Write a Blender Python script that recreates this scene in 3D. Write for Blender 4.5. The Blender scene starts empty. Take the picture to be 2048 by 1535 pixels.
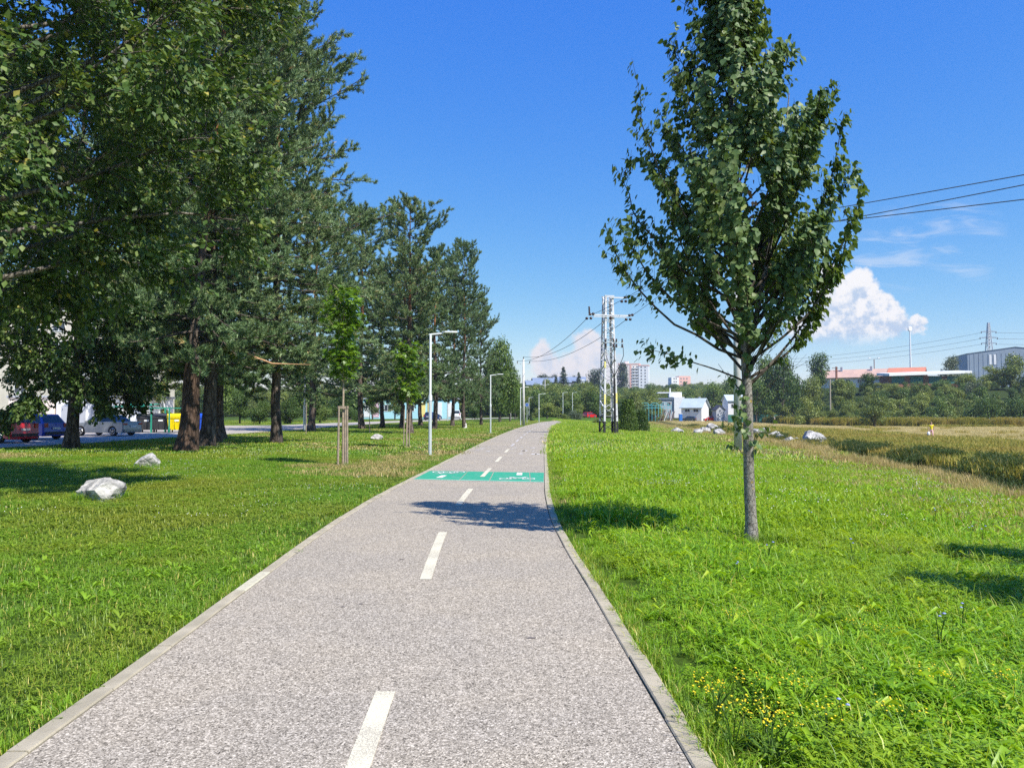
import bpy, bmesh, math, random
import numpy as np
from mathutils import Vector, Matrix, noise as mnoise

R = math.radians
rng = np.random.default_rng(7)
random.seed(7)
S = bpy.context.scene
COL = S.collection

# ------------------------------------------------------------------ camera
EYE = 1.6
FPX = 1539.0
PITCH = math.atan(57.5 / FPX)
cam_d = bpy.data.cameras.new('camera')
cam_d.sensor_width = 36.0
cam_d.lens = 36.0 * FPX / 2048.0
cam_d.clip_start = 0.05
cam_d.clip_end = 8000
cam = bpy.data.objects.new('camera', cam_d)
cam.location = (0, 0, EYE)
cam.rotation_euler = (R(90) + PITCH, 0, 0)
COL.objects.link(cam)
S.camera = cam

# ------------------------------------------------------------------ sky, sun, exposure
SUN_EL, SUN_AZ = 51.0, 135.0          # azimuth from +Y towards +X
SKY_STRENGTH = 0.094
SUN_STRENGTH = 4.3
EXPOSURE = 0.70
S.view_settings.view_transform = 'Standard'
S.view_settings.look = 'None'
S.view_settings.gamma = 1.0
S.view_settings.use_curve_mapping = False
S.view_settings.exposure = EXPOSURE
S.cycles.max_bounces = 8
S.cycles.diffuse_bounces = 3
S.cycles.transmission_bounces = 5
S.cycles.transparent_max_bounces = 6
S.cycles.volume_bounces = 0
S.cycles.use_denoising = False
S.cycles.sample_clamp_indirect = 6.0


class NT:
    """small helper to write shader node trees"""
    def __init__(self, tree):
        self.t = tree
        tree.nodes.clear()

    def n(self, typ, **kw):
        nd = self.t.nodes.new(typ)
        for k, v in kw.items():
            if k.startswith('i_'):
                nd.inputs[k[2:].replace('_', ' ')].default_value = v
            else:
                setattr(nd, k, v)
        return nd

    def put(self, sock, v):
        if isinstance(v, bpy.types.NodeSocket):
            self.t.links.new(v, sock)
        else:
            sock.default_value = v

    def m(self, op, a, b=0.0, c=0.0, clamp=False):
        nd = self.t.nodes.new('ShaderNodeMath')
        nd.operation = op
        nd.use_clamp = clamp
        self.put(nd.inputs[0], a)
        self.put(nd.inputs[1], b)
        self.put(nd.inputs[2], c)
        return nd.outputs[0]

    def vm(self, op, a, b=(0, 0, 0)):
        nd = self.t.nodes.new('ShaderNodeVectorMath')
        nd.operation = op
        self.put(nd.inputs[0], a)
        if len(nd.inputs) > 1:
            self.put(nd.inputs[1], b)
        return nd.outputs['Value'] if op in ('LENGTH', 'DISTANCE', 'DOT_PRODUCT') else nd.outputs[0]

    def mix(self, f, a, b, mode='MIX'):
        nd = self.t.nodes.new('ShaderNodeMix')
        nd.data_type = 'RGBA'
        nd.blend_type = mode
        nd.clamp_factor = True
        self.put(nd.inputs[0], f)
        self.put(nd.inputs[6], a if isinstance(a, bpy.types.NodeSocket) else (*a[:3], 1))
        self.put(nd.inputs[7], b if isinstance(b, bpy.types.NodeSocket) else (*b[:3], 1))
        return nd.outputs[2]

    def noise(self, vec, scale, detail=3.0, rough=0.55, dist=0.0):
        nd = self.t.nodes.new('ShaderNodeTexNoise')
        if vec is not None:
            self.t.links.new(vec, nd.inputs['Vector'])
        nd.inputs['Scale'].default_value = scale
        nd.inputs['Detail'].default_value = detail
        nd.inputs['Roughness'].default_value = rough
        nd.inputs['Distortion'].default_value = dist
        return nd.outputs[0]

    def ss(self, v, a, b, lo=0.0, hi=1.0):
        nd = self.t.nodes.new('ShaderNodeMapRange')
        nd.interpolation_type = 'SMOOTHSTEP'
        self.put(nd.inputs[0], v)
        self.put(nd.inputs[1], a)
        self.put(nd.inputs[2], b)
        self.put(nd.inputs[3], lo)
        self.put(nd.inputs[4], hi)
        return nd.outputs[0]

    def ramp(self, f, stops):
        nd = self.t.nodes.new('ShaderNodeValToRGB')
        cr = nd.color_ramp
        while len(cr.elements) < len(stops):
            cr.elements.new(0.5)
        for e, (p, c) in zip(cr.elements, stops):
            e.position = p
            e.color = (*c[:3], 1)
        self.put(nd.inputs[0], f)
        return nd.outputs[0]

    def link(self, a, b):
        self.t.links.new(a, b)


world = bpy.data.worlds.new('World')
S.world = world
world.use_nodes = True
W = NT(world.node_tree)
sky = W.n('ShaderNodeTexSky', sky_type='NISHITA', sun_disc=False, sun_elevation=R(SUN_EL),
          sun_rotation=R(SUN_AZ), altitude=500, air_density=1.0, dust_density=0.0, ozone_density=2.2)
hs = W.n('ShaderNodeHueSaturation')
hs.inputs['Saturation'].default_value = 1.22
hs.inputs['Value'].default_value = 1.0
hs.inputs['Hue'].default_value = 0.512
W.link(sky.outputs[0], hs.inputs['Color'])
tc = W.n('ShaderNodeTexCoord')
sep = W.n('ShaderNodeSeparateXYZ')
W.link(tc.outputs['Generated'], sep.inputs[0])
dx, dy, dz = sep.outputs
ahead = W.ss(dy, 0.12, 0.3)
dys = W.m('MAXIMUM', dy, 0.05)
cu = W.m('DIVIDE', dx, dys)
cv = W.m('DIVIDE', dz, dys)


def cloud_field(nt, blobs, wu, wv):
    """largest of several soft round lumps, in units of direction slope"""
    out = None
    for (bx, by, br) in blobs:
        du = nt.m('DIVIDE', nt.m('SUBTRACT', wu, bx), br)
        dv = nt.m('DIVIDE', nt.m('SUBTRACT', wv, by), br)
        d = nt.m('SQRT', nt.m('ADD', nt.m('MULTIPLY', du, du), nt.m('MULTIPLY', dv, dv)))
        f = nt.m('SUBTRACT', 1.0, d)
        out = f if out is None else nt.m('SMOOTH_MAX', out, f, 0.25)
    return out


def blob(px, py, r):
    return ((px - 1024) / FPX, (825 - py) / FPX, r / FPX)


comb = W.n('ShaderNodeCombineXYZ')
W.link(cu, comb.inputs[0])
W.link(cv, comb.inputs[1])
cuv = comb.outputs[0]
w1 = W.noise(cuv, 28, 4, 0.6)
w2 = W.noise(W.vm('ADD', cuv, (3.1, 1.7, 0.4)), 28, 4, 0.6)
wu = W.m('ADD', cu, W.m('MULTIPLY', W.m('SUBTRACT', w1, 0.5), 0.030))
wv = W.m('ADD', cv, W.m('MULTIPLY', W.m('SUBTRACT', w2, 0.5), 0.030))
big = cloud_field(W, [blob(1682, 585, 50), blob(1722, 575, 46), blob(1700, 625, 62), blob(1768, 618, 44),
                      blob(1655, 640, 44), blob(1748, 650, 48), blob(1800, 650, 34), blob(1836, 648, 24),
                      blob(1612, 655, 40), blob(1665, 548, 30), blob(1640, 668, 46), blob(1700, 668, 46)], wu, wv)
fbm = W.noise(cuv, 42, 6, 0.62)
fld = W.m('ADD', big, W.m('MULTIPLY', W.m('SUBTRACT', fbm, 0.5), 1.1))
a_big = W.ss(fld, 0.02, 0.34)
a_big = W.m('MULTIPLY', a_big, W.ss(cv, blob(0, 702, 0)[1], blob(0, 655, 0)[1]))
lum = W.noise(W.vm('ADD', cuv, (0.006, 0.009, 0)), 46, 5, 0.6)
lit = W.m('ADD', W.m('MULTIPLY', W.m('SUBTRACT', lum, fbm), -3.6),
          W.m('MULTIPLY', W.m('SUBTRACT', cv, blob(0, 640, 0)[1]), 9.0))
lit = W.m('ADD', lit, W.m('MULTIPLY', W.m('SUBTRACT', cu, blob(1690, 0, 0)[0]), 2.5))
lit = W.ss(lit, -0.45, 0.55)
c_big = W.mix(lit, (3.5, 4.3, 5.6), (6.4, 6.35, 6.5))
mid = cloud_field(W, [blob(1088, 715, 36), blob(1172, 690, 34), blob(1192, 715, 40), blob(1150, 738, 46),
                      blob(1105, 745, 50), blob(1215, 740, 44)], wu, wv)
a_mid = W.m('MULTIPLY', W.ss(W.m('ADD', mid, W.m('MULTIPLY', W.m('SUBTRACT', fbm, 0.5), 1.0)), 0.0, 0.45), 0.92)
c_mid = W.mix(W.ss(lum, 0.25, 0.58), (4.3, 4.7, 5.6), (6.15, 5.75, 5.85))
# thin streaks
st = W.n('ShaderNodeMapping')
st.inputs['Rotation'].default_value = (0, 0, R(-17))
st.inputs['Scale'].default_value = (7, 30, 1)
W.link(cuv, st.inputs['Vector'])
sn = W.noise(st.outputs[0], 1.4, 4, 0.6, 0.6)
s_mask = cloud_field(W, [blob(1800, 490, 110), blob(1930, 475, 110), blob(1760, 520, 80)], cu, cv)
a_st = W.m('MULTIPLY', W.m('MULTIPLY', W.ss(sn, 0.46, 0.72), W.ss(s_mask, 0.0, 0.6)), 0.42)
skyc = W.mix(1.0, hs.outputs[0], (0.92, 1.0, 1.22), 'MULTIPLY')
# a clear summer sky of even blue: the same sky with a gentler rise towards the horizon
sks = W.n('ShaderNodeSeparateColor')
W.link(skyc, sks.inputs[0])
skk = W.n('ShaderNodeCombineColor')
for k, (g_, a_) in enumerate(((1.16, 0.75), (0.76, 1.345), (0.156, 4.5))):
    W.link(W.m('MULTIPLY', W.m('POWER', W.m('MAXIMUM', sks.outputs[k], 0.001), g_), a_), skk.inputs[k])
skyc = skk.outputs[0]
colr = W.mix(W.m('MULTIPLY', a_st, ahead), skyc, (5.2, 5.6, 6.3))
colr = W.mix(W.m('MULTIPLY', a_mid, ahead), colr, c_mid)
colr = W.mix(W.m('MULTIPLY', a_big, ahead), colr, c_big)
bg = W.n('ShaderNodeBackground')
W.link(colr, bg.inputs['Color'])
bg.inputs['Strength'].default_value = SKY_STRENGTH
wo = W.n('ShaderNodeOutputWorld')
W.link(bg.outputs[0], wo.inputs['Surface'])

sun_d = bpy.data.lights.new('sun', 'SUN')
sun_d.energy = SUN_STRENGTH
sun_d.angle = R(0.53)
sun_d.color = (1.0, 0.95, 0.87)
sun = bpy.data.objects.new('sun', sun_d)
SUNV = Vector((math.sin(R(SUN_AZ)) * math.cos(R(SUN_EL)), math.cos(R(SUN_AZ)) * math.cos(R(SUN_EL)), math.sin(R(SUN_EL))))
sun.rotation_euler = SUNV.to_track_quat('Z', 'Y').to_euler()
sun.location = SUNV * 60
COL.objects.link(sun)

# ------------------------------------------------------------------ geometry helpers


def px_ray(px, py):
    u = (px - 1024) / FPX
    v = (767.5 - py) / FPX
    return Vector((u, math.cos(PITCH) - math.sin(PITCH) * v, math.sin(PITCH) + math.cos(PITCH) * v))


def at_depth(px, py, Y):
    d = px_ray(px, py)
    return Vector((0, 0, EYE)) + d * (Y / d.y)


def np_mesh(name, V, F, mats, mi=None, smooth=False, attrs=None):
    """V (n,3); F list of (m,k) index arrays, mi matching material index (int or array) per array"""
    me = bpy.data.meshes.new(name)
    V = np.asarray(V, dtype=np.float32)
    if not isinstance(F, list):
        F = [F]
    F = [np.asarray(f, dtype=np.int32) for f in F if len(f)]
    me.vertices.add(len(V))
    me.vertices.foreach_set('co', V.ravel())
    nl = sum(f.size for f in F)
    nf = sum(len(f) for f in F)
    me.loops.add(nl)
    me.loops.foreach_set('vertex_index', np.concatenate([f.ravel() for f in F]))
    me.polygons.add(nf)
    starts = []
    o = 0
    for f in F:
        k = f.shape[1]
        starts.append(o + np.arange(len(f)) * k)
        o += f.size
    me.polygons.foreach_set('loop_start', np.concatenate(starts).astype(np.int32))
    for m in (mats if isinstance(mats, (list, tuple)) else [mats]):
        me.materials.append(m)
    if mi is not None:
        arr = np.concatenate([np.broadcast_to(np.asarray(x), (len(f),)) for f, x in zip(F, mi)]).astype(np.int32)
        me.polygons.foreach_set('material_index', arr)
    if smooth:
        me.polygons.foreach_set('use_smooth', np.ones(nf, dtype=bool))
    for k, a in (attrs or {}).items():
        a = np.asarray(a, dtype=np.float32)
        if a.ndim == 1:
            at = me.attributes.new(k, 'FLOAT', 'POINT')
            at.data.foreach_set('value', a)
        else:
            at = me.attributes.new(k, 'FLOAT_COLOR', 'POINT')
            at.data.foreach_set('color', np.c_[a, np.ones(len(a))].astype(np.float32).ravel())
    me.update(calc_edges=True)
    me.validate()
    return me


class MB:
    """collects simple solids into one mesh"""
    def __init__(self):
        self.v = []
        self.f = []
        self.mi = []
        self.cur = 0

    def add(self, vs, fs, mi=None):
        o = len(self.v)
        self.v += [tuple(v) for v in vs]
        self.f += [tuple(i + o for i in f) for f in fs]
        self.mi += [self.cur if mi is None else mi] * len(fs)
        return self

    def box(self, c, s, rz=0.0, mat=None, mi=None):
        hx, hy, hz = s[0] / 2, s[1] / 2, s[2] / 2
        pts = [Vector((x, y, z)) for z in (-hz, hz) for x, y in ((-hx, -hy), (hx, -hy), (hx, hy), (-hx, hy))]
        if rz:
            m = Matrix.Rotation(rz, 3, 'Z')
            pts = [m @ p for p in pts]
        if mat is not None:
            pts = [mat @ p for p in pts]
        c = Vector(c)
        return self.add([p + c for p in pts], [(3, 2, 1, 0), (4, 5, 6, 7), (0, 1, 5, 4), (1, 2, 6, 5), (2, 3, 7, 6), (3, 0, 4, 7)], mi)

    def bar(self, a, b, w, d=None, mi=None):
        a, b = Vector(a), Vector(b)
        d = d or w
        ax = (b - a)
        L = ax.length
        q = ax.to_track_quat('Z', 'Y').to_matrix()
        return self.box((a + b) / 2, (w, d, L), mat=q, mi=mi)

    def tube(self, pts, rad, n=8, cap=True, mi=None):
        pts = [Vector(p) for p in pts]
        if not hasattr(rad, '__len__'):
            rad = [rad] * len(pts)
        vs, fs = [], []
        up = Vector((0.13, 0.21, 0.97))
        for i, p in enumerate(pts):
            t = (pts[min(i + 1, len(pts) - 1)] - pts[max(i - 1, 0)])
            t = t.normalized() if t.length > 1e-9 else Vector((0, 0, 1))
            a = t.cross(up)
            if a.length < 0.15:
                a = t.cross(Vector((1, 0, 0)))
            a.normalize()
            b = t.cross(a)
            for k in range(n):
                th = 2 * math.pi * k / n
                vs.append(p + (a * math.cos(th) + b * math.sin(th)) * rad[i])
        for i in range(len(pts) - 1):
            for k in range(n):
                k2 = (k + 1) % n
                fs.append((i * n + k, i * n + k2, (i + 1) * n + k2, (i + 1) * n + k))
        if cap:
            fs.append(tuple(reversed(range(n))))
            fs.append(tuple(range((len(pts) - 1) * n, len(pts) * n)))
        return self.add(vs, fs, mi)

    def prism(self, poly, axis_from, axis_to, mi=None):
        """poly: list of points (Vector) at one end, swept by axis_to-axis_from"""
        d = Vector(axis_to) - Vector(axis_from)
        n = len(poly)
        vs = [Vector(p) for p in poly] + [Vector(p) + d for p in poly]
        fs = [tuple(reversed(range(n))), tuple(range(n, 2 * n))] + [(i, (i + 1) % n, n + (i + 1) % n, n + i) for i in range(n)]
        return self.add(vs, fs, mi)

    def quad(self, *p, mi=None):
        return self.add(p, [tuple(range(len(p)))], mi)

    def mesh(self, name, mats, smooth=False):
        me = bpy.data.meshes.new(name)
        me.from_pydata([tuple(v) for v in self.v], [], self.f)
        for m in (mats if isinstance(mats, (list, tuple)) else [mats]):
            me.materials.append(m)
        if any(self.mi):
            me.polygons.foreach_set('material_index', self.mi)
        if smooth:
            me.polygons.foreach_set('use_smooth', [True] * len(me.polygons))
        me.update()
        return me


def fix_normals(me):
    bm = bmesh.new()
    bm.from_mesh(me)
    bmesh.ops.recalc_face_normals(bm, faces=bm.faces)
    bm.to_mesh(me)
    bm.free()
    return me


def link(name, data, parent=None, loc=(0, 0, 0), rz=0.0, **props):
    o = bpy.data.objects.new(name, data)
    COL.objects.link(o)
    if parent is not None:
        o.parent = parent
    o.location = loc
    o.rotation_euler = (0, 0, rz)
    for k, v in props.items():
        if v is not None:
            o[k] = v
    return o


def thing(name, label, cat, loc=(0, 0, 0), rz=0.0, group=None, data=None):
    return link(name, data, None, loc, rz, label=label, category=cat, group=group)


def struct(name, data, label=None, parent=None):
    return link(name, data, parent, kind='structure', label=label)


def copy_tree(o, parent=None):
    c = o.copy()
    COL.objects.link(c)
    if parent is not None:
        c.parent = parent
    for ch in list(o.children):
        copy_tree(ch, c)
    return c


# ------------------------------------------------------------------ materials
MATS = {}


def mat_new(name):
    m = bpy.data.materials.new(name)
    m.use_nodes = True
    nt = NT(m.node_tree)
    out = nt.n('ShaderNodeOutputMaterial')
    MATS[name] = m
    return m, nt, out


def simple(name, col, rough=0.7, metal=0.0, var=0.15, scale=6.0, bump=0.0, bscale=40.0, col2=None, spec=0.4, coord='Object', thr=None, coat=0.0):
    m, nt, out = mat_new(name)
    t = nt.n('ShaderNodeTexCoord')
    v = t.outputs[coord]
    nz = nt.noise(v, scale, 5, 0.6)
    c2 = col2 if col2 is not None else tuple(c * (1 - var) for c in col)
    c1 = col if col2 is not None else tuple(min(1, c * (1 + var)) for c in col)
    f = nt.ss(nz, *(thr or (0.3, 0.7)))
    c = nt.mix(f, c2, c1)
    b = nt.n('ShaderNodeBsdfPrincipled')
    nt.link(c, b.inputs['Base Color'])
    b.inputs['Roughness'].default_value = rough
    b.inputs['Metallic'].default_value = metal
    b.inputs['Specular IOR Level'].default_value = spec
    b.inputs['Coat Weight'].default_value = coat
    if bump:
        nb = nt.noise(v, bscale, 5, 0.65)
        bp = nt.n('ShaderNodeBump')
        bp.inputs['Strength'].default_value = bump
        bp.inputs['Distance'].default_value = 0.02
        nt.link(nb, bp.inputs['Height'])
        nt.link(bp.outputs[0], b.inputs['Normal'])
    nt.link(b.outputs[0], out.inputs[0])
    return m


def foliage(name, stops, trans=0.3, rough=0.5, spec=0.35, tcol=None, wscale=0.0, wcols=None, objvar=0.15):
    """leaf material: colour from a per-leaf tint attribute, thin leaves let light through"""
    m, nt, out = mat_new(name)
    at = nt.n('ShaderNodeAttribute', attribute_name='tint')
    oi = nt.n('ShaderNodeObjectInfo')
    f = nt.m('ADD', at.outputs['Fac'], nt.m('MULTIPLY', nt.m('SUBTRACT', oi.outputs['Random'], 0.5), objvar))
    c = nt.ramp(f, stops)
    if wscale:
        g = nt.n('ShaderNodeNewGeometry')
        nz = nt.noise(g.outputs['Position'], wscale, 3, 0.6)
        c = nt.mix(nt.ss(nz, 0.42, 0.66), c, nt.mix(f, wcols[0], wcols[1]))
    b = nt.n('ShaderNodeBsdfPrincipled')
    nt.link(c, b.inputs['Base Color'])
    b.inputs['Roughness'].default_value = rough
    b.inputs['Specular IOR Level'].default_value = spec
    if trans > 0:
        tr = nt.n('ShaderNodeBsdfTranslucent')
        tcx = nt.mix(1.0, c, tcol or (1.25, 1.15, 0.55), 'MULTIPLY')
        nt.link(tcx, tr.inputs['Color'])
        mx = nt.n('ShaderNodeMixShader')
        mx.inputs[0].default_value = trans
        nt.link(b.outputs[0], mx.inputs[1])
        nt.link(tr.outputs[0], mx.inputs[2])
        nt.link(mx.outputs[0], out.inputs[0])
    else:
        nt.link(b.outputs[0], out.inputs[0])
    return m

# ------------------------------------------------------------------ terrain shape


def sstep(t):
    t = np.clip(t, 0, 1)
    return t * t * (3 - 2 * t)


BANK_Y = [-80, 0, 18, 23, 40, 59, 81, 120, 200, 420]
BANK_X = [9.0, 11.2, 12.3, 12.9, 16.2, 18.4, 20.0, 23.5, 32, 60]


def bank_x(y):
    return np.interp(y, BANK_Y, BANK_X) + 0.35 * np.sin(np.asarray(y) * 0.31) + 0.2 * np.sin(np.asarray(y) * 0.83 + 1)


def hill_foot(a):
    return np.interp(a, [-0.5, 0.0, 0.1, 0.18, 0.27, 0.335, 0.42, 0.55, 0.8], [230, 212, 205, 245, 248, 200, 165, 152, 150])


def terrain(x, y):
    x = np.asarray(x, dtype=float)
    y = np.asarray(y, dtype=float)
    rise = np.interp(y, [-100, 65, 91, 128, 180], [0, 0, 0.06, 0.18, 0.3])
    s = x - bank_x(y)
    near = rise - 0.42 * sstep((x - 3.5 - 0.03 * np.maximum(y, 0)) / 9.0) * sstep((x - 2) / 4)
    field = -1.15 + 0.12 * np.sin(x * 0.05) * np.sin(y * 0.07)
    low = near * (1 - sstep((s + 0.3) / 2.2)) + (-2.3) * sstep((s + 0.3) / 2.2)
    low = low * (1 - sstep((s - 4.0) / 4.2)) + field * sstep((s - 4.0) / 4.2)
    fade = sstep((y - 150) / 45)
    wr = sstep((x - 18) / 26)
    low = low * (1 - fade) + (0.25 + 0 * x) * fade * (1 - wr) + (field + 0.3 * sstep((y - 180) / 50)) * fade * wr
    a = x / np.maximum(y, 20)
    t = y - hill_foot(a)
    hc = np.minimum(np.maximum(t, 0) * 0.046, 34)
    hr = 10.8 * sstep(t / 95) + np.minimum(np.maximum(t - 130, 0) * 0.02, 12)
    w = sstep((a - 0.27) / 0.08)
    hl = np.minimum(np.maximum(t, 0) * 0.02, 12)
    wl = sstep((-a - 0.03) / 0.12)
    h = hc * (1 - w) + hr * w
    h = h * (1 - wl) + hl * wl
    bump = 0.018 * np.sin(x * 1.3 + 0.4 * y) * np.sin(y * 0.9 - 0.3 * x) * sstep((np.abs(x) - 3.0) / 2)
    return low + h + bump


def tz(x, y):
    return float(terrain(x, y))


def ground_at(px, py, lift=0.0):
    """where the view ray through a photo pixel meets the terrain"""
    d = px_ray(px, py)
    t0 = 2.0
    prev = None
    for i in range(4000):
        p = Vector((0, 0, EYE)) + d * t0
        g = p.z - tz(p.x, p.y) - lift
        if g <= 0:
            break
        prev = t0
        t0 *= 1.004
    if prev is None:
        return p
    lo, hi = prev, t0
    for _ in range(30):
        m = (lo + hi) / 2
        p = Vector((0, 0, EYE)) + d * m
        if p.z - tz(p.x, p.y) - lift > 0:
            lo = m
        else:
            hi = m
    p.z = tz(p.x, p.y)
    return p


def on_ground(x, y, dz=0.0):
    return Vector((x, y, tz(x, y) + dz))


# path edges (inner faces of the kerbs)
L_Y = [-14, -6, 0, 3.5, 5.15, 6.65, 11.8, 15.4, 18.4, 20.7, 25.6, 32.8, 43.2, 74.6, 102, 118]
L_X = [-1.7, -1.95, -2.12, -2.21, -2.26, -2.32, -2.47, -2.42, -2.31, -2.22, -2.03, -1.75, -1.3, 0.52, 2.95, 4.75]
R_Y = [-14, -6, 0, 3.47, 4.86, 6.57, 9.02, 11.07, 13.94, 19.86, 33.7, 49.7, 74.6, 102, 118]
R_X = [1.35, 1.08, 0.9, 0.79, 0.742, 0.69, 0.60, 0.565, 0.60, 0.83, 1.4, 2.18, 3.65, 6.0, 7.85]


def hermite(xs, ys, q):
    xs = np.array(xs, float)
    ys = np.array(ys, float)
    m = np.gradient(ys, xs)
    q = np.asarray(q, float)
    i = np.clip(np.searchsorted(xs, q) - 1, 0, len(xs) - 2)
    h = xs[i + 1] - xs[i]
    t = np.clip((q - xs[i]) / h, -0.5, 1.5)
    return ((2 * t**3 - 3 * t**2 + 1) * ys[i] + (t**3 - 2 * t**2 + t) * h * m[i]
            + (-2 * t**3 + 3 * t**2) * ys[i + 1] + (t**3 - t**2) * h * m[i + 1])


st_y = np.concatenate([np.arange(-10, 30, 0.5), np.arange(30, 118, 1.5)])
PL = np.c_[hermite(L_Y, L_X, st_y), st_y]
PR = np.c_[hermite(R_Y, R_X, st_y), st_y]
# the bend to the right beyond
cpts = [(6.3, 118), (8.3, 128), (11.4, 137), (17, 144), (25, 148.5), (36, 151.5), (52, 153)]
for a, b in zip(cpts[:-1], cpts[1:]):
    for k in range(1, 5):
        pass
cc = []
ts = np.linspace(0, len(cpts) - 1, 32)
cx = hermite(range(len(cpts)), [c[0] for c in cpts], ts)
cy = hermite(range(len(cpts)), [c[1] for c in cpts], ts)
dxy = np.gradient(np.c_[cx, cy], axis=0)
dxy /= np.linalg.norm(dxy, axis=1)[:, None]
nrm = np.c_[-dxy[:, 1], dxy[:, 0]]
PL = np.r_[PL, (np.c_[cx, cy] + nrm * 1.55)[2:]]
PR = np.r_[PR, (np.c_[cx, cy] - nrm * 1.55)[2:]]


def path_l(y):
    return np.interp(y, PL[:, 1][:len(st_y)], PL[:, 0][:len(st_y)])


def path_r(y):
    return np.interp(y, PR[:, 1][:len(st_y)], PR[:, 0][:len(st_y)])


# road and parking area on the far side of the lawn
RN = [(-26, 8), (-24, 24), (-22.9, 34), (-21.8, 40), (-21.4, 48), (-20.4, 57), (-19.4, 68), (-19.2, 88), (-17.4, 106), (-13.5, 126), (-9, 150), (-3, 178), (4, 205)]
RF = [(-75, 8), (-75, 24), (-75, 34), (-75, 40), (-75, 48), (-70, 70), (-46, 88), (-28.5, 91), (-25.5, 106), (-20, 130), (-14, 154), (-8, 182), (-1, 209)]


def road_near(y):
    return np.interp(y, [p[1] for p in RN], [p[0] for p in RN])


def road_far(y):
    return np.interp(y, [p[1] for p in RF], [p[0] for p in RF])


# zone weights -------------------------------------------------------
def hashn(x, y, s, seed=0):
    """smooth value noise, vectorised"""
    x = np.asarray(x) * s + 13.7 * seed
    y = np.asarray(y) * s - 7.1 * seed
    xi, yi = np.floor(x), np.floor(y)
    fx, fy = x - xi, y - yi
    fx, fy = fx * fx * (3 - 2 * fx), fy * fy * (3 - 2 * fy)

    def h(a, b):
        v = np.sin(a * 127.1 + b * 311.7 + seed * 74.7) * 43758.5453
        return v - np.floor(v)
    return (h(xi, yi) * (1 - fx) + h(xi + 1, yi) * fx) * (1 - fy) + (h(xi, yi + 1) * (1 - fx) + h(xi + 1, yi + 1) * fx) * fy


def fbm2(x, y, s, seed=0):
    return (hashn(x, y, s, seed) * 0.55 + hashn(x, y, s * 2.1, seed + 1) * 0.28 + hashn(x, y, s * 4.7, seed + 2) * 0.17)


def in_road(x, y):
    return (x < road_near(y)) & (x > road_far(y)) & (y > 8) & (y < 209)


def hay_w(x, y):
    """freshly mown strips of the field across the river"""
    s = x - bank_x(y)
    edge = 46.5 - np.maximum(y - 128, 0) * 0.16 + 0.8 * np.sin(y * 0.13)
    m = sstep((x - edge) / 2.2) * sstep((y - 50) / 8) * sstep((hill_foot(x / np.maximum(y, 20)) - 3 - y) / 3) * sstep((s - 7) / 6) 
    return m


# ------------------------------------------------------------------ ground
m, nt, out = mat_new('ground')
at = nt.n('ShaderNodeAttribute', attribute_name='zone')
g = nt.n('ShaderNodeNewGeometry')
n1 = nt.noise(g.outputs['Position'], 0.9, 6, 0.62)
n2 = nt.noise(g.outputs['Position'], 14, 4, 0.7)
c = nt.mix(nt.m('MULTIPLY', nt.ss(n1, 0.35, 0.7), 0.45), at.outputs['Color'], nt.mix(1.0, at.outputs['Color'], (1.5, 1.3, 0.9), 'MULTIPLY'))
c = nt.mix(nt.ss(n2, 0.42, 0.75), nt.mix(1.0, c, (0.55, 0.55, 0.5), 'MULTIPLY'), c)
b = nt.n('ShaderNodeBsdfPrincipled')
nt.link(c, b.inputs['Base Color'])
b.inputs['Roughness'].default_value = 0.95
b.inputs['Specular IOR Level'].default_value = 0.1
bp = nt.n('ShaderNodeBump')
bp.inputs['Strength'].default_value = 0.6
bp.inputs['Distance'].default_value = 0.05
nt.link(n2, bp.inputs['Height'])
nt.link(bp.outputs[0], b.inputs['Normal'])
nt.link(b.outputs[0], out.inputs[0])

gx = np.concatenate([np.arange(-1500, -200, 100), np.arange(-200, -60, 14), np.arange(-60, -14, 1.5), np.arange(-14, 34, 0.5),
                     np.arange(34, 60, 1.0), np.arange(60, 180, 3), np.arange(180, 400, 12), np.arange(400, 1901, 100)])
gy = np.concatenate([np.arange(-60, 0, 4), np.arange(0, 60, 0.7), np.arange(60, 170, 1.6), np.arange(170, 300, 4), np.arange(300, 900, 25), np.arange(900, 3001, 150)])
GX, GY = np.meshgrid(gx, gy)
GZ = terrain(GX, GY)
nx, ny = len(gx), len(gy)
idx = np.arange(nx * ny).reshape(ny, nx)
Fg = np.stack([idx[:-1, :-1], idx[:-1, 1:], idx[1:, 1:], idx[1:, :-1]], -1).reshape(-1, 4)
fx, fy = GX.ravel(), GY.ravel()
sb = fx - bank_x(fy)
zc = np.tile(np.array([0.075, 0.135, 0.018]), (len(fx), 1))          # lawn soil and thatch


def blend(col, w):
    global zc
    w = np.clip(w, 0, 1)[:, None]
    zc = zc * (1 - w) + np.array(col) * w


blend((0.10, 0.19, 0.018), sstep((fx - 1) / 1.5))
blend((0.20, 0.18, 0.06), sstep((sb + 1.9) / 1.6) * sstep((2.5 - sb) / 2))
blend((0.045, 0.055, 0.018), sstep((sb - 0.2) / 1.5))
blend((0.22, 0.205, 0.055), sstep((sb - 6.5) / 3))
blend((0.50, 0.41, 0.17), hay_w(fx, fy) * (0.72 + 0.28 * np.sin(fx * 1.35 + 0.2 * fy)))
blend((0.05, 0.08, 0.02), sstep((fy - hill_foot(fx / np.maximum(fy, 20))) / 8))
me = np_mesh('ground', np.c_[fx, fy, GZ.ravel()], Fg, MATS['ground'], smooth=True, attrs={'zone': zc})
struct('ground', me)

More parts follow.
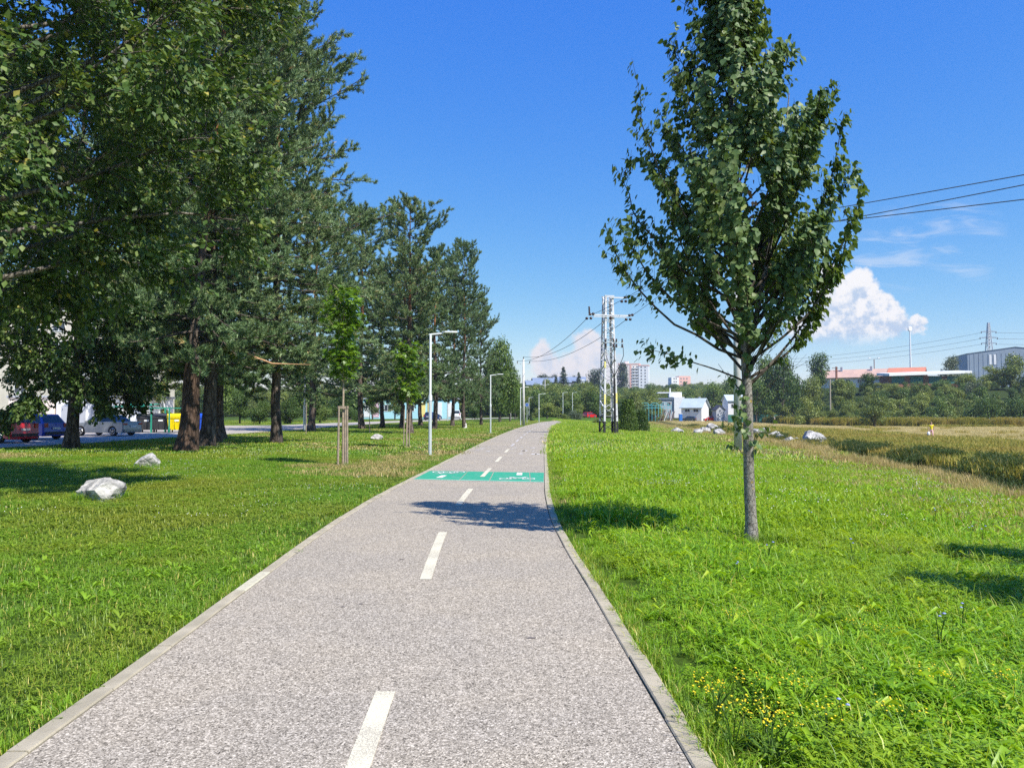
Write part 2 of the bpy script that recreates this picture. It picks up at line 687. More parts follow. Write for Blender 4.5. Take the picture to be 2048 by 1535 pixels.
# ------------------------------------------------------------------ cycle path
m, nt, out = mat_new('asphalt')
t = nt.n('ShaderNodeNewGeometry')
P = t.outputs['Position']
vo = nt.n('ShaderNodeTexVoronoi', feature='F1')
nt.link(P, vo.inputs['Vector'])
vo.inputs['Scale'].default_value = 150
sc = nt.n('ShaderNodeSeparateColor')
nt.link(vo.outputs['Color'], sc.inputs[0])
vo2 = nt.n('ShaderNodeTexVoronoi', feature='F1')
nt.link(P, vo2.inputs['Vector'])
vo2.inputs['Scale'].default_value = 75
sc2 = nt.n('ShaderNodeSeparateColor')
nt.link(vo2.outputs['Color'], sc2.inputs[0])
spk = nt.m('ADD', nt.m('MULTIPLY', sc.outputs[0], 0.65), nt.m('MULTIPLY', sc2.outputs[1], 0.35))
col = nt.ramp(spk, [(0.06, (0.064, 0.054, 0.041)), (0.28, (0.252, 0.219, 0.167)), (0.6, (0.395, 0.346, 0.268)), (0.94, (0.76, 0.68, 0.545))])
big_n = nt.noise(P, 0.55, 5, 0.65)
col = nt.mix(nt.ss(big_n, 0.35, 0.7), nt.mix(1.0, col, (0.93, 0.93, 0.945), 'MULTIPLY'), nt.mix(1.0, col, (1.04, 1.02, 0.99), 'MULTIPLY'))
med_n = nt.noise(P, 5.5, 4, 0.7)
col = nt.mix(nt.ss(med_n, 0.3, 0.75), nt.mix(1.0, col, (0.965, 0.965, 0.965), 'MULTIPLY'), col)
# small old stains
st_n = nt.noise(P, 1.9, 2, 0.5)
col = nt.mix(nt.ss(st_n, 0.72, 0.8, 0, 0.35), col, (0.2, 0.17, 0.15))
b = nt.n('ShaderNodeBsdfPrincipled')
nt.link(col, b.inputs['Base Color'])
b.inputs['Roughness'].default_value = 0.9
b.inputs['Specular IOR Level'].default_value = 0.25
bp = nt.n('ShaderNodeBump')
bp.inputs['Strength'].default_value = 0.45
bp.inputs['Distance'].default_value = 0.006
nt.link(vo.outputs['Distance'], bp.inputs['Height'])
nt.link(bp.outputs[0], b.inputs['Normal'])
nt.link(b.outputs[0], out.inputs[0])

simple('road_asphalt', (0.40, 0.355, 0.30), rough=0.9, var=0.12, scale=0.8, bump=0.3, bscale=60, coord='Object')
simple('kerb_concrete', (0.48, 0.42, 0.30), rough=0.9, col2=(0.36, 0.315, 0.22), scale=5.0, bump=0.5, bscale=120, coord='Object', thr=(0.32, 0.68))
simple('kerb_painted', (0.60, 0.56, 0.40), rough=0.7, col2=(0.48, 0.44, 0.32), scale=22.0, bump=0.3, bscale=120)


def worn_paint(name, col, under, wear=(0.38, 0.5), scale=60):
    m, nt, out = mat_new(name)
    t = nt.n('ShaderNodeNewGeometry')
    a = nt.noise(t.outputs['Position'], scale, 4, 0.75)
    b2 = nt.noise(t.outputs['Position'], 2.4, 3, 0.6)
    f = nt.m('ADD', a, nt.m('MULTIPLY', nt.m('SUBTRACT', b2, 0.5), 0.35))
    c = nt.mix(nt.ss(f, *wear), under, col)
    b = nt.n('ShaderNodeBsdfPrincipled')
    nt.link(c, b.inputs['Base Color'])
    b.inputs['Roughness'].default_value = 0.75
    b.inputs['Specular IOR Level'].default_value = 0.3
    bp = nt.n('ShaderNodeBump')
    bp.inputs['Strength'].default_value = 0.4
    bp.inputs['Distance'].default_value = 0.004
    nt.link(a, bp.inputs['Height'])
    nt.link(bp.outputs[0], b.inputs['Normal'])
    nt.link(b.outputs[0], out.inputs[0])
    return m


worn_paint('line_paint', (0.69, 0.64, 0.47), (0.37, 0.33, 0.255), (0.39, 0.53), 130)
worn_paint('white_paint', (0.82, 0.82, 0.76), (0.45, 0.50, 0.42), (0.40, 0.5), 18)
worn_paint('faint_paint', (0.66, 0.63, 0.57), (0.38, 0.35, 0.33), (0.47, 0.56), 14)
worn_paint('green_paint', (0.030, 0.33, 0.185), (0.12, 0.33, 0.235), (0.30, 0.52), 9)
worn_paint('green_edge_paint', (0.30, 0.62, 0.46), (0.2, 0.42, 0.32), (0.40, 0.5), 30)
simple('joint_dark', (0.05, 0.05, 0.045), rough=0.95)


def strip(name, A, B, mat, dz, parent=None, **kw):
    n = len(A)
    V = np.r_[np.c_[A, terrain(A[:, 0], A[:, 1]) + dz], np.c_[B, terrain(B[:, 0], B[:, 1]) + dz]]
    i = np.arange(n - 1)
    F = np.stack([i, n + i, n + i + 1, i + 1], -1)
    return np_mesh(name, V, F, mat)


path_o = struct('cycle_path', strip('cycle_path', PL, PR, MATS['asphalt'], 0.04), label='pale grey asphalt cycle path curving away to the right')

# painted marks ------------------------------------------------------


def flat(name, polys, mat, dz):
    mb = MB()
    for p in polys:
        mb.quad(*[(x, y, tz(x, y) + dz) for x, y in p])
    return mb.mesh(name, mat)


def mid_x(y):
    return (path_l(y) + path_r(y)) / 2 + 0.03


for k in range(-1, 18):
    y0 = 1.52 + 5.75 * k
    y1 = y0 + 2.85
    ys = np.linspace(y0, y1, 6)
    a = np.c_[mid_x(ys) - 0.055, ys]
    bb = np.c_[mid_x(ys) + 0.055, ys]
    far = y0 > 33
    me = strip('lane_dash', a, bb, MATS['faint_paint' if far else 'line_paint'], 0.044 if not 17 < y0 < 20 else 0.050)
    link('lane_dash', me, path_o, kind='structure')


def band_y(x, lo):
    """front and rear edges of the green crossing band, slightly askew"""
    t = (x + 2.3) / 3.1
    return (18.25 - 0.75 * t) if lo else (20.75 - 0.65 * t)


cuts = [None, -1.22, -0.52, 0.42, None]
for k in range(4):
    poly = []
    for lo in (True, False):
        y_l = band_y(-2.3, lo)
        xs0 = path_l(y_l) + 0.01 if cuts[k] is None else cuts[k] + (0.01 if lo else 0.05)
        y_r = band_y(0.8, lo)
        xs1 = path_r(y_r) - 0.01 if cuts[k + 1] is None else cuts[k + 1] - (0.01 if lo else -0.03)
        e = [(float(xs0), band_y(xs0, lo)), (float(xs1), band_y(xs1, lo))]
        poly += e if lo else e[::-1]
    link('green_band_panel', flat('green_band_panel', [poly], MATS['green_paint'], 0.044), path_o, kind='structure')
poly = [(path_l(18.2), 18.13), (path_r(17.4), 17.38), (path_r(17.5), 17.50), (path_l(18.25), 18.25)]
link('green_band_edge', flat('green_band_edge', [[(float(x), y) for x, y in poly]], MATS['green_edge_paint'], 0.0445), path_o, kind='structure')


def bicycle_sign(cx, cy, flip):
    """painted bicycle: two rings, frame, handlebar and saddle, stretched along the path"""
    polys = []
    sg = -1 if flip else 1

    def T(x, y):
        return (cx + sg * x, cy + sg * y * 1.45)

    def bar(a, b, w=0.035):
        d = Vector((b[0] - a[0], b[1] - a[1]))
        nn = Vector((-d.y, d.x)).normalized() * w / 2
        p = [(a[0] - nn.x, a[1] - nn.y), (b[0] - nn.x, b[1] - nn.y), (b[0] + nn.x, b[1] + nn.y), (a[0] + nn.x, a[1] + nn.y)]
        polys.append([T(*q) for q in p])
    for wx in (-0.27, 0.27):
        for k in range(14):
            a0, a1 = 2 * math.pi * k / 14, 2 * math.pi * (k + 1) / 14
            ri, ro = 0.125, 0.16
            q = [(wx + ri * math.cos(a0), -0.1 + ri * math.sin(a0)), (wx + ro * math.cos(a0), -0.1 + ro * math.sin(a0)),
                 (wx + ro * math.cos(a1), -0.1 + ro * math.sin(a1)), (wx + ri * math.cos(a1), -0.1 + ri * math.sin(a1))]
            polys.append([T(*p) for p in q])
    for a, b2 in [((-0.27, -0.1), (-0.12, 0.15)), ((-0.12, 0.15), (0.18, 0.15)), ((0.18, 0.15), (0.0, -0.1)), ((0.0, -0.1), (-0.12, 0.15)),
                  ((-0.27, -0.1), (0.0, -0.1)), ((0.27, -0.1), (0.16, 0.24)), ((0.16, 0.24), (0.26, 0.27)), ((-0.19, 0.22), (-0.06, 0.22)), ((-0.12, 0.15), (-0.13, 0.22))]:
        bar(a, b2)
    return flat('bicycle_symbol', polys, MATS['white_paint'], 0.050)


link('bicycle_symbol', bicycle_sign(0.12, 18.35, False), path_o, kind='structure', label='white bicycle symbol on the right half of the green band')
link('bicycle_symbol', bicycle_sign(-1.66, 20.1, True), path_o, kind='structure', label='white upside-down bicycle symbol on the left half of the green band')
link('white_mark', flat('white_mark', [[(0.11, 19.25), (0.25, 19.25), (0.27, 20.0), (0.13, 20.0)]], MATS['white_paint'], 0.050), path_o, kind='structure')
link('white_mark', flat('white_mark', [[(-1.82, 18.45), (-1.68, 18.45), (-1.61, 19.2), (-1.75, 19.2)]], MATS['white_paint'], 0.050), path_o, kind='structure')
wornp = []
for (x, y) in [(955, 901), (963, 899), (967, 898), (978, 896), (1024, 899), (1030, 897), (1042, 909), (1046, 903), (1050, 903), (1066, 904), (1068, 910), (1075, 910), (1044, 896), (1066, 897), (976, 904), (1040, 877)]:
    q = ground_at(x, y)
    r = rng.uniform(0.06, 0.13)
    wornp.append([(q.x + r * math.cos(a) * rng.uniform(0.7, 1.3), q.y + 2.6 * r * math.sin(a) * rng.uniform(0.7, 1.3)) for a in np.linspace(0, 2 * math.pi, 7)[:-1]])
link('worn_marking', flat('worn_marking', wornp, MATS['faint_paint'], 0.044), path_o, kind='stuff')

# kerb stones --------------------------------------------------------


def kerb_run(E, side, step, y_max, merged):
    """stones of about one metre along an edge polyline; returns how far it got"""
    seg = np.linalg.norm(np.diff(E, axis=0), axis=1)
    cum = np.r_[0, np.cumsum(seg)]
    tot = cum[-1]
    d = 0.0
    mbj = MB()
    while d + step < tot:
        a0, a1 = d + 0.004, d + step - 0.004
        pts = []
        for q in (a0, (a0 + a1) / 2, a1):
            x = np.interp(q, cum, E[:, 0])
            y = np.interp(q, cum, E[:, 1])
            x2 = np.interp(q + 0.05, cum, E[:, 0])
            y2 = np.interp(q + 0.05, cum, E[:, 1])
            t = Vector((x2 - x, y2 - y)).normalized()
            pts.append((Vector((x, y)), Vector((-t.y, t.x)) * side))
        y_here = pts[0][0].y
        jit = rng.uniform(-0.004, 0.004)
        top = 0.049 + rng.uniform(-0.003, 0.005)
        gap = 0.009 if side < 0 else 0.008
        wdt = 0.105
        mb = MB() if y_here < y_max else mbj
        rings = []
        for (p, nn) in pts:
            ring = []
            for (o, z) in ((gap, -0.06), (gap, top - 0.008), (gap + 0.008, top), (gap + wdt - 0.008, top), (gap + wdt, top - 0.008), (gap + wdt, -0.06)):
                q = p + nn * (o + jit)
                ring.append((q.x, q.y, tz(q.x, q.y) + z))
            rings.append(ring)
        vs = sum(rings, [])
        fs = []
        for i in range(2):
            for k in range(5):
                a, b2 = i * 6 + k, i * 6 + k + 1
                fs.append((a, b2, b2 + 6, a + 6) if side > 0 else (a, a + 6, b2 + 6, b2))
        fs += [tuple(range(5, -1, -1)), tuple(range(12, 18))]
        mb.add(vs, fs)
        if y_here < y_max:
            painted = side > 0 and 6.7 < y_here < 7.5
            if y_here > -3:
                link('kerb_stone', mb.mesh('kerb_stone', MATS['kerb_painted' if painted else 'kerb_concrete']), path_o, kind='structure',
                     label='kerb stone painted cream white' if painted else None)
        d += step
    if mbj.v:
        link('kerb_stone', mbj.mesh('kerb_stone', MATS['kerb_concrete']), path_o, kind='stuff')


kerb_run(PL[::1], 1, 0.80, 58, True)
kerb_run(PR[::1], -1, 1.0, 58, True)

# a few dark specks and a dead leaf on the asphalt
mb = MB()
for (x, y) in [(804, 1126), (686, 1223), (722, 1217), (1062, 1287), (1125, 1101)]:
    q = ground_at(x, y)
    n = 7
    r = 0.010 + 0.012 * rng.random()
    mb.quad(*[(q.x + r * 1.6 * math.cos(a) * rng.uniform(0.7, 1.2), q.y + r * math.sin(a) * rng.uniform(0.7, 1.2), tz(q.x, q.y) + 0.0435) for a in np.linspace(0, 2 * math.pi, n + 1)[:-1]])
simple('stain', (0.13, 0.11, 0.10), rough=0.9)
link('stain', mb.mesh('stain', MATS['stain']), path_o, kind='stuff')

# road ---------------------------------------------------------------
ty = np.linspace(0, len(RN) - 1, 90)
A = np.c_[np.interp(ty, range(len(RN)), [p[0] for p in RN]), np.interp(ty, range(len(RN)), [p[1] for p in RN])]
B = np.c_[np.interp(ty, range(len(RF)), [p[0] for p in RF]), np.interp(ty, range(len(RF)), [p[1] for p in RF])]
struct('road', strip('road', B, A, MATS['road_asphalt'], 0.05), label='grey asphalt street and parking area behind the trees')

# river --------------------------------------------------------------
m, nt, out = mat_new('river_water')
g = nt.n('ShaderNodeNewGeometry')
b = nt.n('ShaderNodeBsdfPrincipled')
b.inputs['Base Color'].default_value = (0.03, 0.04, 0.03, 1)
b.inputs['Roughness'].default_value = 0.08
bp = nt.n('ShaderNodeBump')
bp.inputs['Strength'].default_value = 0.3
nt.link(nt.noise(g.outputs['Position'], 3, 4), bp.inputs['Height'])
nt.link(bp.outputs[0], b.inputs['Normal'])
nt.link(b.outputs[0], out.inputs[0])
yy = np.linspace(-60, 175, 120)
V = np.r_[np.c_[bank_x(yy) + 0.5, yy, np.full(120, -2.05)], np.c_[bank_x(yy) + 7.5, yy, np.full(120, -2.05)]]
i = np.arange(119)
struct('river', np_mesh('river', V, np.stack([i, 120 + i, 121 + i, i + 1], -1), MATS['river_water']))

# ------------------------------------------------------------------ grass and weeds
foliage('grass_blade', [(0.0, (0.078, 0.185, 0.015)), (0.45, (0.185, 0.352, 0.022)), (0.75, (0.303, 0.483, 0.035)), (0.86, (0.468, 0.474, 0.072)), (1.0, (0.800, 0.632, 0.182))],
        trans=0.32, rough=0.42, spec=0.4, wscale=0.22, wcols=((0.146, 0.220, 0.017), (0.448, 0.474, 0.056)), objvar=0.16)
foliage('meadow_blade', [(0.0, (0.088, 0.219, 0.011)), (0.45, (0.209, 0.411, 0.015)), (0.78, (0.364, 0.580, 0.025)), (0.9, (0.572, 0.562, 0.069)), (1.0, (0.736, 0.632, 0.161))],
        trans=0.36, rough=0.42, spec=0.4, wscale=0.35, wcols=((0.132, 0.281, 0.015), (0.462, 0.597, 0.031)), objvar=0.24)
foliage('dry_blade', [(0.0, (0.125, 0.156, 0.036)), (0.35, (0.275, 0.252, 0.078)), (0.7, (0.525, 0.396, 0.156)), (1.0, (0.725, 0.564, 0.288))],
        trans=0.22, rough=0.6, spec=0.25, objvar=0.3)
foliage('field_blade', [(0.0, (0.096, 0.138, 0.017)), (0.4, (0.229, 0.259, 0.033)), (0.75, (0.439, 0.380, 0.076)), (1.0, (0.737, 0.551, 0.164))],
        trans=0.25, rough=0.6, spec=0.25, wscale=0.09, wcols=((0.176, 0.179, 0.028), (0.597, 0.438, 0.114)), objvar=0.25)
foliage('hay', [(0.0, (0.30, 0.25, 0.09)), (0.5, (0.52, 0.42, 0.18)), (1.0, (0.66, 0.55, 0.28))], trans=0.1, rough=0.7, spec=0.2, objvar=0.3)
foliage('reed_leaf', [(0.0, (0.030, 0.055, 0.012)), (0.6, (0.065, 0.115, 0.02)), (1.0, (0.16, 0.18, 0.05))], trans=0.25, rough=0.5, objvar=0.3)
simple('petal_white', (0.80, 0.80, 0.76), rough=0.7, var=0.05)
simple('petal_yellow', (0.80, 0.62, 0.015), rough=0.7, var=0.08)
simple('petal_blue', (0.33, 0.36, 0.80), rough=0.7, var=0.08)
simple('petal_lilac', (0.46, 0.43, 0.56), rough=0.7, var=0.08)
simple('petal_pink', (0.68, 0.36, 0.46), rough=0.7, var=0.08)


class PlantMB:
    """vectorised blades, leaves, flowers with a tint per element"""
    def __init__(self, seed):
        self.r = np.random.default_rng(seed)
        self.V, self.F3, self.F4, self.T, self.M3, self.M4 = [], [], [], [], [], []
        self.n = 0

    def _push(self, V, F3, F4, tint, mi=0):
        """V (n,k,3) per-element verts; F index tuples within an element"""
        n, k, _ = V.shape
        base = self.n + np.arange(n)[:, None, None] * k
        if len(F3):
            f = (np.array(F3)[None] + base).reshape(-1, 3)
            self.F3.append(f)
            self.M3.append(np.full(len(f), mi))
        if len(F4):
            f = (np.array(F4)[None] + base).reshape(-1, 4)
            self.F4.append(f)
            self.M4.append(np.full(len(f), mi))
        self.V.append(V.reshape(-1, 3))
        self.T.append(np.repeat(tint, k))
        self.n += n * k

    def disc(self, n, r):
        a = self.r.uniform(0, 2 * np.pi, n)
        d = r * np.sqrt(self.r.uniform(0, 1, n))
        return np.c_[d * np.cos(a), d * np.sin(a), np.zeros(n)]

    def blades(self, n, rad, h, w, lean=(0.2, 0.8), tint=(0.3, 0.7), dry=0.0, mi=0, z0=-0.02, curl=0.25):
        r = self.r
        p = self.disc(n, rad) + [0, 0, z0]
        a = r.uniform(0, 2 * np.pi, n)
        D = np.c_[np.cos(a), np.sin(a), np.zeros(n)]
        Sd = np.c_[-np.sin(a), np.cos(a), np.zeros(n)]
        H = r.uniform(*h, n)[:, None]
        Wd = r.uniform(*w, n)[:, None]
        Ln = r.uniform(*lean, n)[:, None] * H
        up = np.array([0, 0, 1.0])
        b0, b1 = p - Sd * Wd / 2, p + Sd * Wd / 2
        m = p + up * H * 0.6 + D * Ln * 0.35
        m0, m1 = m - Sd * Wd * 0.42, m + Sd * Wd * 0.42
        t = p + up * H * (1 - curl * Ln / np.maximum(H, 1e-6)) + D * Ln
        V = np.stack([b0, b1, m1, m0, t], 1)
        tt = r.uniform(*tint, n)
        tt = np.where(r.random(n) < dry, r.uniform(0.88, 1.0, n), tt)
        self._push(V, [(3, 2, 4)], [(0, 1, 2, 3)], tt, mi)

    def broad(self, n, rad, L, w, rise=(0.2, 0.7), tint=(0.4, 0.8), mi=0, h0=(0.0, 0.02)):
        r = self.r
        p = self.disc(n, rad)
        p[:, 2] = r.uniform(*h0, n)
        a = r.uniform(0, 2 * np.pi, n)
        D = np.c_[np.cos(a), np.sin(a), np.zeros(n)]
        Sd = np.c_[-np.sin(a), np.cos(a), np.zeros(n)]
        Ll = r.uniform(*L, n)[:, None]
        Wd = r.uniform(*w, n)[:, None]
        e = r.uniform(*rise, n)[:, None]
        up = np.array([0, 0, 1.0])

        def at(f, z):
            return p + D * Ll * f + up * Ll * e * z
        roll = up * Wd * 0.25
        V = np.stack([at(0, 0), at(0.38, 0.62) - Sd * Wd * 0.36 + roll, at(0.38, 0.55), at(0.38, 0.62) + Sd * Wd * 0.36 + roll,
                      at(0.74, 0.95) - Sd * Wd * 0.48 + roll, at(0.74, 0.86), at(0.74, 0.95) + Sd * Wd * 0.48 + roll, at(1, 0.75)], 1)
        self._push(V, [(0, 2, 1), (0, 3, 2), (4, 5, 7), (5, 6, 7)], [(1, 2, 5, 4), (2, 3, 6, 5)], r.uniform(*tint, n), mi)

    def clover(self, n, rad, h, s, tint=(0.35, 0.75), mi=0):
        r = self.r
        p = self.disc(n, rad)
        H = r.uniform(*h, n)
        a0 = r.uniform(0, 2 * np.pi, n)
        tt = r.uniform(*tint, n)
        for k in range(3):
            a = a0 + k * 2.094
            D = np.c_[np.cos(a), np.sin(a), np.zeros(n)]
            Sd = np.c_[-np.sin(a), np.cos(a), np.zeros(n)]
            s_ = r.uniform(*s, n)[:, None]
            c = p + np.c_[np.zeros(n), np.zeros(n), H]
            tilt = np.c_[np.zeros(n), np.zeros(n), r.uniform(-0.3, 0.3, n)]
            V = np.stack([c, c + (D * 0.6 + Sd * 0.45) * s_ + tilt * s_, c + D * s_ * 1.05 + tilt * s_, c + (D * 0.6 - Sd * 0.45) * s_ + tilt * s_], 1)
            self._push(V, [], [(0, 1, 2, 3)], tt, mi)

    def heads(self, n, rad, h, s, mi, flatten=1.0, pos=None):
        r = self.r
        p = self.disc(n, rad) if pos is None else np.array(pos, float)
        n = len(p)
        p = p + np.c_[np.zeros(n), np.zeros(n), r.uniform(*h, n)]
        s_ = r.uniform(*s, n)[:, None]
        ax = np.array([[1, 0, 0], [0, 1, 0], [-1, 0, 0], [0, -1, 0], [0, 0, flatten], [0, 0, -flatten]])
        rot = r.uniform(0, 2 * np.pi, n)
        c, s2 = np.cos(rot), np.sin(rot)
        Vx = p[:, None, :] + np.stack([ax[None, :, 0] * c[:, None] - ax[None, :, 1] * s2[:, None],
                                       ax[None, :, 0] * s2[:, None] + ax[None, :, 1] * c[:, None],
                                       np.broadcast_to(ax[None, :, 2], (n, 6))], -1) * s_[:, :, None]
        self._push(Vx, [(0, 1, 4), (1, 2, 4), (2, 3, 4), (3, 0, 4), (1, 0, 5), (2, 1, 5), (3, 2, 5), (0, 3, 5)], [], np.full(n, 0.5), mi)

    def mesh(self, name, mats):
        F, mi = [], []
        if self.F3:
            F.append(np.concatenate(self.F3))
            mi.append(np.concatenate(self.M3))
        if self.F4:
            F.append(np.concatenate(self.F4))
            mi.append(np.concatenate(self.M4))
        return np_mesh(name, np.concatenate(self.V), F, mats, mi, attrs={'tint': np.concatenate(self.T)})


GN_N = [0]


def scatter(name, pts, rz, sc, vi, meshes, label=None, parent=None):
    """one 'stuff' object that carries copies of the given meshes on points"""
    GN_N[0] += 1
    lib = bpy.data.collections.new('source_%02d' % GN_N[0])
    for k, me in enumerate(meshes):
        lib.objects.link(bpy.data.objects.new('%02d_%02d_%s' % (GN_N[0], k, name), me))
    me = bpy.data.meshes.new(name)
    pts = np.asarray(pts, dtype=np.float32)
    me.vertices.add(len(pts))
    me.vertices.foreach_set('co', pts.ravel())
    for k, a, ty in (('rz', rz, 'FLOAT'), ('sc', sc, 'FLOAT'), ('vi', vi, 'INT')):
        at = me.attributes.new(k, ty, 'POINT')
        at.data.foreach_set('value', np.asarray(a, dtype=np.int32 if ty == 'INT' else np.float32))
    o = link(name, me, parent, kind='stuff', label=label)
    ng = bpy.data.node_groups.new(name, 'GeometryNodeTree')
    ng.interface.new_socket('Geometry', in_out='INPUT', socket_type='NodeSocketGeometry')
    ng.interface.new_socket('Geometry', in_out='OUTPUT', socket_type='NodeSocketGeometry')
    gi, go = ng.nodes.new('NodeGroupInput'), ng.nodes.new('NodeGroupOutput')
    iop = ng.nodes.new('GeometryNodeInstanceOnPoints')
    ci = ng.nodes.new('GeometryNodeCollectionInfo')
    ci.inputs['Collection'].default_value = lib
    ci.inputs['Separate Children'].default_value = True
    ci.inputs['Reset Children'].default_value = True

    def attr(k, ty):
        nd = ng.nodes.new('GeometryNodeInputNamedAttribute')
        nd.data_type = ty
        nd.inputs['Name'].default_value = k
        return nd.outputs['Attribute']
    cx = ng.nodes.new('ShaderNodeCombineXYZ')
    ng.links.new(attr('rz', 'FLOAT'), cx.inputs['Z'])
    er = ng.nodes.new('FunctionNodeEulerToRotation')
    ng.links.new(cx.outputs[0], er.inputs[0])
    iop.inputs['Pick Instance'].default_value = True
    ng.links.new(gi.outputs[0], iop.inputs['Points'])
    ng.links.new(ci.outputs[0], iop.inputs['Instance'])
    ng.links.new(attr('vi', 'INT'), iop.inputs['Instance Index'])
    ng.links.new(er.outputs[0], iop.inputs['Rotation'])
    ng.links.new(attr('sc', 'FLOAT'), iop.inputs['Scale'])
    ng.links.new(iop.outputs[0], go.inputs[0])
    md = o.modifiers.new('scatter', 'NODES')
    md.node_group = ng
    return o


def region_points(n_dens, d0, d1, half=0.74, margin=4.0, rg=None):
    """random ground points in the wedge the camera looks along (with room on both sides), n_dens per square metre"""
    rg = rg or rng
    area = half * (d1**2 - d0**2) + 2 * margin * (d1 - d0)
    n = int(area * n_dens)
    y = rg.uniform(d0, d1, n * 3)
    keep = rg.random(n * 3) < (2 * half * y + 2 * margin) / (2 * half * d1 + 2 * margin)
    y = y[keep][:n]
    x = rg.uniform(-1, 1, len(y)) * (half * y + margin)
    return x, y


MG, MM, MD, MF, MH, MR = (MATS[k] for k in ('grass_blade', 'meadow_blade', 'dry_blade', 'field_blade', 'hay', 'reed_leaf'))
WH, YE, BL, PK = (MATS[k] for k in ('petal_white', 'petal_yellow', 'petal_blue', 'petal_pink'))

# clump kinds at three levels of size
lawn = {0: [], 1: [], 2: []}
mead = {0: [], 1: [], 2: []}
for k in range(6):
    p = PlantMB(100 + k)
    p.blades(70, 0.16, (0.035, 0.095), (0.003, 0.0055), tint=(0.15, 0.72), dry=0.10)
    p.clover(26 if k % 2 else 8, 0.15, (0.02, 0.055), (0.011, 0.018), tint=(0.25, 0.6))
    if k == 3:
        p.broad(5, 0.03, (0.05, 0.10), (0.016, 0.026), tint=(0.3, 0.6))
    lawn[0].append(p.mesh('lawn_clump', [MG]))
    p = PlantMB(140 + k)
    p.blades(1, 0.13, (0.18, 0.34), (0.003, 0.004), lean=(0.3, 1.0), tint=(0.7, 0.95))
    p.blades(44, 0.15, (0.08, 0.24), (0.0032, 0.0065), lean=(0.3, 1.2), tint=(0.1, 0.8), dry=0.03)
    if k in (0, 1, 4):
        p.broad(9, 0.07, (0.09, 0.21), (0.022, 0.05), tint=(0.4, 0.74))
    p.clover(40 if k in (1, 2, 5) else 12, 0.15, (0.05, 0.13), (0.013, 0.022), tint=(0.3, 0.8))
    p.broad(26, 0.15, (0.03, 0.07), (0.008, 0.018), rise=(0.1, 0.6), tint=(0.2, 0.74), h0=(0.02, 0.12))
    mead[0].append(p.mesh('meadow_clump', [MM]))
for k in range(5):
    p = PlantMB(200 + k)
    p.blades(100, 0.32, (0.04, 0.10), (0.006, 0.010), tint=(0.15, 0.72), dry=0.10)
    p.clover(30, 0.30, (0.03, 0.06), (0.02, 0.03), tint=(0.25, 0.6))
    lawn[1].append(p.mesh('lawn_clump', [MG]))
    p = PlantMB(230 + k)
    p.blades(80, 0.32, (0.09, 0.24), (0.006, 0.011), tint=(0.15, 0.75), dry=0.08)
    p.blades(4, 0.32, (0.18, 0.32), (0.004, 0.006), lean=(0.05, 0.4), tint=(0.9, 1.0))
    p.broad(34, 0.3, (0.07, 0.15), (0.018, 0.034), tint=(0.25, 0.76), h0=(0.0, 0.1))
    mead[1].append(p.mesh('meadow_clump', [MM]))
    p = PlantMB(260 + k)
    p.blades(130, 0.85, (0.05, 0.12), (0.016, 0.028), tint=(0.15, 0.72), dry=0.12)
    lawn[2].append(p.mesh('lawn_clump', [MG]))
    p = PlantMB(290 + k)
    p.blades(130, 0.85, (0.10, 0.26), (0.018, 0.03), tint=(0.2, 0.85), dry=0.16)
    mead[2].append(p.mesh('meadow_clump', [MM]))
dry = {0: [], 1: [], 2: []}
for lv, (nb, rad, w) in enumerate([(50, 0.15, (0.003, 0.005)), (90, 0.32, (0.006, 0.01)), (120, 0.85, (0.016, 0.026))]):
    for k in range(3):
        p = PlantMB(320 + 10 * lv + k)
        p.blades(nb, rad, (0.05, 0.15), w, tint=(0.1, 1.0))
        dry[lv].append(p.mesh('dry_clump', [MD]))


def off_path(x, y, pad):
    on = (x > path_l(y) - pad) & (x < path_r(y) + pad) & (y < 118)
    # far bend
    for (a, b) in cpts:
        on |= (x - a)**2 + (y - b)**2 < (2.4 + pad)**2
    return ~on


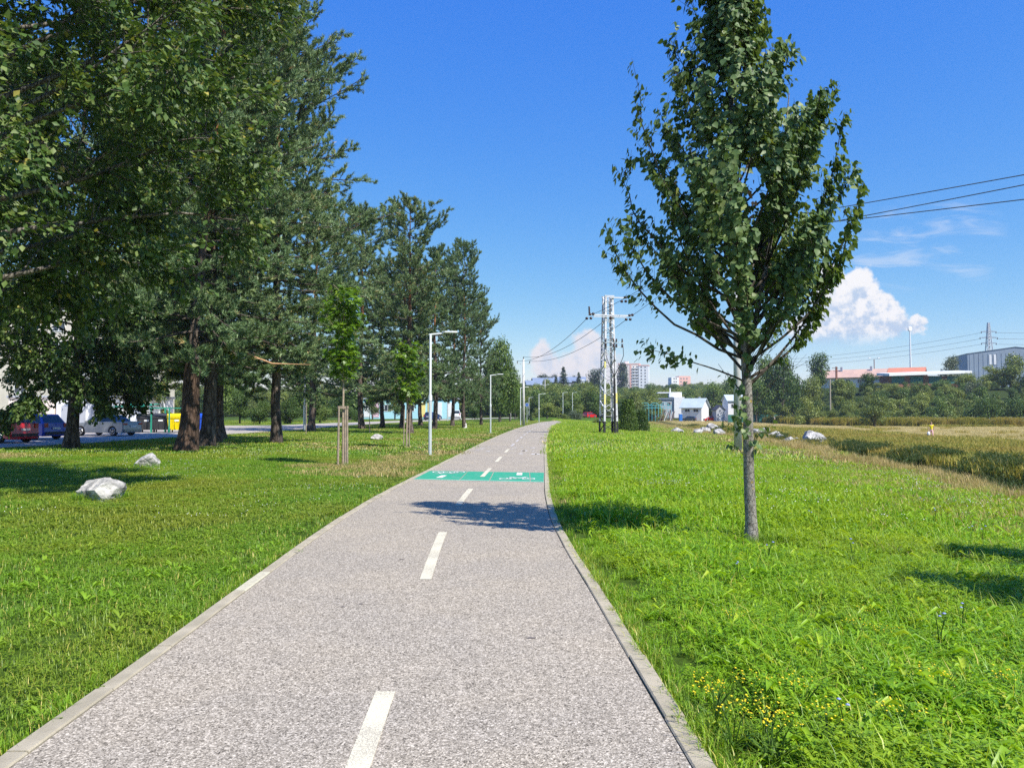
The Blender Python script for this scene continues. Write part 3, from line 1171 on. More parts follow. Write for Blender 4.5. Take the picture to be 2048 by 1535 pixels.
LVL = [(0.6, 9.5, 62, 0.0), (8.5, 30, 15, 0.0), (27, 150, 2.6, 0.0)]
for lv, (d0, d1, dens, _) in enumerate(LVL):
    x, y = region_points(dens, d0, d1)
    pad = (0.20, 0.30, 0.75)[lv]
    ok = off_path(x, y, pad)
    # left lawn
    L = ok & (x < path_l(y)) & ~in_road(x, y) & (y < 140) & (x > -70)
    dn = fbm2(x, y, 0.32, 3)
    edge = path_l(y) - x
    dnn = dn + 0.16 * np.exp(-((edge - 1.5) / 1.2)**2) * (y > 14) + 0.10 * np.exp(-((x + 4.6)**2 + ((y - 21) / 1.4)**2) / 2.2)
    dnn = dnn - 0.12 * sstep((13 - y) / 5)
    isdry = (dnn > 0.70) & (rng.random(len(x)) < np.clip((dnn - 0.68) * 6, 0, 0.7))
    for nm, msk, src in (('lawn_grass', L & ~isdry, lawn[lv]), ('dry_lawn_grass', L & isdry, dry[lv])):
        xx, yy = x[msk], y[msk]
        n = len(xx)
        sz = rng.uniform(0.75, 1.25, n) * (0.8 + 0.5 * fbm2(xx, yy, 0.7, 9))
        scatter(nm, np.c_[xx, yy, terrain(xx, yy)], rng.uniform(0, 6.28, n), sz, rng.integers(0, len(src), n), src)
    # right meadow
    s = x - bank_x(y)
    Rm = ok & (x > path_r(y)) & (s < 0.3) & (y < 175) & ((x - 2.93)**2 + ((y - 9.1) / 1.3)**2 > 0.16)
    pd = sstep((s + 8.5) / 8.0) * 0.75 + 0.10 * sstep((y - 18) / 20) + 0.4 * (fbm2(x, y, 0.4, 5) > 0.80)
    isdry = rng.random(len(x)) < pd
    for nm, msk, src in (('meadow_grass', Rm & ~isdry, mead[lv]), ('dry_meadow_grass', Rm & isdry, dry[lv])):
        xx, yy = x[msk], y[msk]
        n = len(xx)
        near = np.clip((xx - path_r(yy)) / 0.8, 0.45, 1)
        sz = rng.uniform(0.7, 1.25, n) * (0.75 + 0.6 * fbm2(xx, yy, 0.55, 4)) * near
        if 'dry' in nm:
            sz = sz * 1.5
        scatter(nm, np.c_[xx, yy, terrain(xx, yy)], rng.uniform(0, 6.28, n), sz, rng.integers(0, len(src), n), src)

# low fringe right along both kerbs, some of it leaning over the stones
fr = []
for k in range(4):
    p = PlantMB(400 + k)
    p.blades(26, 0.07, (0.04, 0.13), (0.003, 0.0055), lean=(0.3, 1.1), tint=(0.1, 0.7), dry=0.12)
    fr.append(p.mesh('fringe', [MM if k % 2 else MG]))
yy = np.concatenate([rng.uniform(0.8, 9, 620), rng.uniform(9, 30, 620), rng.uniform(30, 70, 400)])
side = rng.random(len(yy)) < 0.62
off = 0.12 + np.abs(rng.normal(0, 0.07, len(yy)))
xx = np.where(side, path_r(yy) + off, path_l(yy) - off - 0.03)
scatter('kerb_grass', np.c_[xx, yy, terrain(xx, yy) + 0.015], rng.uniform(0, 6.28, len(xx)), np.where(side, 1.0, 0.7) * rng.uniform(0.6, 1.25, len(xx)), rng.integers(0, 4, len(xx)), fr)

# small flowers in the grass
fl = []
for k in range(3):
    p = PlantMB(430 + k)
    p.heads(6, 0.35, (0.05, 0.10), (0.005, 0.009), 0, 0.9)
    fl.append(p.mesh('clover_flower', [WH]))
p = PlantMB(435)
p.heads(9, 0.5, (0.12, 0.26), (0.008, 0.015), 0, 0.5)
fl.append(p.mesh('meadow_flower', [WH]))
p = PlantMB(436)
p.heads(2, 0.3, (0.08, 0.16), (0.009, 0.012), 0, 0.9)
fl.append(p.mesh('pink_clover', [PK]))
x, y = region_points(1.3, 4, 40)
ok = off_path(x, y, 0.5) & ~in_road(x, y)
L = ok & (x < path_l(y)) & (fbm2(x, y, 0.35, 12) > 0.50)
Rr = ok & (x > path_r(y)) & (x < bank_x(y) - 1) & (fbm2(x, y, 0.3, 15) > 0.44) & (rng.random(len(x)) < np.clip((y - 8) / 16, 0.10, 1.0))
vi = np.where(L, rng.integers(0, 3, len(x)), 3)
vi = np.where(rng.random(len(x)) < 0.06, 4, vi)
k = L | Rr
x, y, vi = x[k], y[k], vi[k]
scatter('clover_flowers', np.c_[x, y, terrain(x, y)], rng.uniform(0, 6.28, len(x)), rng.uniform(0.8, 1.25, len(x)), vi, fl)

# river bank: tall dry grass on the near rim, dark sedge in the channel, rough grass beyond
tall, sedge, rough_f, hayc, weeds = [], [], [], [], []
for k in range(4):
    p = PlantMB(500 + k)
    p.blades(60, 0.35, (0.30, 0.75), (0.008, 0.014), lean=(0.1, 0.6), tint=(0.3, 1.0), curl=0.1)
    tall.append(p.mesh('tall_grass', [MD]))
    p = PlantMB(520 + k)
    p.blades(70, 0.45, (0.5, 1.15), (0.014, 0.026), lean=(0.2, 0.8), tint=(0.1, 0.9))
    p.broad(50, 0.5, (0.12, 0.3), (0.04, 0.08), tint=(0.1, 0.8), h0=(0.1, 0.8))
    sedge.append(p.mesh('sedge', [MR]))
    p = PlantMB(540 + k)
    p.blades(150, 1.0, (0.22, 0.6), (0.022, 0.04), lean=(0.1, 0.6), tint=(0.1, 0.95))
    rough_f.append(p.mesh('rough_grass', [MF]))
    p = PlantMB(560 + k)
    p.blades(120, 1.1, (0.04, 0.12), (0.03, 0.06), lean=(0.4, 1.6), tint=(0.2, 1.0))
    hayc.append(p.mesh('hay', [MH]))
    p = PlantMB(580 + k)
    p.blades(90, 0.8, (0.9, 1.9), (0.03, 0.06), lean=(0.05, 0.3), tint=(0.2, 0.9))
    p.broad(70, 0.8, (0.2, 0.4), (0.08, 0.16), tint=(0.1, 0.7), h0=(0.3, 1.4))
    p.heads(4 if k < 1 else 0, 0.7, (0.9, 1.9), (0.05, 0.12), 1, 0.35)
    weeds.append(p.mesh('weeds', [MF, WH]))
y = np.concatenate([rng.uniform(8, 60, 1100), rng.uniform(60, 140, 500)])
s = rng.normal(-0.35, 0.5, len(y))
x = bank_x(y) + s
scatter('bank_grass', np.c_[x, y, terrain(x, y)], rng.uniform(0, 6.28, len(x)), rng.uniform(0.3, 0.75, len(x)) * (0.6 + 0.7 * fbm2(x, y, 0.5, 31)), rng.integers(0, 4, len(x)), tall)
y = np.concatenate([rng.uniform(12, 60, 2600), rng.uniform(60, 150, 1500)])
s = rng.uniform(0.5, 8.6, len(y))
x = bank_x(y) + s
den = fbm2(x, y, 0.22, 21)
k = (den > 0.40) & (rng.random(len(x)) < np.where(s > 3.2, 1, 0.3))
x, y, s = x[k], y[k], s[k]
scatter('river_sedge', np.c_[x, y, terrain(x, y)], rng.uniform(0, 6.28, len(x)), rng.uniform(0.55, 1.15, len(x)) * np.where(s > 5, 0.85, 1.0), rng.integers(0, 4, len(x)), sedge)
n = 11000
y = rng.uniform(14, 152, n)
x = bank_x(y) + 7.2 + rng.random(n)**1.3 * (0.78 * y + 22 - bank_x(y)).clip(6)
hw = hay_w(x, y)
k = (rng.random(n) > hw * 0.985) & (y < 151) & (x / y < 0.8)
src = rng.integers(0, 4, n)
edge = np.clip((bank_x(y) + 11 - x) / 4, 0, 1)
scatter('field_grass', np.c_[x, y, terrain(x, y)][k], rng.uniform(0, 6.28, n)[k], (rng.uniform(0.6, 1.1, n) + 0.25 * edge)[k], src[k], rough_f)
n = 16000
y = rng.uniform(56, 235, n)
x = rng.uniform(26, 150, n)
row = 0.5 + 0.5 * np.sin(x * 1.35 + 0.2 * y)
k = (rng.random(n) < hay_w(x, y) * (0.25 + 0.75 * row))
scatter('mown_hay', np.c_[x, y, terrain(x, y)][k], rng.uniform(0, 6.28, n)[k], rng.uniform(0.6, 1.1, n)[k], rng.integers(0, 4, n)[k], hayc)
n = 1900
a = rng.uniform(0.31, 0.75, n)
y = hill_foot(a) - 1 + rng.random(n) * 9
x = a * y
scatter('tall_weeds', np.c_[x, y, terrain(x, y)], rng.uniform(0, 6.28, n), rng.uniform(0.4, 1.15, n), rng.integers(0, 4, n), weeds)

# ------------------------------------------------------------------ trees


def bark(name, lo, hi, scale=9.0, patches=None, h0=None, h1=None, hcol=None, stretch=(1, 1, 0.25), crack_w=0.16, crack_c=(0.45, 0.42, 0.4)):
    m, nt, out = mat_new(name)
    t = nt.n('ShaderNodeTexCoord')
    mp = nt.n('ShaderNodeMapping')
    mp.inputs['Scale'].default_value = stretch
    nt.link(t.outputs['Object'], mp.inputs[0])
    n1 = nt.noise(mp.outputs[0], scale, 6, 0.7, 0.4)
    vo = nt.n('ShaderNodeTexVoronoi', feature='DISTANCE_TO_EDGE')
    vo.inputs['Scale'].default_value = scale * 1.4
    nt.link(mp.outputs[0], vo.inputs['Vector'])
    crack = nt.ss(vo.outputs[0], 0.0, crack_w)
    c = nt.mix(nt.ss(n1, 0.3, 0.7), lo, hi)
    if hcol is not None:
        sp = nt.n('ShaderNodeSeparateXYZ')
        nt.link(t.outputs['Object'], sp.inputs[0])
        c = nt.mix(nt.ss(nt.m('ADD', sp.outputs[2], nt.m('MULTIPLY', n1, 3.0)), h0, h1), c, nt.mix(n1, tuple(x * 0.6 for x in hcol), hcol))
    if patches is not None:
        n3 = nt.noise(t.outputs['Object'], 7.0, 4, 0.7)
        c = nt.mix(nt.ss(n3, 0.60, 0.66), c, patches)
    c = nt.mix(crack, nt.mix(1.0, c, crack_c, 'MULTIPLY'), c)
    b = nt.n('ShaderNodeBsdfPrincipled')
    nt.link(c, b.inputs['Base Color'])
    b.inputs['Roughness'].default_value = 0.9
    b.inputs['Specular IOR Level'].default_value = 0.2
    bp = nt.n('ShaderNodeBump')
    bp.inputs['Strength'].default_value = 0.9
    bp.inputs['Distance'].default_value = 0.025
    nt.link(nt.m('ADD', crack, n1), bp.inputs['Height'])
    nt.link(bp.outputs[0], b.inputs['Normal'])
    nt.link(b.outputs[0], out.inputs[0])
    return m


bark('grey_bark', (0.17, 0.155, 0.13), (0.36, 0.335, 0.29), scale=16, patches=(0.42, 0.31, 0.07), stretch=(1, 1, 0.7), crack_w=0.05, crack_c=(0.72, 0.7, 0.68))
bark('dark_bark', (0.055, 0.048, 0.04), (0.15, 0.13, 0.105), scale=5)
bark('pine_bark', (0.06, 0.048, 0.04), (0.20, 0.16, 0.13), scale=5, h0=8.0, h1=12.0, hcol=(0.42, 0.19, 0.085))
bark('pine_branch_bark', (0.07, 0.06, 0.05), (0.19, 0.16, 0.13), scale=8)
bark('pale_bark', (0.15, 0.135, 0.11), (0.30, 0.275, 0.23), scale=10)
simple('sapling_bark', (0.42, 0.34, 0.24), col2=(0.28, 0.22, 0.15), scale=12, rough=0.85, bump=0.3)

foliage('linden_leaf', [(0.0, (0.067, 0.122, 0.037)), (0.5, (0.127, 0.206, 0.062)), (0.85, (0.256, 0.315, 0.118)), (1.0, (0.431, 0.463, 0.099))],
        trans=0.27, rough=0.5, spec=0.4, tcol=(1.4, 1.3, 0.5))
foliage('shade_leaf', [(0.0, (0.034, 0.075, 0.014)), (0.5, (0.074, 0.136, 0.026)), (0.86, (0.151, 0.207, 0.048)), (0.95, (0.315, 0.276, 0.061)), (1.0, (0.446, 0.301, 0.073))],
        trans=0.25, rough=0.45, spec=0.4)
foliage('tree_leaf', [(0.0, (0.039, 0.087, 0.020)), (0.5, (0.089, 0.164, 0.034)), (0.84, (0.197, 0.261, 0.070)), (0.93, (0.392, 0.396, 0.089)), (1.0, (0.511, 0.396, 0.099))],
        trans=0.28, rough=0.5, spec=0.35)
foliage('maple_leaf', [(0.0, (0.079, 0.165, 0.012)), (0.6, (0.152, 0.284, 0.018)), (1.0, (0.290, 0.396, 0.040))], trans=0.4, rough=0.4, spec=0.45)
foliage('pine_needle', [(0.0, (0.082, 0.149, 0.057)), (0.5, (0.166, 0.259, 0.105)), (0.88, (0.320, 0.404, 0.168)), (1.0, (0.567, 0.420, 0.174))],
        trans=0.10, rough=0.45, spec=0.4, objvar=0.35)
foliage('bush_leaf', [(0.0, (0.042, 0.085, 0.015)), (0.5, (0.091, 0.160, 0.029)), (1.0, (0.201, 0.282, 0.057))], trans=0.2, rough=0.45, spec=0.35, objvar=0.7)
foliage('olive_leaf', [(0.0, (0.083, 0.119, 0.022)), (0.5, (0.176, 0.232, 0.045)), (1.0, (0.343, 0.384, 0.088))], trans=0.25, rough=0.45, spec=0.35, objvar=0.5)
foliage('silver_leaf', [(0.0, (0.075, 0.105, 0.055)), (0.5, (0.14, 0.175, 0.095)), (1.0, (0.23, 0.26, 0.16))], trans=0.2, rough=0.45, spec=0.35, objvar=0.3)
foliage('spruce_needle', [(0.0, (0.027, 0.054, 0.028)), (0.6, (0.060, 0.096, 0.053)), (1.0, (0.128, 0.143, 0.070))], trans=0.05, rough=0.5, spec=0.3, objvar=0.5)
simple('withered', (0.36, 0.20, 0.11), rough=0.8, var=0.3, scale=20)

LEAF_HEART = (np.array([[0, 0, 0], [0.36, 0.10, 0.02], [0.43, 0.42, 0.03], [0, 1.0, -0.10], [-0.43, 0.42, 0.03], [-0.36, 0.10, 0.02], [0, 0.42, -0.06]]),
              [(6, 2, 3), (6, 3, 4), (0, 1, 6), (0, 6, 5), (1, 2, 6), (5, 6, 4)], [])
LEAF_OVAL = (np.array([[0, 0, 0], [0.33, 0.45, 0.05], [0, 1.0, -0.05], [-0.33, 0.45, 0.05]]), [(0, 1, 2), (0, 2, 3)], [])
_a = []
for k, (an, ra) in enumerate([(-100, .30), (-78, .62), (-58, .36), (-38, .92), (-18, .46), (0, 1.05), (18, .46), (38, .92), (58, .36), (78, .62), (100, .30)]):
    _a.append([ra * math.sin(R(an)) * 0.95, 0.12 + ra * math.cos(R(an)) * 0.88, -0.10 * ra])
LEAF_MAPLE = (np.array([[0, 0.1, 0.04]] + _a), [(0, k + 2, k + 1) for k in range(10)], [])


def leaf_xf(P, N, T, size):
    """per-leaf axes: tip direction T, face normal N -> (side, tip, normal) scaled"""
    T = T / np.maximum(np.linalg.norm(T, axis=1)[:, None], 1e-6)
    X = np.cross(T, N)
    X /= np.maximum(np.linalg.norm(X, axis=1)[:, None], 1e-6)
    N2 = np.cross(X, T)
    s = size[:, None]
    return X * s, T * s, N2 * s


def leaf_arrays(P, N, T, size, tmpl, tint):
    tv, f3, f4 = tmpl
    X, Y, Z = leaf_xf(P, N, T, size)
    V = P[:, None, :] + tv[None, :, 0:1] * X[:, None, :] + tv[None, :, 1:2] * Y[:, None, :] + tv[None, :, 2:3] * Z[:, None, :]
    n, k = V.shape[:2]
    base = np.arange(n)[:, None, None] * k
    F3 = (np.array(f3)[None] + base).reshape(-1, 3)
    return V.reshape(-1, 3), F3, np.repeat(tint, k)


def unit(v):
    return v / np.maximum(np.linalg.norm(v, axis=-1, keepdims=True), 1e-9)


class Tubes:
    """many tapered tubes -> one mesh"""
    def __init__(self):
        self.V, self.F, self.n = [], [], 0

    def add(self, pts, rad, sides=6):
        pts = np.asarray(pts, float)
        rad = np.asarray(rad, float)
        t = unit(np.gradient(pts, axis=0))
        ref = np.array([0.31, 0.17, 0.93]) if abs(t[0] @ np.array([0.31, 0.17, 0.93])) < 0.93 else np.array([1.0, 0, 0])
        a = unit(np.cross(t, ref))
        b = np.cross(t, a)
        th = np.arange(sides) * 2 * np.pi / sides
        ring = a[:, None, :] * np.cos(th)[None, :, None] + b[:, None, :] * np.sin(th)[None, :, None]
        V = pts[:, None, :] + ring * rad[:, None, None]
        m = len(pts)
        i = np.arange(m - 1)[:, None] * sides
        k = np.arange(sides)[None]
        k2 = (k + 1) % sides
        F = np.stack([i + k, i + k2, i + sides + k2, i + sides + k], -1).reshape(-1, 4)
        self.V.append(V.reshape(-1, 3))
        self.F.append(F + self.n)
        self.n += m * sides

    def mesh(self, name, mat):
        return np_mesh(name, np.concatenate(self.V), np.concatenate(self.F), mat, smooth=True)


def limb(p, d, L, rg, up=0.0, wig=0.12, n=7):
    """a bending branch line from p along d"""
    pts = [np.array(p, float)]
    d = unit(np.array(d, float))
    for k in range(n - 1):
        d = unit(d + np.array([0, 0, up]) / n + rg.normal(0, wig, 3) / math.sqrt(n))
        pts.append(pts[-1] + d * L / (n - 1))
    return np.array(pts)


def along(pts, f):
    x = np.asarray(f) * (len(pts) - 1)
    i = np.clip(np.floor(x).astype(int), 0, len(pts) - 2)
    t = (x - i)[..., None]
    return pts[i] * (1 - t) + pts[i + 1] * t, unit(pts[i + 1] - pts[i])


def side_dir(d, rg, ang):
    r = rg.normal(size=3)
    s = unit(np.cross(d, r))
    return unit(d * math.cos(ang) + s * math.sin(ang))


# --- the young upswept tree beside the path ---------------------------------


def young_tree(seed, H, envelope, lean, r0=0.072, n_br=116, leaf=0.080, bare=True, sweeps=()):
    rg = np.random.default_rng(seed)
    tr, br = Tubes(), Tubes()
    hs = np.linspace(0, H * 0.93, 22)
    wob = np.cumsum(rg.normal(0, 0.008, (22, 2)), axis=0)
    trunk = np.c_[lean[0] * hs / H + wob[:, 0] - wob[0, 0], lean[1] * hs / H + wob[:, 1] - wob[0, 1], hs]
    rad = r0 * (1 - 0.80 * (hs / H)) * (1 + 0.35 * np.exp(-hs / 0.12))
    tr.add(trunk, rad, 12)
    # a second leader
    k0 = 7
    sec = limb(trunk[k0], (0.30, 0.1, 1), H * 0.50, rg, up=1.2, wig=0.05, n=10)
    tr.add(sec, np.linspace(r0 * 0.55, 0.006, 10), 9)
    P, D = [], []
    specs = []
    for k in range(n_br):
        f = 0.27 + 0.69 * ((k + rg.random()) / n_br) ** 0.95
        specs.append((f, rg.uniform(0, 2 * np.pi), 1.0))
    for f, az, sc in specs:
        h = H * f
        base, _ = along(trunk, np.array(f / 0.93 if f / 0.93 < 1 else 0.99))
        if rg.random() < 0.3 and 0.36 < f < 0.8:
            base, _ = along(sec, np.array((f - 0.33) / 0.6))
        # upswept: reach the envelope higher than the base
        tgt_h = min(h + H * 0.20 * (1 - 0.5 * f) + 0.25, H)
        w = envelope(tgt_h / H) * rg.uniform(0.55, 1.08)
        dirn = np.array([math.cos(az) * w, math.sin(az) * w, (tgt_h - h) * 0.55])
        L = np.linalg.norm([w, tgt_h - h])
        pts = limb(base, dirn, L * 1.08, rg, up=0.9, wig=0.10, n=8)
        rr = max(0.005, 0.020 * (1 - f) + 0.007)
        br.add(pts, np.linspace(rr, 0.0025, 8), 5)
        nsub = int(8 + 9 * min(1, L / 1.3))
        for j in range(nsub):
            ff = rg.uniform(0.22, 0.95)
            p, d = along(pts, np.array(ff))
            sd = side_dir(d, rg, rg.uniform(0.5, 1.1))
            sl = rg.uniform(0.16, 0.42) * (0.7 + 0.5 * (1 - ff))
            sp = limb(p, sd, sl, rg, up=0.5, wig=0.15, n=4)
            br.add(sp, np.linspace(0.0035, 0.0015, 4), 3)
            m = rg.integers(7, 14)
            q, dd = along(sp, rg.uniform(0.15, 1.0, m))
            P.append(q)
            D.append(dd)
        m = int(12 + 20 * L)
        q, dd = along(pts, rg.uniform(0.38, 1.0, m))
        P.append(q)
        D.append(dd)
    # leafy water shoots low on the trunk, and a long side branch hanging out to the left
    for k in range(15):
        f = rg.uniform(0.15, 0.34)
        base, _ = along(trunk, np.array(f))
        az = rg.uniform(0, 6.28)
        pts = limb(base, (math.cos(az) * 0.8, math.sin(az) * 0.8, 0.5), rg.uniform(0.22, 0.55), rg, up=0.2, wig=0.3, n=5)
        br.add(pts, np.linspace(0.006, 0.002, 5), 4)
        q, dd = along(pts, rg.uniform(0.3, 1.0, rg.integers(6, 14)))
        P.append(q)
        D.append(dd)
    for (f, vec, L, m) in ((0.30, (-0.85, -0.1, 0.42), 1.35, 90), (0.42, (-0.75, -0.05, 0.72), 1.55, 44), (0.40, (-0.55, -0.3, 0.85), 1.2, 26)):
        base, _ = along(trunk, np.array(f))
        pts = limb(base, vec, L, rg, up=-0.15 if f < 0.35 else 0.5, wig=0.12, n=9)
        br.add(pts, np.linspace(0.014, 0.002, 9), 5)
        q, dd = along(pts, rg.uniform(0.5 if f < 0.35 else 0.4, 1.0, m))
        P.append(q + rg.normal(0, 0.07, q.shape))
        D.append(dd)
    # long upswept limbs that carry the outline: (base height, tip x, tip y, tip z)
    for (hb, tx_, ty_, tz_, m) in sweeps:
        base, _ = along(trunk, np.array(hb / (H * 0.93)))
        tip = np.array([tx_, ty_, tz_])
        mid1 = base + (tip - base) * [0.55, 0.55, 0.30]
        mid2 = base + (tip - base) * [0.88, 0.88, 0.68]
        kn = np.array([base, mid1, mid2, tip])
        tq = np.linspace(0, 3, 11)
        pts = np.stack([hermite(range(4), kn[:, c_], tq) for c_ in range(3)], 1) + rg.normal(0, 0.012, (11, 3))
        pts[0] = base
        br.add(pts, np.linspace(0.020, 0.0025, 11), 5)
        for j in range(15):
            p, d = along(pts, np.array(rg.uniform(0.3, 1.0)))
            sp = limb(p, side_dir(d, rg, rg.uniform(0.4, 0.9)), rg.uniform(0.14, 0.36), rg, up=0.6, wig=0.15, n=4)
            br.add(sp, np.linspace(0.0035, 0.0015, 4), 3)
            q, dd = along(sp, rg.uniform(0.1, 1.0, rg.integers(7, 13)))
            P.append(q)
            D.append(dd)
        q, dd = along(pts, rg.uniform(0.36, 1.0, m))
        P.append(q + rg.normal(0, 0.03, q.shape))
        D.append(dd)
    # bare twigs low on the far side
    if bare:
        for k in range(16):
            f = rg.uniform(0.22, 0.42)
            base, _ = along(trunk, np.array(f))
            az = rg.uniform(-0.7, 0.9)
            pts = limb(base, (math.cos(az) * 0.7, math.sin(az) * 0.5, 0.75), rg.uniform(0.5, 1.15), rg, up=0.5, wig=0.2, n=7)
            br.add(pts, np.linspace(0.005, 0.0012, 7), 3)
            for j in range(3):
                p, d = along(pts, np.array(rg.uniform(0.3, 0.9)))
                br.add(limb(p, side_dir(d, rg, 0.6), rg.uniform(0.12, 0.35), rg, up=0.5, n=4), np.linspace(0.003, 0.001, 4), 3)
    P, D = np.concatenate(P), np.concatenate(D)
    n = len(P)
    ax = along(trunk, np.clip(P[:, 2] / (H * 0.93), 0, 0.999))[0]
    out = unit((P - ax) * [1, 1, 0.3])
    # petiole offset, hanging blades facing out and up
    P = P + unit(rg.normal(size=(n, 3)) + D * 0.3 + out * 0.4) * rg.uniform(0.02, 0.06, (n, 1))
    T = unit(out * 0.45 + rg.normal(0, 0.42, (n, 3)) + np.array([0, 0, -0.75]))
    N = unit(out * 0.9 + np.array([0, 0, 0.55]) + rg.normal(0, 0.38, (n, 3)))
    size = leaf * rg.uniform(0.65, 1.2, n)
    tint = np.clip(rg.beta(2.2, 2.2, n) * 0.92 + (rg.random(n) < 0.015) * 0.3, 0, 1)
    return tr, br, P, N, T, size, tint


ENV_Z = np.array([1.0, 1.9, 2.3, 2.7, 3.3, 3.9, 4.3, 4.85, 5.46, 6.08, 6.4, 6.7, 7.1])
ENV_W = np.array([0.2, 0.40, 0.52, 0.72, 1.10, 1.36, 1.30, 1.18, 1.00, 0.72, 0.55, 0.37, 0.08])
HT = 7.05
env = lambda f: float(np.interp(f * HT, ENV_Z, ENV_W))
tb = ground_at(1503, 1091)
SWEEPS = [(2.25, -1.74, 0.1, 3.95, 60), (2.5, -1.55, -0.35, 3.75, 50), (2.9, -1.50, 0.2, 4.62, 60), (3.3, -1.38, -0.2, 5.52, 50), (2.45, 1.45, 0.1, 4.45, 55), (3.0, 1.08, -0.3, 5.15, 55),
          (2.2, 1.18, -0.25, 3.95, 55), (2.0, 0.98, 0.2, 3.2, 45), (2.3, -1.1, -0.6, 3.3, 50), (2.3, 0.5, -0.95, 3.7, 60), (2.6, -0.5, -1.1, 4.3, 60), (3.0, 0.7, 0.9, 4.9, 50), (2.4, -0.8, 0.9, 4.0, 50)]
tr, br, P, N, T, sz, ti = young_tree(11, HT, env, (-0.26, 0.05), sweeps=SWEEPS)
tree = thing('young_linden_tree', 'slender young tree with upswept grey-green leafy crown standing in the meadow beside the path', 'tree', tb)
link('trunk', tr.mesh('trunk', MATS['grey_bark']), tree)
link('branches', br.mesh('branches', MATS['dark_bark']), tree, kind='stuff')
camv = np.array([0, 0, EYE]) - np.array(tb)
view = unit(camv[None] - P)
px_size = sz * np.abs((unit(N) * view).sum(1)) / np.linalg.norm(camv[None] - P, axis=1)
axis_d = np.linalg.norm(P[:, :2] - np.interp(P[:, 2], [0, HT], [0, -0.26])[:, None] * [1, 0], axis=1)
front = (P * [camv[0], camv[1], 0]).sum(1) / np.linalg.norm(camv[:2]) > 0.1
order = np.argsort(-(px_size * np.where(front, 1, 0.2)))
own = order[:300]
rest = order[300:]
V, F3, tt = leaf_arrays(P[rest], N[rest], T[rest], sz[rest], LEAF_HEART, ti[rest])
link('foliage', np_mesh('foliage', V, F3, MATS['linden_leaf'], attrs={'tint': tt}), tree, kind='stuff')
leaf_me = []
for k in range(6):
    tv, f3, _ = LEAF_HEART
    leaf_me.append(np_mesh('leaf', tv, np.array(f3), MATS['linden_leaf'], attrs={'tint': np.full(len(tv), 0.12 + 0.14 * k)}))
X, Y, Z = leaf_xf(P[own], N[own], T[own], np.ones(300))
for k, i in enumerate(own):
    o = link('leaf', leaf_me[int(min(5, ti[i] * 6))], tree)
    M = Matrix(((X[k][0], Y[k][0], Z[k][0], 0), (X[k][1], Y[k][1], Z[k][1], 0), (X[k][2], Y[k][2], Z[k][2], 0), (0, 0, 0, 1)))
    o.matrix_basis = Matrix.Translation(P[i]) @ M @ Matrix.Scale(float(sz[i]), 4)
rgw = np.random.default_rng(5)
for (x, y) in ((1463, 392), (1503, 388)):
    w = at_depth(x, y, tb.y - 0.55) - tb
    n = 16
    Pw = np.array(w) + rgw.normal(0, 0.06, (n, 3)) * [0.7, 0.7, 1.5]
    V, F3, tt = leaf_arrays(Pw, unit(rgw.normal(size=(n, 3))), unit(np.array([0, 0, -1.0]) + rgw.normal(0, 0.4, (n, 3))), rgw.uniform(0.05, 0.09, n), LEAF_OVAL, np.full(n, .5))
    link('withered_leaves', np_mesh('withered_leaves', V, F3, MATS['withered']), tree, label='hanging bunch of withered brown leaves', kind='stuff')

# two more of the row, standing behind the camera's right shoulder: their shadows lie on the grass
tr, br, P, N, T, sz, ti = young_tree(23, HT, env, (0.2, 0.1), n_br=90, bare=False)
V, F3, tt = leaf_arrays(P, N, T, sz, LEAF_OVAL, ti)
me_t, me_b, me_f = tr.mesh('trunk', MATS['grey_bark']), br.mesh('branches', MATS['dark_bark']), np_mesh('foliage', V, F3, MATS['linden_leaf'], attrs={'tint': tt})
for (x, y, s, lab) in ((7.75, 2.9, 1.0, 'young leafy tree whose crown throws the long shadow onto the near meadow grass'),
                       (8.4, 5.2, 0.85, 'smaller young leafy tree whose crown throws the short shadow farther off in the meadow')):
    o = thing('young_linden_tree', lab, 'tree', on_ground(x, y), rz=x, group='young trees in a row by the path')
    o.scale = (s, s, s)
    link('trunk', me_t, o)
    link('branches', me_b, o, kind='stuff')
    link('foliage', me_f, o, kind='stuff')

# --- big broadleaf trees on the lawn ------------------------------------------


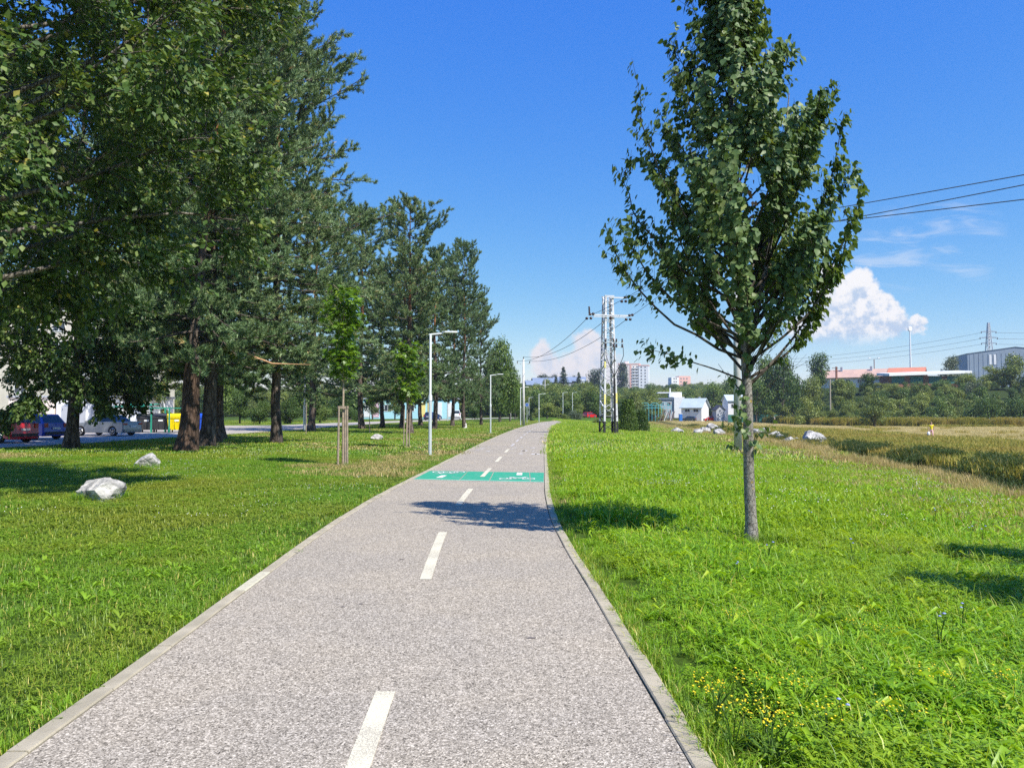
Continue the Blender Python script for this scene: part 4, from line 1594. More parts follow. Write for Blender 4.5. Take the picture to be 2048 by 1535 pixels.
def broadleaf(seed, H, rad, crown0, r0, leaf, n_leaf, nl=26, droop=0.0, shape=None, hang=()):
    """trunk, limbs and a crown of leaf sprays; crown0: height of the lowest branches"""
    rg = np.random.default_rng(seed)
    tr, br = Tubes(), Tubes()
    hs = np.linspace(0, H * 0.86, 20)
    wob = np.cumsum(rg.normal(0, 0.05, (20, 2)), axis=0)
    trunk = np.c_[wob - wob[0], hs]
    tr.add(trunk, r0 * (1 - 0.9 * hs / H) * (1 + 0.5 * np.exp(-hs / 0.35)), 12)
    P, D = [], []
    shape = shape or (lambda f: math.sin(math.pi * (0.12 + 0.84 * f)) ** 0.7)
    for k in range(nl):
        f = (k + rg.random()) / nl
        h = crown0 + (H * 0.84 - crown0) * f
        base, _ = along(trunk, np.array(min(0.99, h / (H * 0.86))))
        az = k * 2.4 + rg.normal(0, 0.4)
        L = rad * shape(f) * rg.uniform(0.8, 1.15)
        el = 0.15 + 0.75 * f
        pts = limb(base, (math.cos(az), math.sin(az), el), L, rg, up=0.25 - droop * (1 - f) * 2, wig=0.2, n=9)
        rr = r0 * (0.09 + 0.13 * (1 - f))
        br.add(pts, np.linspace(rr, 0.012, 9), 6)
        for j in range(int(7 + L * 1.5)):
            ff = rg.uniform(0.25, 1.0)
            p, d = along(pts, np.array(ff))
            sl = rg.uniform(0.25, 0.55) * L * (1.15 - 0.6 * ff)
            sp = limb(p, side_dir(d, rg, rg.uniform(0.5, 1.2)), sl, rg, up=0.1 - droop, wig=0.3, n=6)
            br.add(sp, np.linspace(rr * 0.3, 0.006, 6), 4)
            for q in range(rg.integers(4, 8)):
                p2, d2 = along(sp, np.array(rg.uniform(0.25, 1.0)))
                s3 = limb(p2, side_dir(d2, rg, rg.uniform(0.4, 1.2)), rg.uniform(0.35, 0.9), rg, up=-0.15 - droop, wig=0.3, n=4)
                br.add(s3, np.linspace(0.008, 0.003, 4), 3)
                m = 9
                a, b2 = along(s3, rg.uniform(0.1, 1.0, m))
                P.append(a)
                D.append(b2)
    for (h, vec, L) in hang:
        base, _ = along(trunk, np.array(h / (H * 0.86)))
        pts = limb(base, vec, L, rg, up=-1.5, wig=0.12, n=10)
        br.add(pts, np.linspace(0.04, 0.006, 10), 5)
        for j in range(16):
            p, d = along(pts, np.array(rg.uniform(0.5, 1.0)))
            s3 = limb(p, side_dir(d, rg, 0.8), rg.uniform(0.3, 0.8), rg, up=-0.6, wig=0.3, n=4)
            br.add(s3, np.linspace(0.008, 0.003, 4), 3)
            a, b2 = along(s3, rg.uniform(0.1, 1.0, 26))
            P.append(a)
            D.append(b2)
    P, D = np.concatenate(P), np.concatenate(D)
    k = rg.integers(0, len(P), n_leaf)
    P, D = P[k], D[k]
    n = len(P)
    P = P + rg.normal(0, 0.09, (n, 3))
    out = unit(P - np.array([0, 0, H * 0.5]))
    N = unit(np.array([0, 0, 0.7]) + out * 0.5 + rg.normal(0, 0.5, (n, 3)))
    T = unit(D + out * 0.3 + rg.normal(0, 0.6, (n, 3)) + np.array([0, 0, -0.35]))
    size = leaf * rg.uniform(0.65, 1.25, n)
    tint = np.clip(rg.beta(1.5, 1.3, n) * 0.92 + (rg.random(n) < 0.035) * 0.3, 0, 1)
    V, F3, tt = leaf_arrays(P, N, T, size, LEAF_OVAL, tint)
    return tr, br, V, F3, tt


def plant_tree(name, label, cat, loc, parts, group=None, rz=0.0, sc=1.0):
    o = thing(name, label, cat, loc, rz, group)
    o.scale = (sc, sc, sc) if not hasattr(sc, '__len__') else sc
    for nm, me, kind in parts:
        link(nm, me, o, kind=kind)
    return o


def tree_meshes(tr, br, V, F3, tt, tmat, bmat, lmat):
    return [('trunk', tr.mesh('trunk', MATS[tmat]), None), ('branches', br.mesh('branches', MATS[bmat]), 'stuff'),
            ('foliage', np_mesh('foliage', V, F3, MATS[lmat], attrs={'tint': tt}), 'stuff')]


bl_shape = lambda f: 0.62 + 0.38 * math.sin(math.pi * (0.1 + 0.8 * f)) if f < 0.75 else 0.95 * (1.25 - f) / 0.5
low_shape = lambda f: bl_shape(f) * (0.55 + 0.45 * min(1, f / 0.22))
_hr = Matrix.Rotation(-0.7, 3, 'Z')
HANG = [(h, tuple(_hr @ Vector(v)), L) for h, v, L in ((3.2, (0.8, -0.6, 0.05), 3.2), (3.0, (-0.8, -0.6, 0.1), 3.4), (3.8, (-0.2, -1.0, 0.15), 4.0))]
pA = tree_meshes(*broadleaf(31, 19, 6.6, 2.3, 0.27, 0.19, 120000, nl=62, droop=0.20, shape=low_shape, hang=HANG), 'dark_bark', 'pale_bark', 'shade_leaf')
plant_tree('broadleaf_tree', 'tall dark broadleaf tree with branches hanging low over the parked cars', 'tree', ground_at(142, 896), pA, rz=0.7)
pB = tree_meshes(*broadleaf(37, 15, 4.9, 3.4, 0.30, 0.125, 130000, nl=54, droop=0.12, shape=bl_shape), 'dark_bark', 'pale_bark', 'tree_leaf')
plant_tree('broadleaf_tree', 'broadleaf tree with pale bare limbs spreading high at the picture edge', 'tree', on_ground(-9.6, 13.4), pB, rz=2.2)
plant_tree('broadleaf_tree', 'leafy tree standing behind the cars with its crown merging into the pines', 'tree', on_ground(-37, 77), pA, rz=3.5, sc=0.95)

# --- Scots pines -------------------------------------------------------------


def pine(seed, H, rad, crown0, r0, n_whorl=34, prof=None, needle=0.19, dens=1.0):
    rg = np.random.default_rng(seed)
    tr, br = Tubes(), Tubes()
    hs = np.linspace(0, H * 0.98, 24)
    wob = np.cumsum(rg.normal(0, 0.035, (24, 2)), axis=0)
    trunk = np.c_[wob - wob[0], hs]
    tr.add(trunk, r0 * (1 - 0.93 * hs / H) * (1 + 0.4 * np.exp(-hs / 0.4)), 12)
    TP, TD = [], []
    for w in range(n_whorl):
        f = w / (n_whorl - 1)
        h = crown0 + (H * 0.97 - crown0) * f
        nb = 4 + int(rg.random() < 0.6) + (1 if f > 0.5 else 0)
        az0 = rg.uniform(0, 6.28)
        for k in range(nb):
            az = az0 + 6.28 * k / nb + rg.normal(0, 0.25)
            L = rad * prof(f) * rg.uniform(0.5, 1.22)
            if rg.random() < 0.12:
                L *= 0.45
            base, _ = along(trunk, np.array(min(0.995, h / (H * 0.98))))
            el = -0.18 + 0.75 * f + rg.normal(0, 0.12)
            pts = limb(base, (math.cos(az), math.sin(az), el), L, rg, up=0.35 if f > 0.3 else 0.1, wig=0.16, n=8)
            br.add(pts, np.linspace(r0 * (0.24 - 0.17 * f), 0.012, 8), 5)
            n2 = int((5 + L * 3.6) * dens)
            for j in range(n2):
                ff = 0.22 + 0.78 * (j + rg.random()) / n2
                p, d = along(pts, np.array(ff))
                sl = (0.28 + 0.30 * L * (1.12 - ff)) * rg.uniform(0.6, 1.2)
                sd = side_dir(d, rg, rg.uniform(0.5, 1.05))
                sd = unit(sd * [1, 1, 0.6] + [0, 0, 0.12])
                sp = limb(p, sd, sl, rg, up=0.4, wig=0.2, n=5)
                br.add(sp, np.linspace(0.016, 0.006, 5), 3)
                m = int(4 + sl * 8)
                a, b2 = along(sp, np.r_[1.0, rg.uniform(0.3, 1.0, m - 1)])
                TP.append(a)
                TD.append(unit(b2 + rg.normal(0, 0.45, (m, 3)) + [0, 0, 0.35]))
    # top shoots
    a = np.repeat(trunk[-1][None], 14, 0) + rg.normal(0, 0.12, (14, 3)) * [1, 1, 2]
    TP.append(a)
    TD.append(unit(np.array([0, 0, 1.0]) + rg.normal(0, 0.4, (14, 3))))
    TP, TD = np.concatenate(TP), np.concatenate(TD)
    m = 12
    n = len(TP) * m
    D = np.repeat(TD, m, 0)
    Pn = np.repeat(TP, m, 0) - D * rg.uniform(0.0, 0.16, (n, 1))
    ang = unit(rg.normal(size=(n, 3)))
    nd = unit(D * 0.85 + ang * 0.75)
    L = needle * rg.uniform(0.7, 1.15, n)[:, None]
    sd = unit(np.cross(nd, rg.normal(size=(n, 3)))) * 0.015
    V = np.stack([Pn - sd, Pn + sd, Pn + nd * L], 1).reshape(-1, 3)
    F = np.arange(n * 3).reshape(-1, 3)
    tint = np.repeat(np.clip(np.repeat(rg.beta(2, 2.4, len(TP)), m) * 0.9 + rg.normal(0, 0.08, n) + (np.repeat(rg.random(len(TP)), m) < 0.05) * 0.3, 0, 1), 3)
    return tr, br, V, F, tint


prof_a = lambda f: (0.72 + 0.28 * math.sin(math.pi * min(1, f * 1.3))) if f < 0.62 else 1.0 * max(0.10, (1.04 - f) / 0.42) ** 0.85
prof_c = lambda f: (0.8 + 0.25 * math.sin(f * 14 + 1)) if f < 0.75 else max(0.15, (1.06 - f) / 0.31) ** 0.7
prof_b = lambda f: 0.85 + 0.15 * math.sin(f * 9) if f < 0.55 else max(0.12, 1.0 - ((f - 0.55) / 0.45) ** 1.5 * 0.9)
PINES = [tree_meshes(*pine(41, 20, 4.9, 3.5, 0.225, 34, prof_a), 'pine_bark', 'pine_branch_bark', 'pine_needle'),
         tree_meshes(*pine(43, 17, 3.5, 3.0, 0.22, 26, prof_b), 'pine_bark', 'pine_branch_bark', 'pine_needle'),
         tree_meshes(*pine(47, 17, 3.5, 3.4, 0.22, 23, prof_c), 'pine_bark', 'pine_branch_bark', 'pine_needle')]
PH = [20, 17, 17]
PG = 'tall pines along the street'
pine_spec = [  # px of trunk foot, base row, variant, height, width factor, label
    (372, 901, 0, 22.5, 0.95, 'thick brown leaning pine trunk nearest the yellow bin'),
    (412, 893, 2, 21, 1.2, 'dark pine, front one of three trunks in line beside the brown leaning trunk'),
    (432, 885, 1, 21, 1.0, 'dark pine, middle one of three trunks in line beside the brown leaning trunk'),
    (443, 878, 2, 20, 1.0, 'dark pine, rear one of three trunks in line beside the brown leaning trunk'),
    (553, 886, 0, 25.0, 0.92, 'tallest pine with blue-green crown above a slim dark trunk on the lawn'),
    (622, 863, 1, 20, 1.2, 'pine with a stout grey trunk beside the metal pole at the street edge'),
    (724, 858, 2, 21.5, 1.05, 'double-trunked pine at the street behind the tall staked sapling'),
    (765, 855, 1, 17.5, 1.0, 'slim pine standing between the double-trunked pine and the shorter staked sapling'),
    (803, 857, 1, 17, 1.0, 'pine whose dark trunk stands just behind the shorter staked sapling'),
    (820, 867, 2, 18.2, 1.05, 'pine with open layered crown rising above the shorter staked sapling'),
    (841, 852, 1, 18, 1.0, 'pine trunk just left of the nearest street lamp'),
    (868, 858, 2, 17.5, 1.0, 'pine trunk just right of the nearest street lamp'),
    (905, 852, 1, 18.5, 0.9, 'pine trunk next to the parked white van'),
    (929, 856, 2, 19, 0.75, 'pine with whitewashed trunk foot and pointed crown at the end of the row'),
    (962, 850, 1, 16.5, 0.8, 'last pine of the row beside the second street lamp'),
]
for k, (px, py, v, h, wf, lab) in enumerate(pine_spec):
    q = ground_at(px, py)
    s = h / PH[v]
    plant_tree('pine_tree', lab, 'pine', q, PINES[v], group=PG, rz=k * 1.9, sc=(s * wf, s * wf, s))
# the leaning lower trunk and bare orange limb of the front pines read as separate branches
o = [x for x in COL.objects if x.get('label', '').startswith('thick brown leaning')][0]
tkr = Tubes()
hz = np.linspace(0, 3.4, 8)
tkr.add(np.c_[0.05 * np.sin(hz * 1.6), 0 * hz, hz], 0.40 - 0.035 * hz + 0.10 * np.exp(-hz / 0.3), 14)
bark('brown_bark', (0.045, 0.030, 0.021), (0.15, 0.098, 0.068), scale=6)
link('trunk_base', tkr.mesh('trunk_base', MATS['brown_bark']), o, label='thick brown furrowed lower trunk')
o.rotation_euler.x = R(-1.0)
o.rotation_euler.y = R(4.0)
q0 = at_depth(478, 697, 36.5)
bl = Tubes()
tallest = [x for x in COL.objects if x.get('label', '').startswith('tallest pine')][0]
pts = np.array([at_depth(553, 640, 42) - tallest.location, at_depth(505, 690, 38) - tallest.location])
pl = [at_depth(x, y, 37.2) for x, y in ((452, 676), (478, 697), (512, 715), (545, 727), (585, 728), (622, 729))]
inv = Matrix.LocRotScale(tallest.location, tallest.rotation_euler, tallest.scale).inverted()
bl.add(np.array([inv @ p for p in pl]), np.array([0.06, 0.055, 0.045, 0.035, 0.02, 0.008]), 6)
simple('orange_bark', (0.52, 0.31, 0.17), rough=0.8, var=0.25, scale=10)
link('bare_branch', bl.mesh('bare_branch', MATS['orange_bark']), tallest, label='bare orange branch')
# whitewashed foot
mb = MB()
mb.tube([(0, 0, 0), (0, 0, 0.2), (0, 0, 0.45)], [0.318, 0.280, 0.252], 12)
simple('whitewash', (0.62, 0.60, 0.55), rough=0.9, var=0.2, scale=4)
o = [x for x in COL.objects if 'whitewashed' in x.get('label', '')][0]
link('whitewash', mb.mesh('whitewash', MATS['whitewash']), o)

# --- staked maple saplings -----------------------------------------------------


def maple(seed, H, crown0, w, n_leaf, leaf):
    rg = np.random.default_rng(seed)
    tr, br = Tubes(), Tubes()
    hs = np.linspace(0, H, 16)
    wob = np.cumsum(rg.normal(0, 0.008, (16, 2)), axis=0)
    trunk = np.c_[wob - wob[0], hs]
    tr.add(trunk, np.linspace(0.045, 0.008, 16), 8)
    P, D = [], []
    for k in range(26):
        f = (k + rg.random()) / 26
        h = crown0 + (H * 0.97 - crown0) * f
        base, _ = along(trunk, np.array(h / H))
        az = k * 2.4
        L = w * (0.55 + 0.5 * math.sin(math.pi * (0.1 + 0.85 * f))) * rg.uniform(0.55, 1.1)
        pts = limb(base, (math.cos(az), math.sin(az), 0.8), L, rg, up=0.4, n=6)
        br.add(pts, np.linspace(0.012, 0.004, 6), 4)
        m = int(4 + L * 22)
        a, b2 = along(pts, rg.uniform(0.15, 1.0, m))
        P.append(a + rg.normal(0, 0.07, (m, 3)))
        D.append(b2)
    P, D = np.concatenate(P), np.concatenate(D)
    k = rg.integers(0, len(P), n_leaf)
    P, D = P[k] + rg.normal(0, 0.05, (n_leaf, 3)), D[k]
    out = unit((P - along(trunk, np.clip(P[:, 2] / H, 0, 0.99))[0]) * [1, 1, 0.2] + 1e-6)
    N = unit(np.array([0, 0, 0.9]) + out * 0.55 + rg.normal(0, 0.35, (n_leaf, 3)))
    T = unit(out + rg.normal(0, 0.5, (n_leaf, 3)) + [0, 0, -0.3])
    V, F3, tt = leaf_arrays(P, N, T, leaf * rg.uniform(0.7, 1.2, n_leaf), LEAF_MAPLE, rg.beta(2, 2, n_leaf))
    return tr, br, V, F3, tt


simple('stake_wood', (0.40, 0.32, 0.235), col2=(0.24, 0.19, 0.14), rough=0.85, scale=7, bump=0.4, bscale=50)
sp1 = ground_at(686, 932)
pM = tree_meshes(*maple(51, 5.35, 2.5, 0.84, 1250, 0.17), 'sapling_bark', 'sapling_bark', 'maple_leaf')
plant_tree('maple_sapling', 'taller bright green maple sapling tied inside a frame of wooden stakes', 'sapling', sp1, pM, group='maple saplings on the lawn')
st = thing('tree_stakes', 'weathered wooden stake frame around the taller maple sapling', 'stakes', sp1)
tops = [(-0.115, -0.09), (0.125, -0.07), (0.02, 0.14)]
for (x, y) in tops:
    mb = MB()
    mb.tube([(x * 1.15, y * 1.15, -0.1), (x, y, 1.80)], [0.034, 0.030], 8)
    link('stake', mb.mesh('stake', MATS['stake_wood']), st)
for a, b2 in ((0, 1), (1, 2), (2, 0)):
    mb = MB()
    d = Vector((tops[b2][0] - tops[a][0], tops[b2][1] - tops[a][1], 0)).normalized() * 0.045
    off = Vector((0, 0, 1.765 + 0.001 * a)) 
    mb.bar(Vector((*tops[a], 0)) + off - d, Vector((*tops[b2], 0)) + off + d, 0.022, 0.075)
    link('crossbar', mb.mesh('crossbar', MATS['stake_wood']), st)
sp2 = ground_at(813, 894)
pM2 = tree_meshes(*maple(53, 4.75, 1.9, 0.92, 1050, 0.20), 'sapling_bark', 'sapling_bark', 'maple_leaf')
plant_tree('maple_sapling', 'shorter bright green maple sapling with a bushy crown beside the nearest lamp post', 'sapling', sp2, pM2, group='maple saplings on the lawn')
st = thing('tree_stakes', 'two thin pale stakes beside the shorter maple sapling', 'stakes', sp2)
for (x, y, r) in ((-0.13, -0.1, 0.026), (0.1, 0.08, 0.03)):
    mb = MB()
    mb.tube([(x, y, -0.1), (x + 0.05, y, 1.95)], r, 8)
    link('stake', mb.mesh('stake', MATS['stake_wood']), st)
sp3 = ground_at(739, 866)
pM3 = tree_meshes(*maple(57, 2.6, 2.1, 0.35, 70, 0.17), 'sapling_bark', 'sapling_bark', 'maple_leaf')
plant_tree('maple_sapling', 'thin whip of a sapling with a small leaf tuft beside the double-trunked pine', 'sapling', sp3, pM3, group='maple saplings on the lawn')

# ------------------------------------------------------------------ materials for built things
simple('galvanised', (0.62, 0.66, 0.66), rough=0.42, metal=0.35, var=0.06, scale=3)
simple('lamp_white', (0.74, 0.77, 0.77), rough=0.4, var=0.05)
simple('led_glass', (0.75, 0.76, 0.76), rough=0.15)
simple('concrete_pole', (0.66, 0.65, 0.62), col2=(0.54, 0.53, 0.50), rough=0.9, scale=2.5, bump=0.3, bscale=60)
simple('foundation', (0.40, 0.38, 0.34), rough=0.95, var=0.2, bump=0.3)
simple('tower_white', (0.62, 0.63, 0.64), col2=(0.36, 0.37, 0.38), rough=0.6, scale=4, thr=(0.25, 0.5))
simple('tower_black', (0.022, 0.022, 0.024), rough=0.6)
simple('insulator', (0.055, 0.028, 0.024), rough=0.25, spec=0.6)
simple('wire', (0.10, 0.11, 0.13), rough=0.6, metal=0.3)
simple('warning_yellow', (0.78, 0.70, 0.22), rough=0.6)
simple('tyre', (0.018, 0.018, 0.018), rough=0.85)
simple('alloy', (0.62, 0.62, 0.62), rough=0.3, metal=0.7)
simple('car_glass', (0.02, 0.026, 0.032), rough=0.06, spec=0.8)
simple('car_trim', (0.03, 0.03, 0.032), rough=0.5)
simple('tail_red', (0.45, 0.01, 0.015), rough=0.2, spec=0.7)
simple('head_clear', (0.75, 0.76, 0.78), rough=0.15, spec=0.7)
simple('plate_white', (0.75, 0.75, 0.72), rough=0.5)
for nm, c in (('red', (0.62, 0.012, 0.020)), ('blue', (0.012, 0.055, 0.46)), ('silver', (0.27, 0.29, 0.30)), ('white', (0.78, 0.79, 0.80)), ('navy', (0.02, 0.045, 0.14)), ('dark', (0.04, 0.055, 0.06))):
    simple('car_' + nm, c, rough=0.28, spec=0.5, var=0.02, coat=0.6, metal=0.35 if nm == 'silver' else 0.0)
simple('bin_black', (0.045, 0.045, 0.048), rough=0.55)
simple('bin_yellow', (0.80, 0.62, 0.0), rough=0.45)
simple('bin_blue', (0.015, 0.08, 0.50), rough=0.45)
simple('green_metal', (0.03, 0.30, 0.19), rough=0.5)
simple('render_cream', (0.66, 0.60, 0.50), rough=0.9, var=0.08, scale=0.5)
simple('render_white', (0.80, 0.80, 0.79), rough=0.9, var=0.05, scale=0.5)
simple('render_grey', (0.42, 0.44, 0.48), rough=0.9, var=0.08, scale=0.5)
simple('render_coral', (0.80, 0.46, 0.38), rough=0.9, var=0.08)
simple('render_peach', (0.86, 0.74, 0.65), rough=0.9, var=0.06)
simple('render_aqua', (0.42, 0.72, 0.78), rough=0.9, var=0.1)
simple('render_pink', (0.80, 0.55, 0.62), rough=0.9)
simple('render_yellow', (0.85, 0.70, 0.25), rough=0.9)
simple('render_orange', (0.80, 0.36, 0.11), rough=0.9)
simple('window_glass', (0.045, 0.055, 0.07), rough=0.1, spec=0.7)
simple('window_frame', (0.78, 0.78, 0.76), rough=0.6)
simple('roof_red', (0.62, 0.22, 0.13), col2=(0.50, 0.20, 0.13), rough=0.85, scale=0.6, bump=0.2, bscale=12)
simple('roof_pale_tile', (0.58, 0.38, 0.29), col2=(0.48, 0.32, 0.26), rough=0.85, scale=0.5)
simple('roof_blue', (0.20, 0.25, 0.34), rough=0.6, var=0.1, scale=0.5)
simple('roof_dark', (0.06, 0.06, 0.07), rough=0.7)
simple('roof_tin', (0.50, 0.58, 0.61), rough=0.45, var=0.08, scale=0.6)
simple('roof_white', (0.80, 0.81, 0.80), rough=0.6)
simple('cladding_blue', (0.27, 0.33, 0.40), rough=0.55, var=0.06, scale=0.3)
simple('cladding_green', (0.03, 0.15, 0.13), rough=0.6)
simple('door_blue', (0.03, 0.17, 0.55), rough=0.5)
simple('turquoise', (0.10, 0.50, 0.58), rough=0.5)
simple('rust_brown', (0.23, 0.10, 0.07), rough=0.8)
simple('wood_pole', (0.36, 0.31, 0.24), rough=0.9, var=0.2)
simple('sign_blue', (0.06, 0.14, 0.40), rough=0.4)
simple('sign_back', (0.45, 0.47, 0.50), rough=0.5, metal=0.4)

# limestone
m, nt, out = mat_new('limestone')
t = nt.n('ShaderNodeTexCoord')
n1 = nt.noise(t.outputs['Object'], 2.6, 6, 0.7, 0.8)
n2 = nt.noise(t.outputs['Object'], 9, 6, 0.75)
c = nt.ramp(n1, [(0.34, (0.13, 0.128, 0.125)), (0.46, (0.34, 0.33, 0.31)), (0.58, (0.60, 0.575, 0.53)), (0.8, (0.72, 0.695, 0.65))])
c = nt.mix(nt.ss(n2, 0.56, 0.7, 0, 0.6), c, (0.20, 0.20, 0.19))
b = nt.n('ShaderNodeBsdfPrincipled')
nt.link(c, b.inputs['Base Color'])
b.inputs['Roughness'].default_value = 0.9
b.inputs['Specular IOR Level'].default_value = 0.2
bp = nt.n('ShaderNodeBump')
bp.inputs['Strength'].default_value = 0.9
bp.inputs['Distance'].default_value = 0.04
nt.link(n2, bp.inputs['Height'])
nt.link(bp.outputs[0], b.inputs['Normal'])
nt.link(b.outputs[0], out.inputs[0])


def rock_mesh(seed, size, sub=4):
    rg = np.random.default_rng(seed)
    bm = bmesh.new()
    bmesh.ops.create_icosphere(bm, subdivisions=sub, radius=1.0)
    pl = unit(rg.normal(size=(13, 3)))
    hh = rg.uniform(0.62, 1.0, 13)
    for v in bm.verts:
        d = np.array(v.co.normalized())
        den = pl @ d
        r = min(1.15, float(np.min(np.where(den > 0.05, hh / np.maximum(den, 0.05), 9))))
        nz = mnoise.fractal(Vector(d) * 2.3 + Vector((seed, 0, 0)), 1.0, 2.0, 4)
        nz2 = abs(mnoise.noise(Vector(d) * 5 + Vector((0, seed, 0))))
        r *= 1 + 0.10 * nz - 0.10 * nz2
        v.co = Vector(d) * r
    for v in bm.verts:
        v.co = Vector((v.co.x * size[0] / 2, v.co.y * size[1] / 2, v.co.z * size[2] / 2 + size[2] * 0.28))
    me = bpy.data.meshes.new('boulder')
    bm.to_mesh(me)
    bm.free()
    me.materials.append(MATS['limestone'])
    return me


for (px, py, wpx, hr, seed, lab) in [
        (202, 1000, 92, 0.62, 3, 'large white and grey limestone boulder lying in the shaded lawn'),
        (295, 934, 44, 0.74, 8, 'smaller grey boulder in the tree shade behind the large white one'),
        (752, 880, 27, 0.5, 12, 'low white boulder on the lawn between the two maple saplings')]:
    q = ground_at(px, py)
    w = wpx * q.y / FPX
    thing('boulder', lab, 'boulder', q - Vector((0, 0, w * 0.06)), rz=seed * 1.3, data=rock_mesh(seed, (w * 1.0, w * 0.85, w * hr * 1.25)))
RK = [rock_mesh(60 + k, (1, 0.8, 0.7), 3) for k in range(5)]
ORD = 'first second third fourth fifth sixth seventh eighth ninth tenth eleventh twelfth thirteenth fourteenth fifteenth sixteenth seventeenth eighteenth'.split()
RKX = [1352, 1362, 1396, 1412, 1424, 1438, 1451, 1500, 1516, 1530, 1536, 1547, 1562, 1578, 1592, 1604, 1626, 1643]
for k, (px, py, wpx) in enumerate([(1352, 864, 14), (1362, 866, 12), (1396, 868, 18), (1412, 866, 22), (1424, 863, 26), (1438, 870, 20), (1451, 868, 14), (1516, 872, 26), (1530, 866, 20), (1547, 878, 24),
                                   (1562, 882, 22), (1578, 886, 20), (1592, 883, 14), (1604, 889, 16), (1626, 887, 40), (1643, 892, 18), (1536, 884, 18), (1500, 876, 20)]):
    d = px_ray(px, py)
    q = ground_at(px, py)
    # the stones line the two edges of the river bed
    bx = float(bank_x(q.y))
    s = wpx * q.y / FPX * 1.3
    o = thing('river_rock', 'large pale rock sitting at the end of the stony bank' if wpx == 40 else 'pale rock on the river bank, %s from the left in the row of stones' % ORD[RKX.index(px)], 'rock',
              q + Vector((0, 0, 0.05)), rz=k * 1.7, group='pale rocks along the river bank', data=RK[k % 5])
    o.scale = (s, s, s * 0.9)

# ------------------------------------------------------------------ street lamps on the path


def lamp(label, loc, H, arm=0.95, group='slim street lamps along the cycle path'):
    o = thing('street_lamp', label, 'street lamp', loc, group=group)
    mb = MB()
    mb.tube([(0, 0, -0.1), (0, 0, H * 0.46)], 0.062, 14)
    link('lower_pole', mb.mesh('lower_pole', MATS['galvanised'], smooth=False), o)
    mb = MB()
    mb.tube([(0, 0, H * 0.455), (0, 0, H * 0.50)], 0.072, 14)
    link('collar', mb.mesh('collar', MATS['lamp_white']), o)
    mb = MB()
    mb.tube([(0, 0, H * 0.50), (0, 0, H)], 0.045, 14)
    link('upper_pole', mb.mesh('upper_pole', MATS['lamp_white']), o)
    mb = MB()
    mb.tube([(-0.05, 0, H - 0.02), (arm * 0.5, 0, H + 0.03)], 0.032, 10)
    link('arm', mb.mesh('arm', MATS['lamp_white']), o)
    mb = MB()
    P = [(arm * 0.45, 0.045), (arm * 0.58, 0.13), (arm * 0.85, 0.12), (arm * 1.05, 0.05)]
    top = [Vector((x, y, H + 0.055)) for x, y in P] + [Vector((x, -y, H + 0.055)) for x, y in reversed(P)]
    mb.prism(top, (0, 0, 0), (0, 0, 0.055))
    h = link('lamp_head', fix_normals(mb.mesh('lamp_head', MATS['lamp_white'])), o)
    mb = MB()
    mb.box((arm * 0.72, 0, H + 0.048), (arm * 0.28, 0.16, 0.012))
    link('led_panel', mb.mesh('led_panel', MATS['led_glass']), h)
    mb = MB()
    mb.box((0, 0, -0.0), (0.34, 0.34, 0.10))
    link('foundation', mb.mesh('foundation', MATS['foundation']), o)
    return o


LAMPS = [(860, 912, 668, None, 'nearest street lamp, pale steel post with collar on the lawn beside the path'),
         (981, 866, 750, None, 'second street lamp along the path, in front of the last pine'),
         (1041, 850, 775, None, 'third street lamp, close in front of the far concrete pole'),
         (1078, 844, 788, None, 'fourth street lamp, where the path bends out of sight'),
         (1058, 834, 795, 185, 'short-looking far street lamp just beside the round road sign'),
         (1126, 830, 785, 165, 'far street lamp behind the pale willow bush'),
         (1145, 828, 785, 178, 'farthest street lamp, partly hidden by round bushes')]
for px, py, top, Y, lab in LAMPS:
    q = ground_at(px, py) if Y is None else on_ground(at_depth(px, py, Y).x, Y)
    H = at_depth(px, top, q.y).z - q.z
    lamp(lab, q, H)
# taller plain posts along the street behind the pines
for (px, Y, H, lab) in ((609, 67, 8.0, 'grey metal lamp post at the street beside the stout pine trunk'), (895, 128, 7.5, 'pale lamp post at the street between the blue car and the white van')):
    q = on_ground(at_depth(px, 850, Y).x, Y)
    o = thing('street_lamp', lab, 'street lamp', q, group='street lamps behind the pines')
    mb = MB()
    mb.tube([(0, 0, -0.1), (0, 0, 2.2), (0, 0, 2.21), (0, 0, H)], [0.11, 0.11, 0.075, 0.06], 12)
    link('pole', mb.mesh('pole', MATS['galvanised']), o)
    mb = MB()
    mb.tube([(0, 0, H), (-0.6, 0, H + 0.25), (-1.4, 0, H + 0.3)], 0.04, 8)
    link('arm', mb.mesh('arm', MATS['galvanised']), o)
    mb = MB()
    mb.box((-1.6, 0, H + 0.3), (0.6, 0.22, 0.1))
    link('lamp_head', mb.mesh('lamp_head', MATS['galvanised']), o)
q = ground_at(612, 869)
o = thing('garden_stake', 'thin pale stake standing in the grass beside the grey metal lamp post', 'stake', q)
mb = MB()
mb.tube([(0, 0, -0.1), (0.02, 0, 2.3)], 0.03, 8)
link('stake', mb.mesh('stake', MATS['stake_wood']), o)

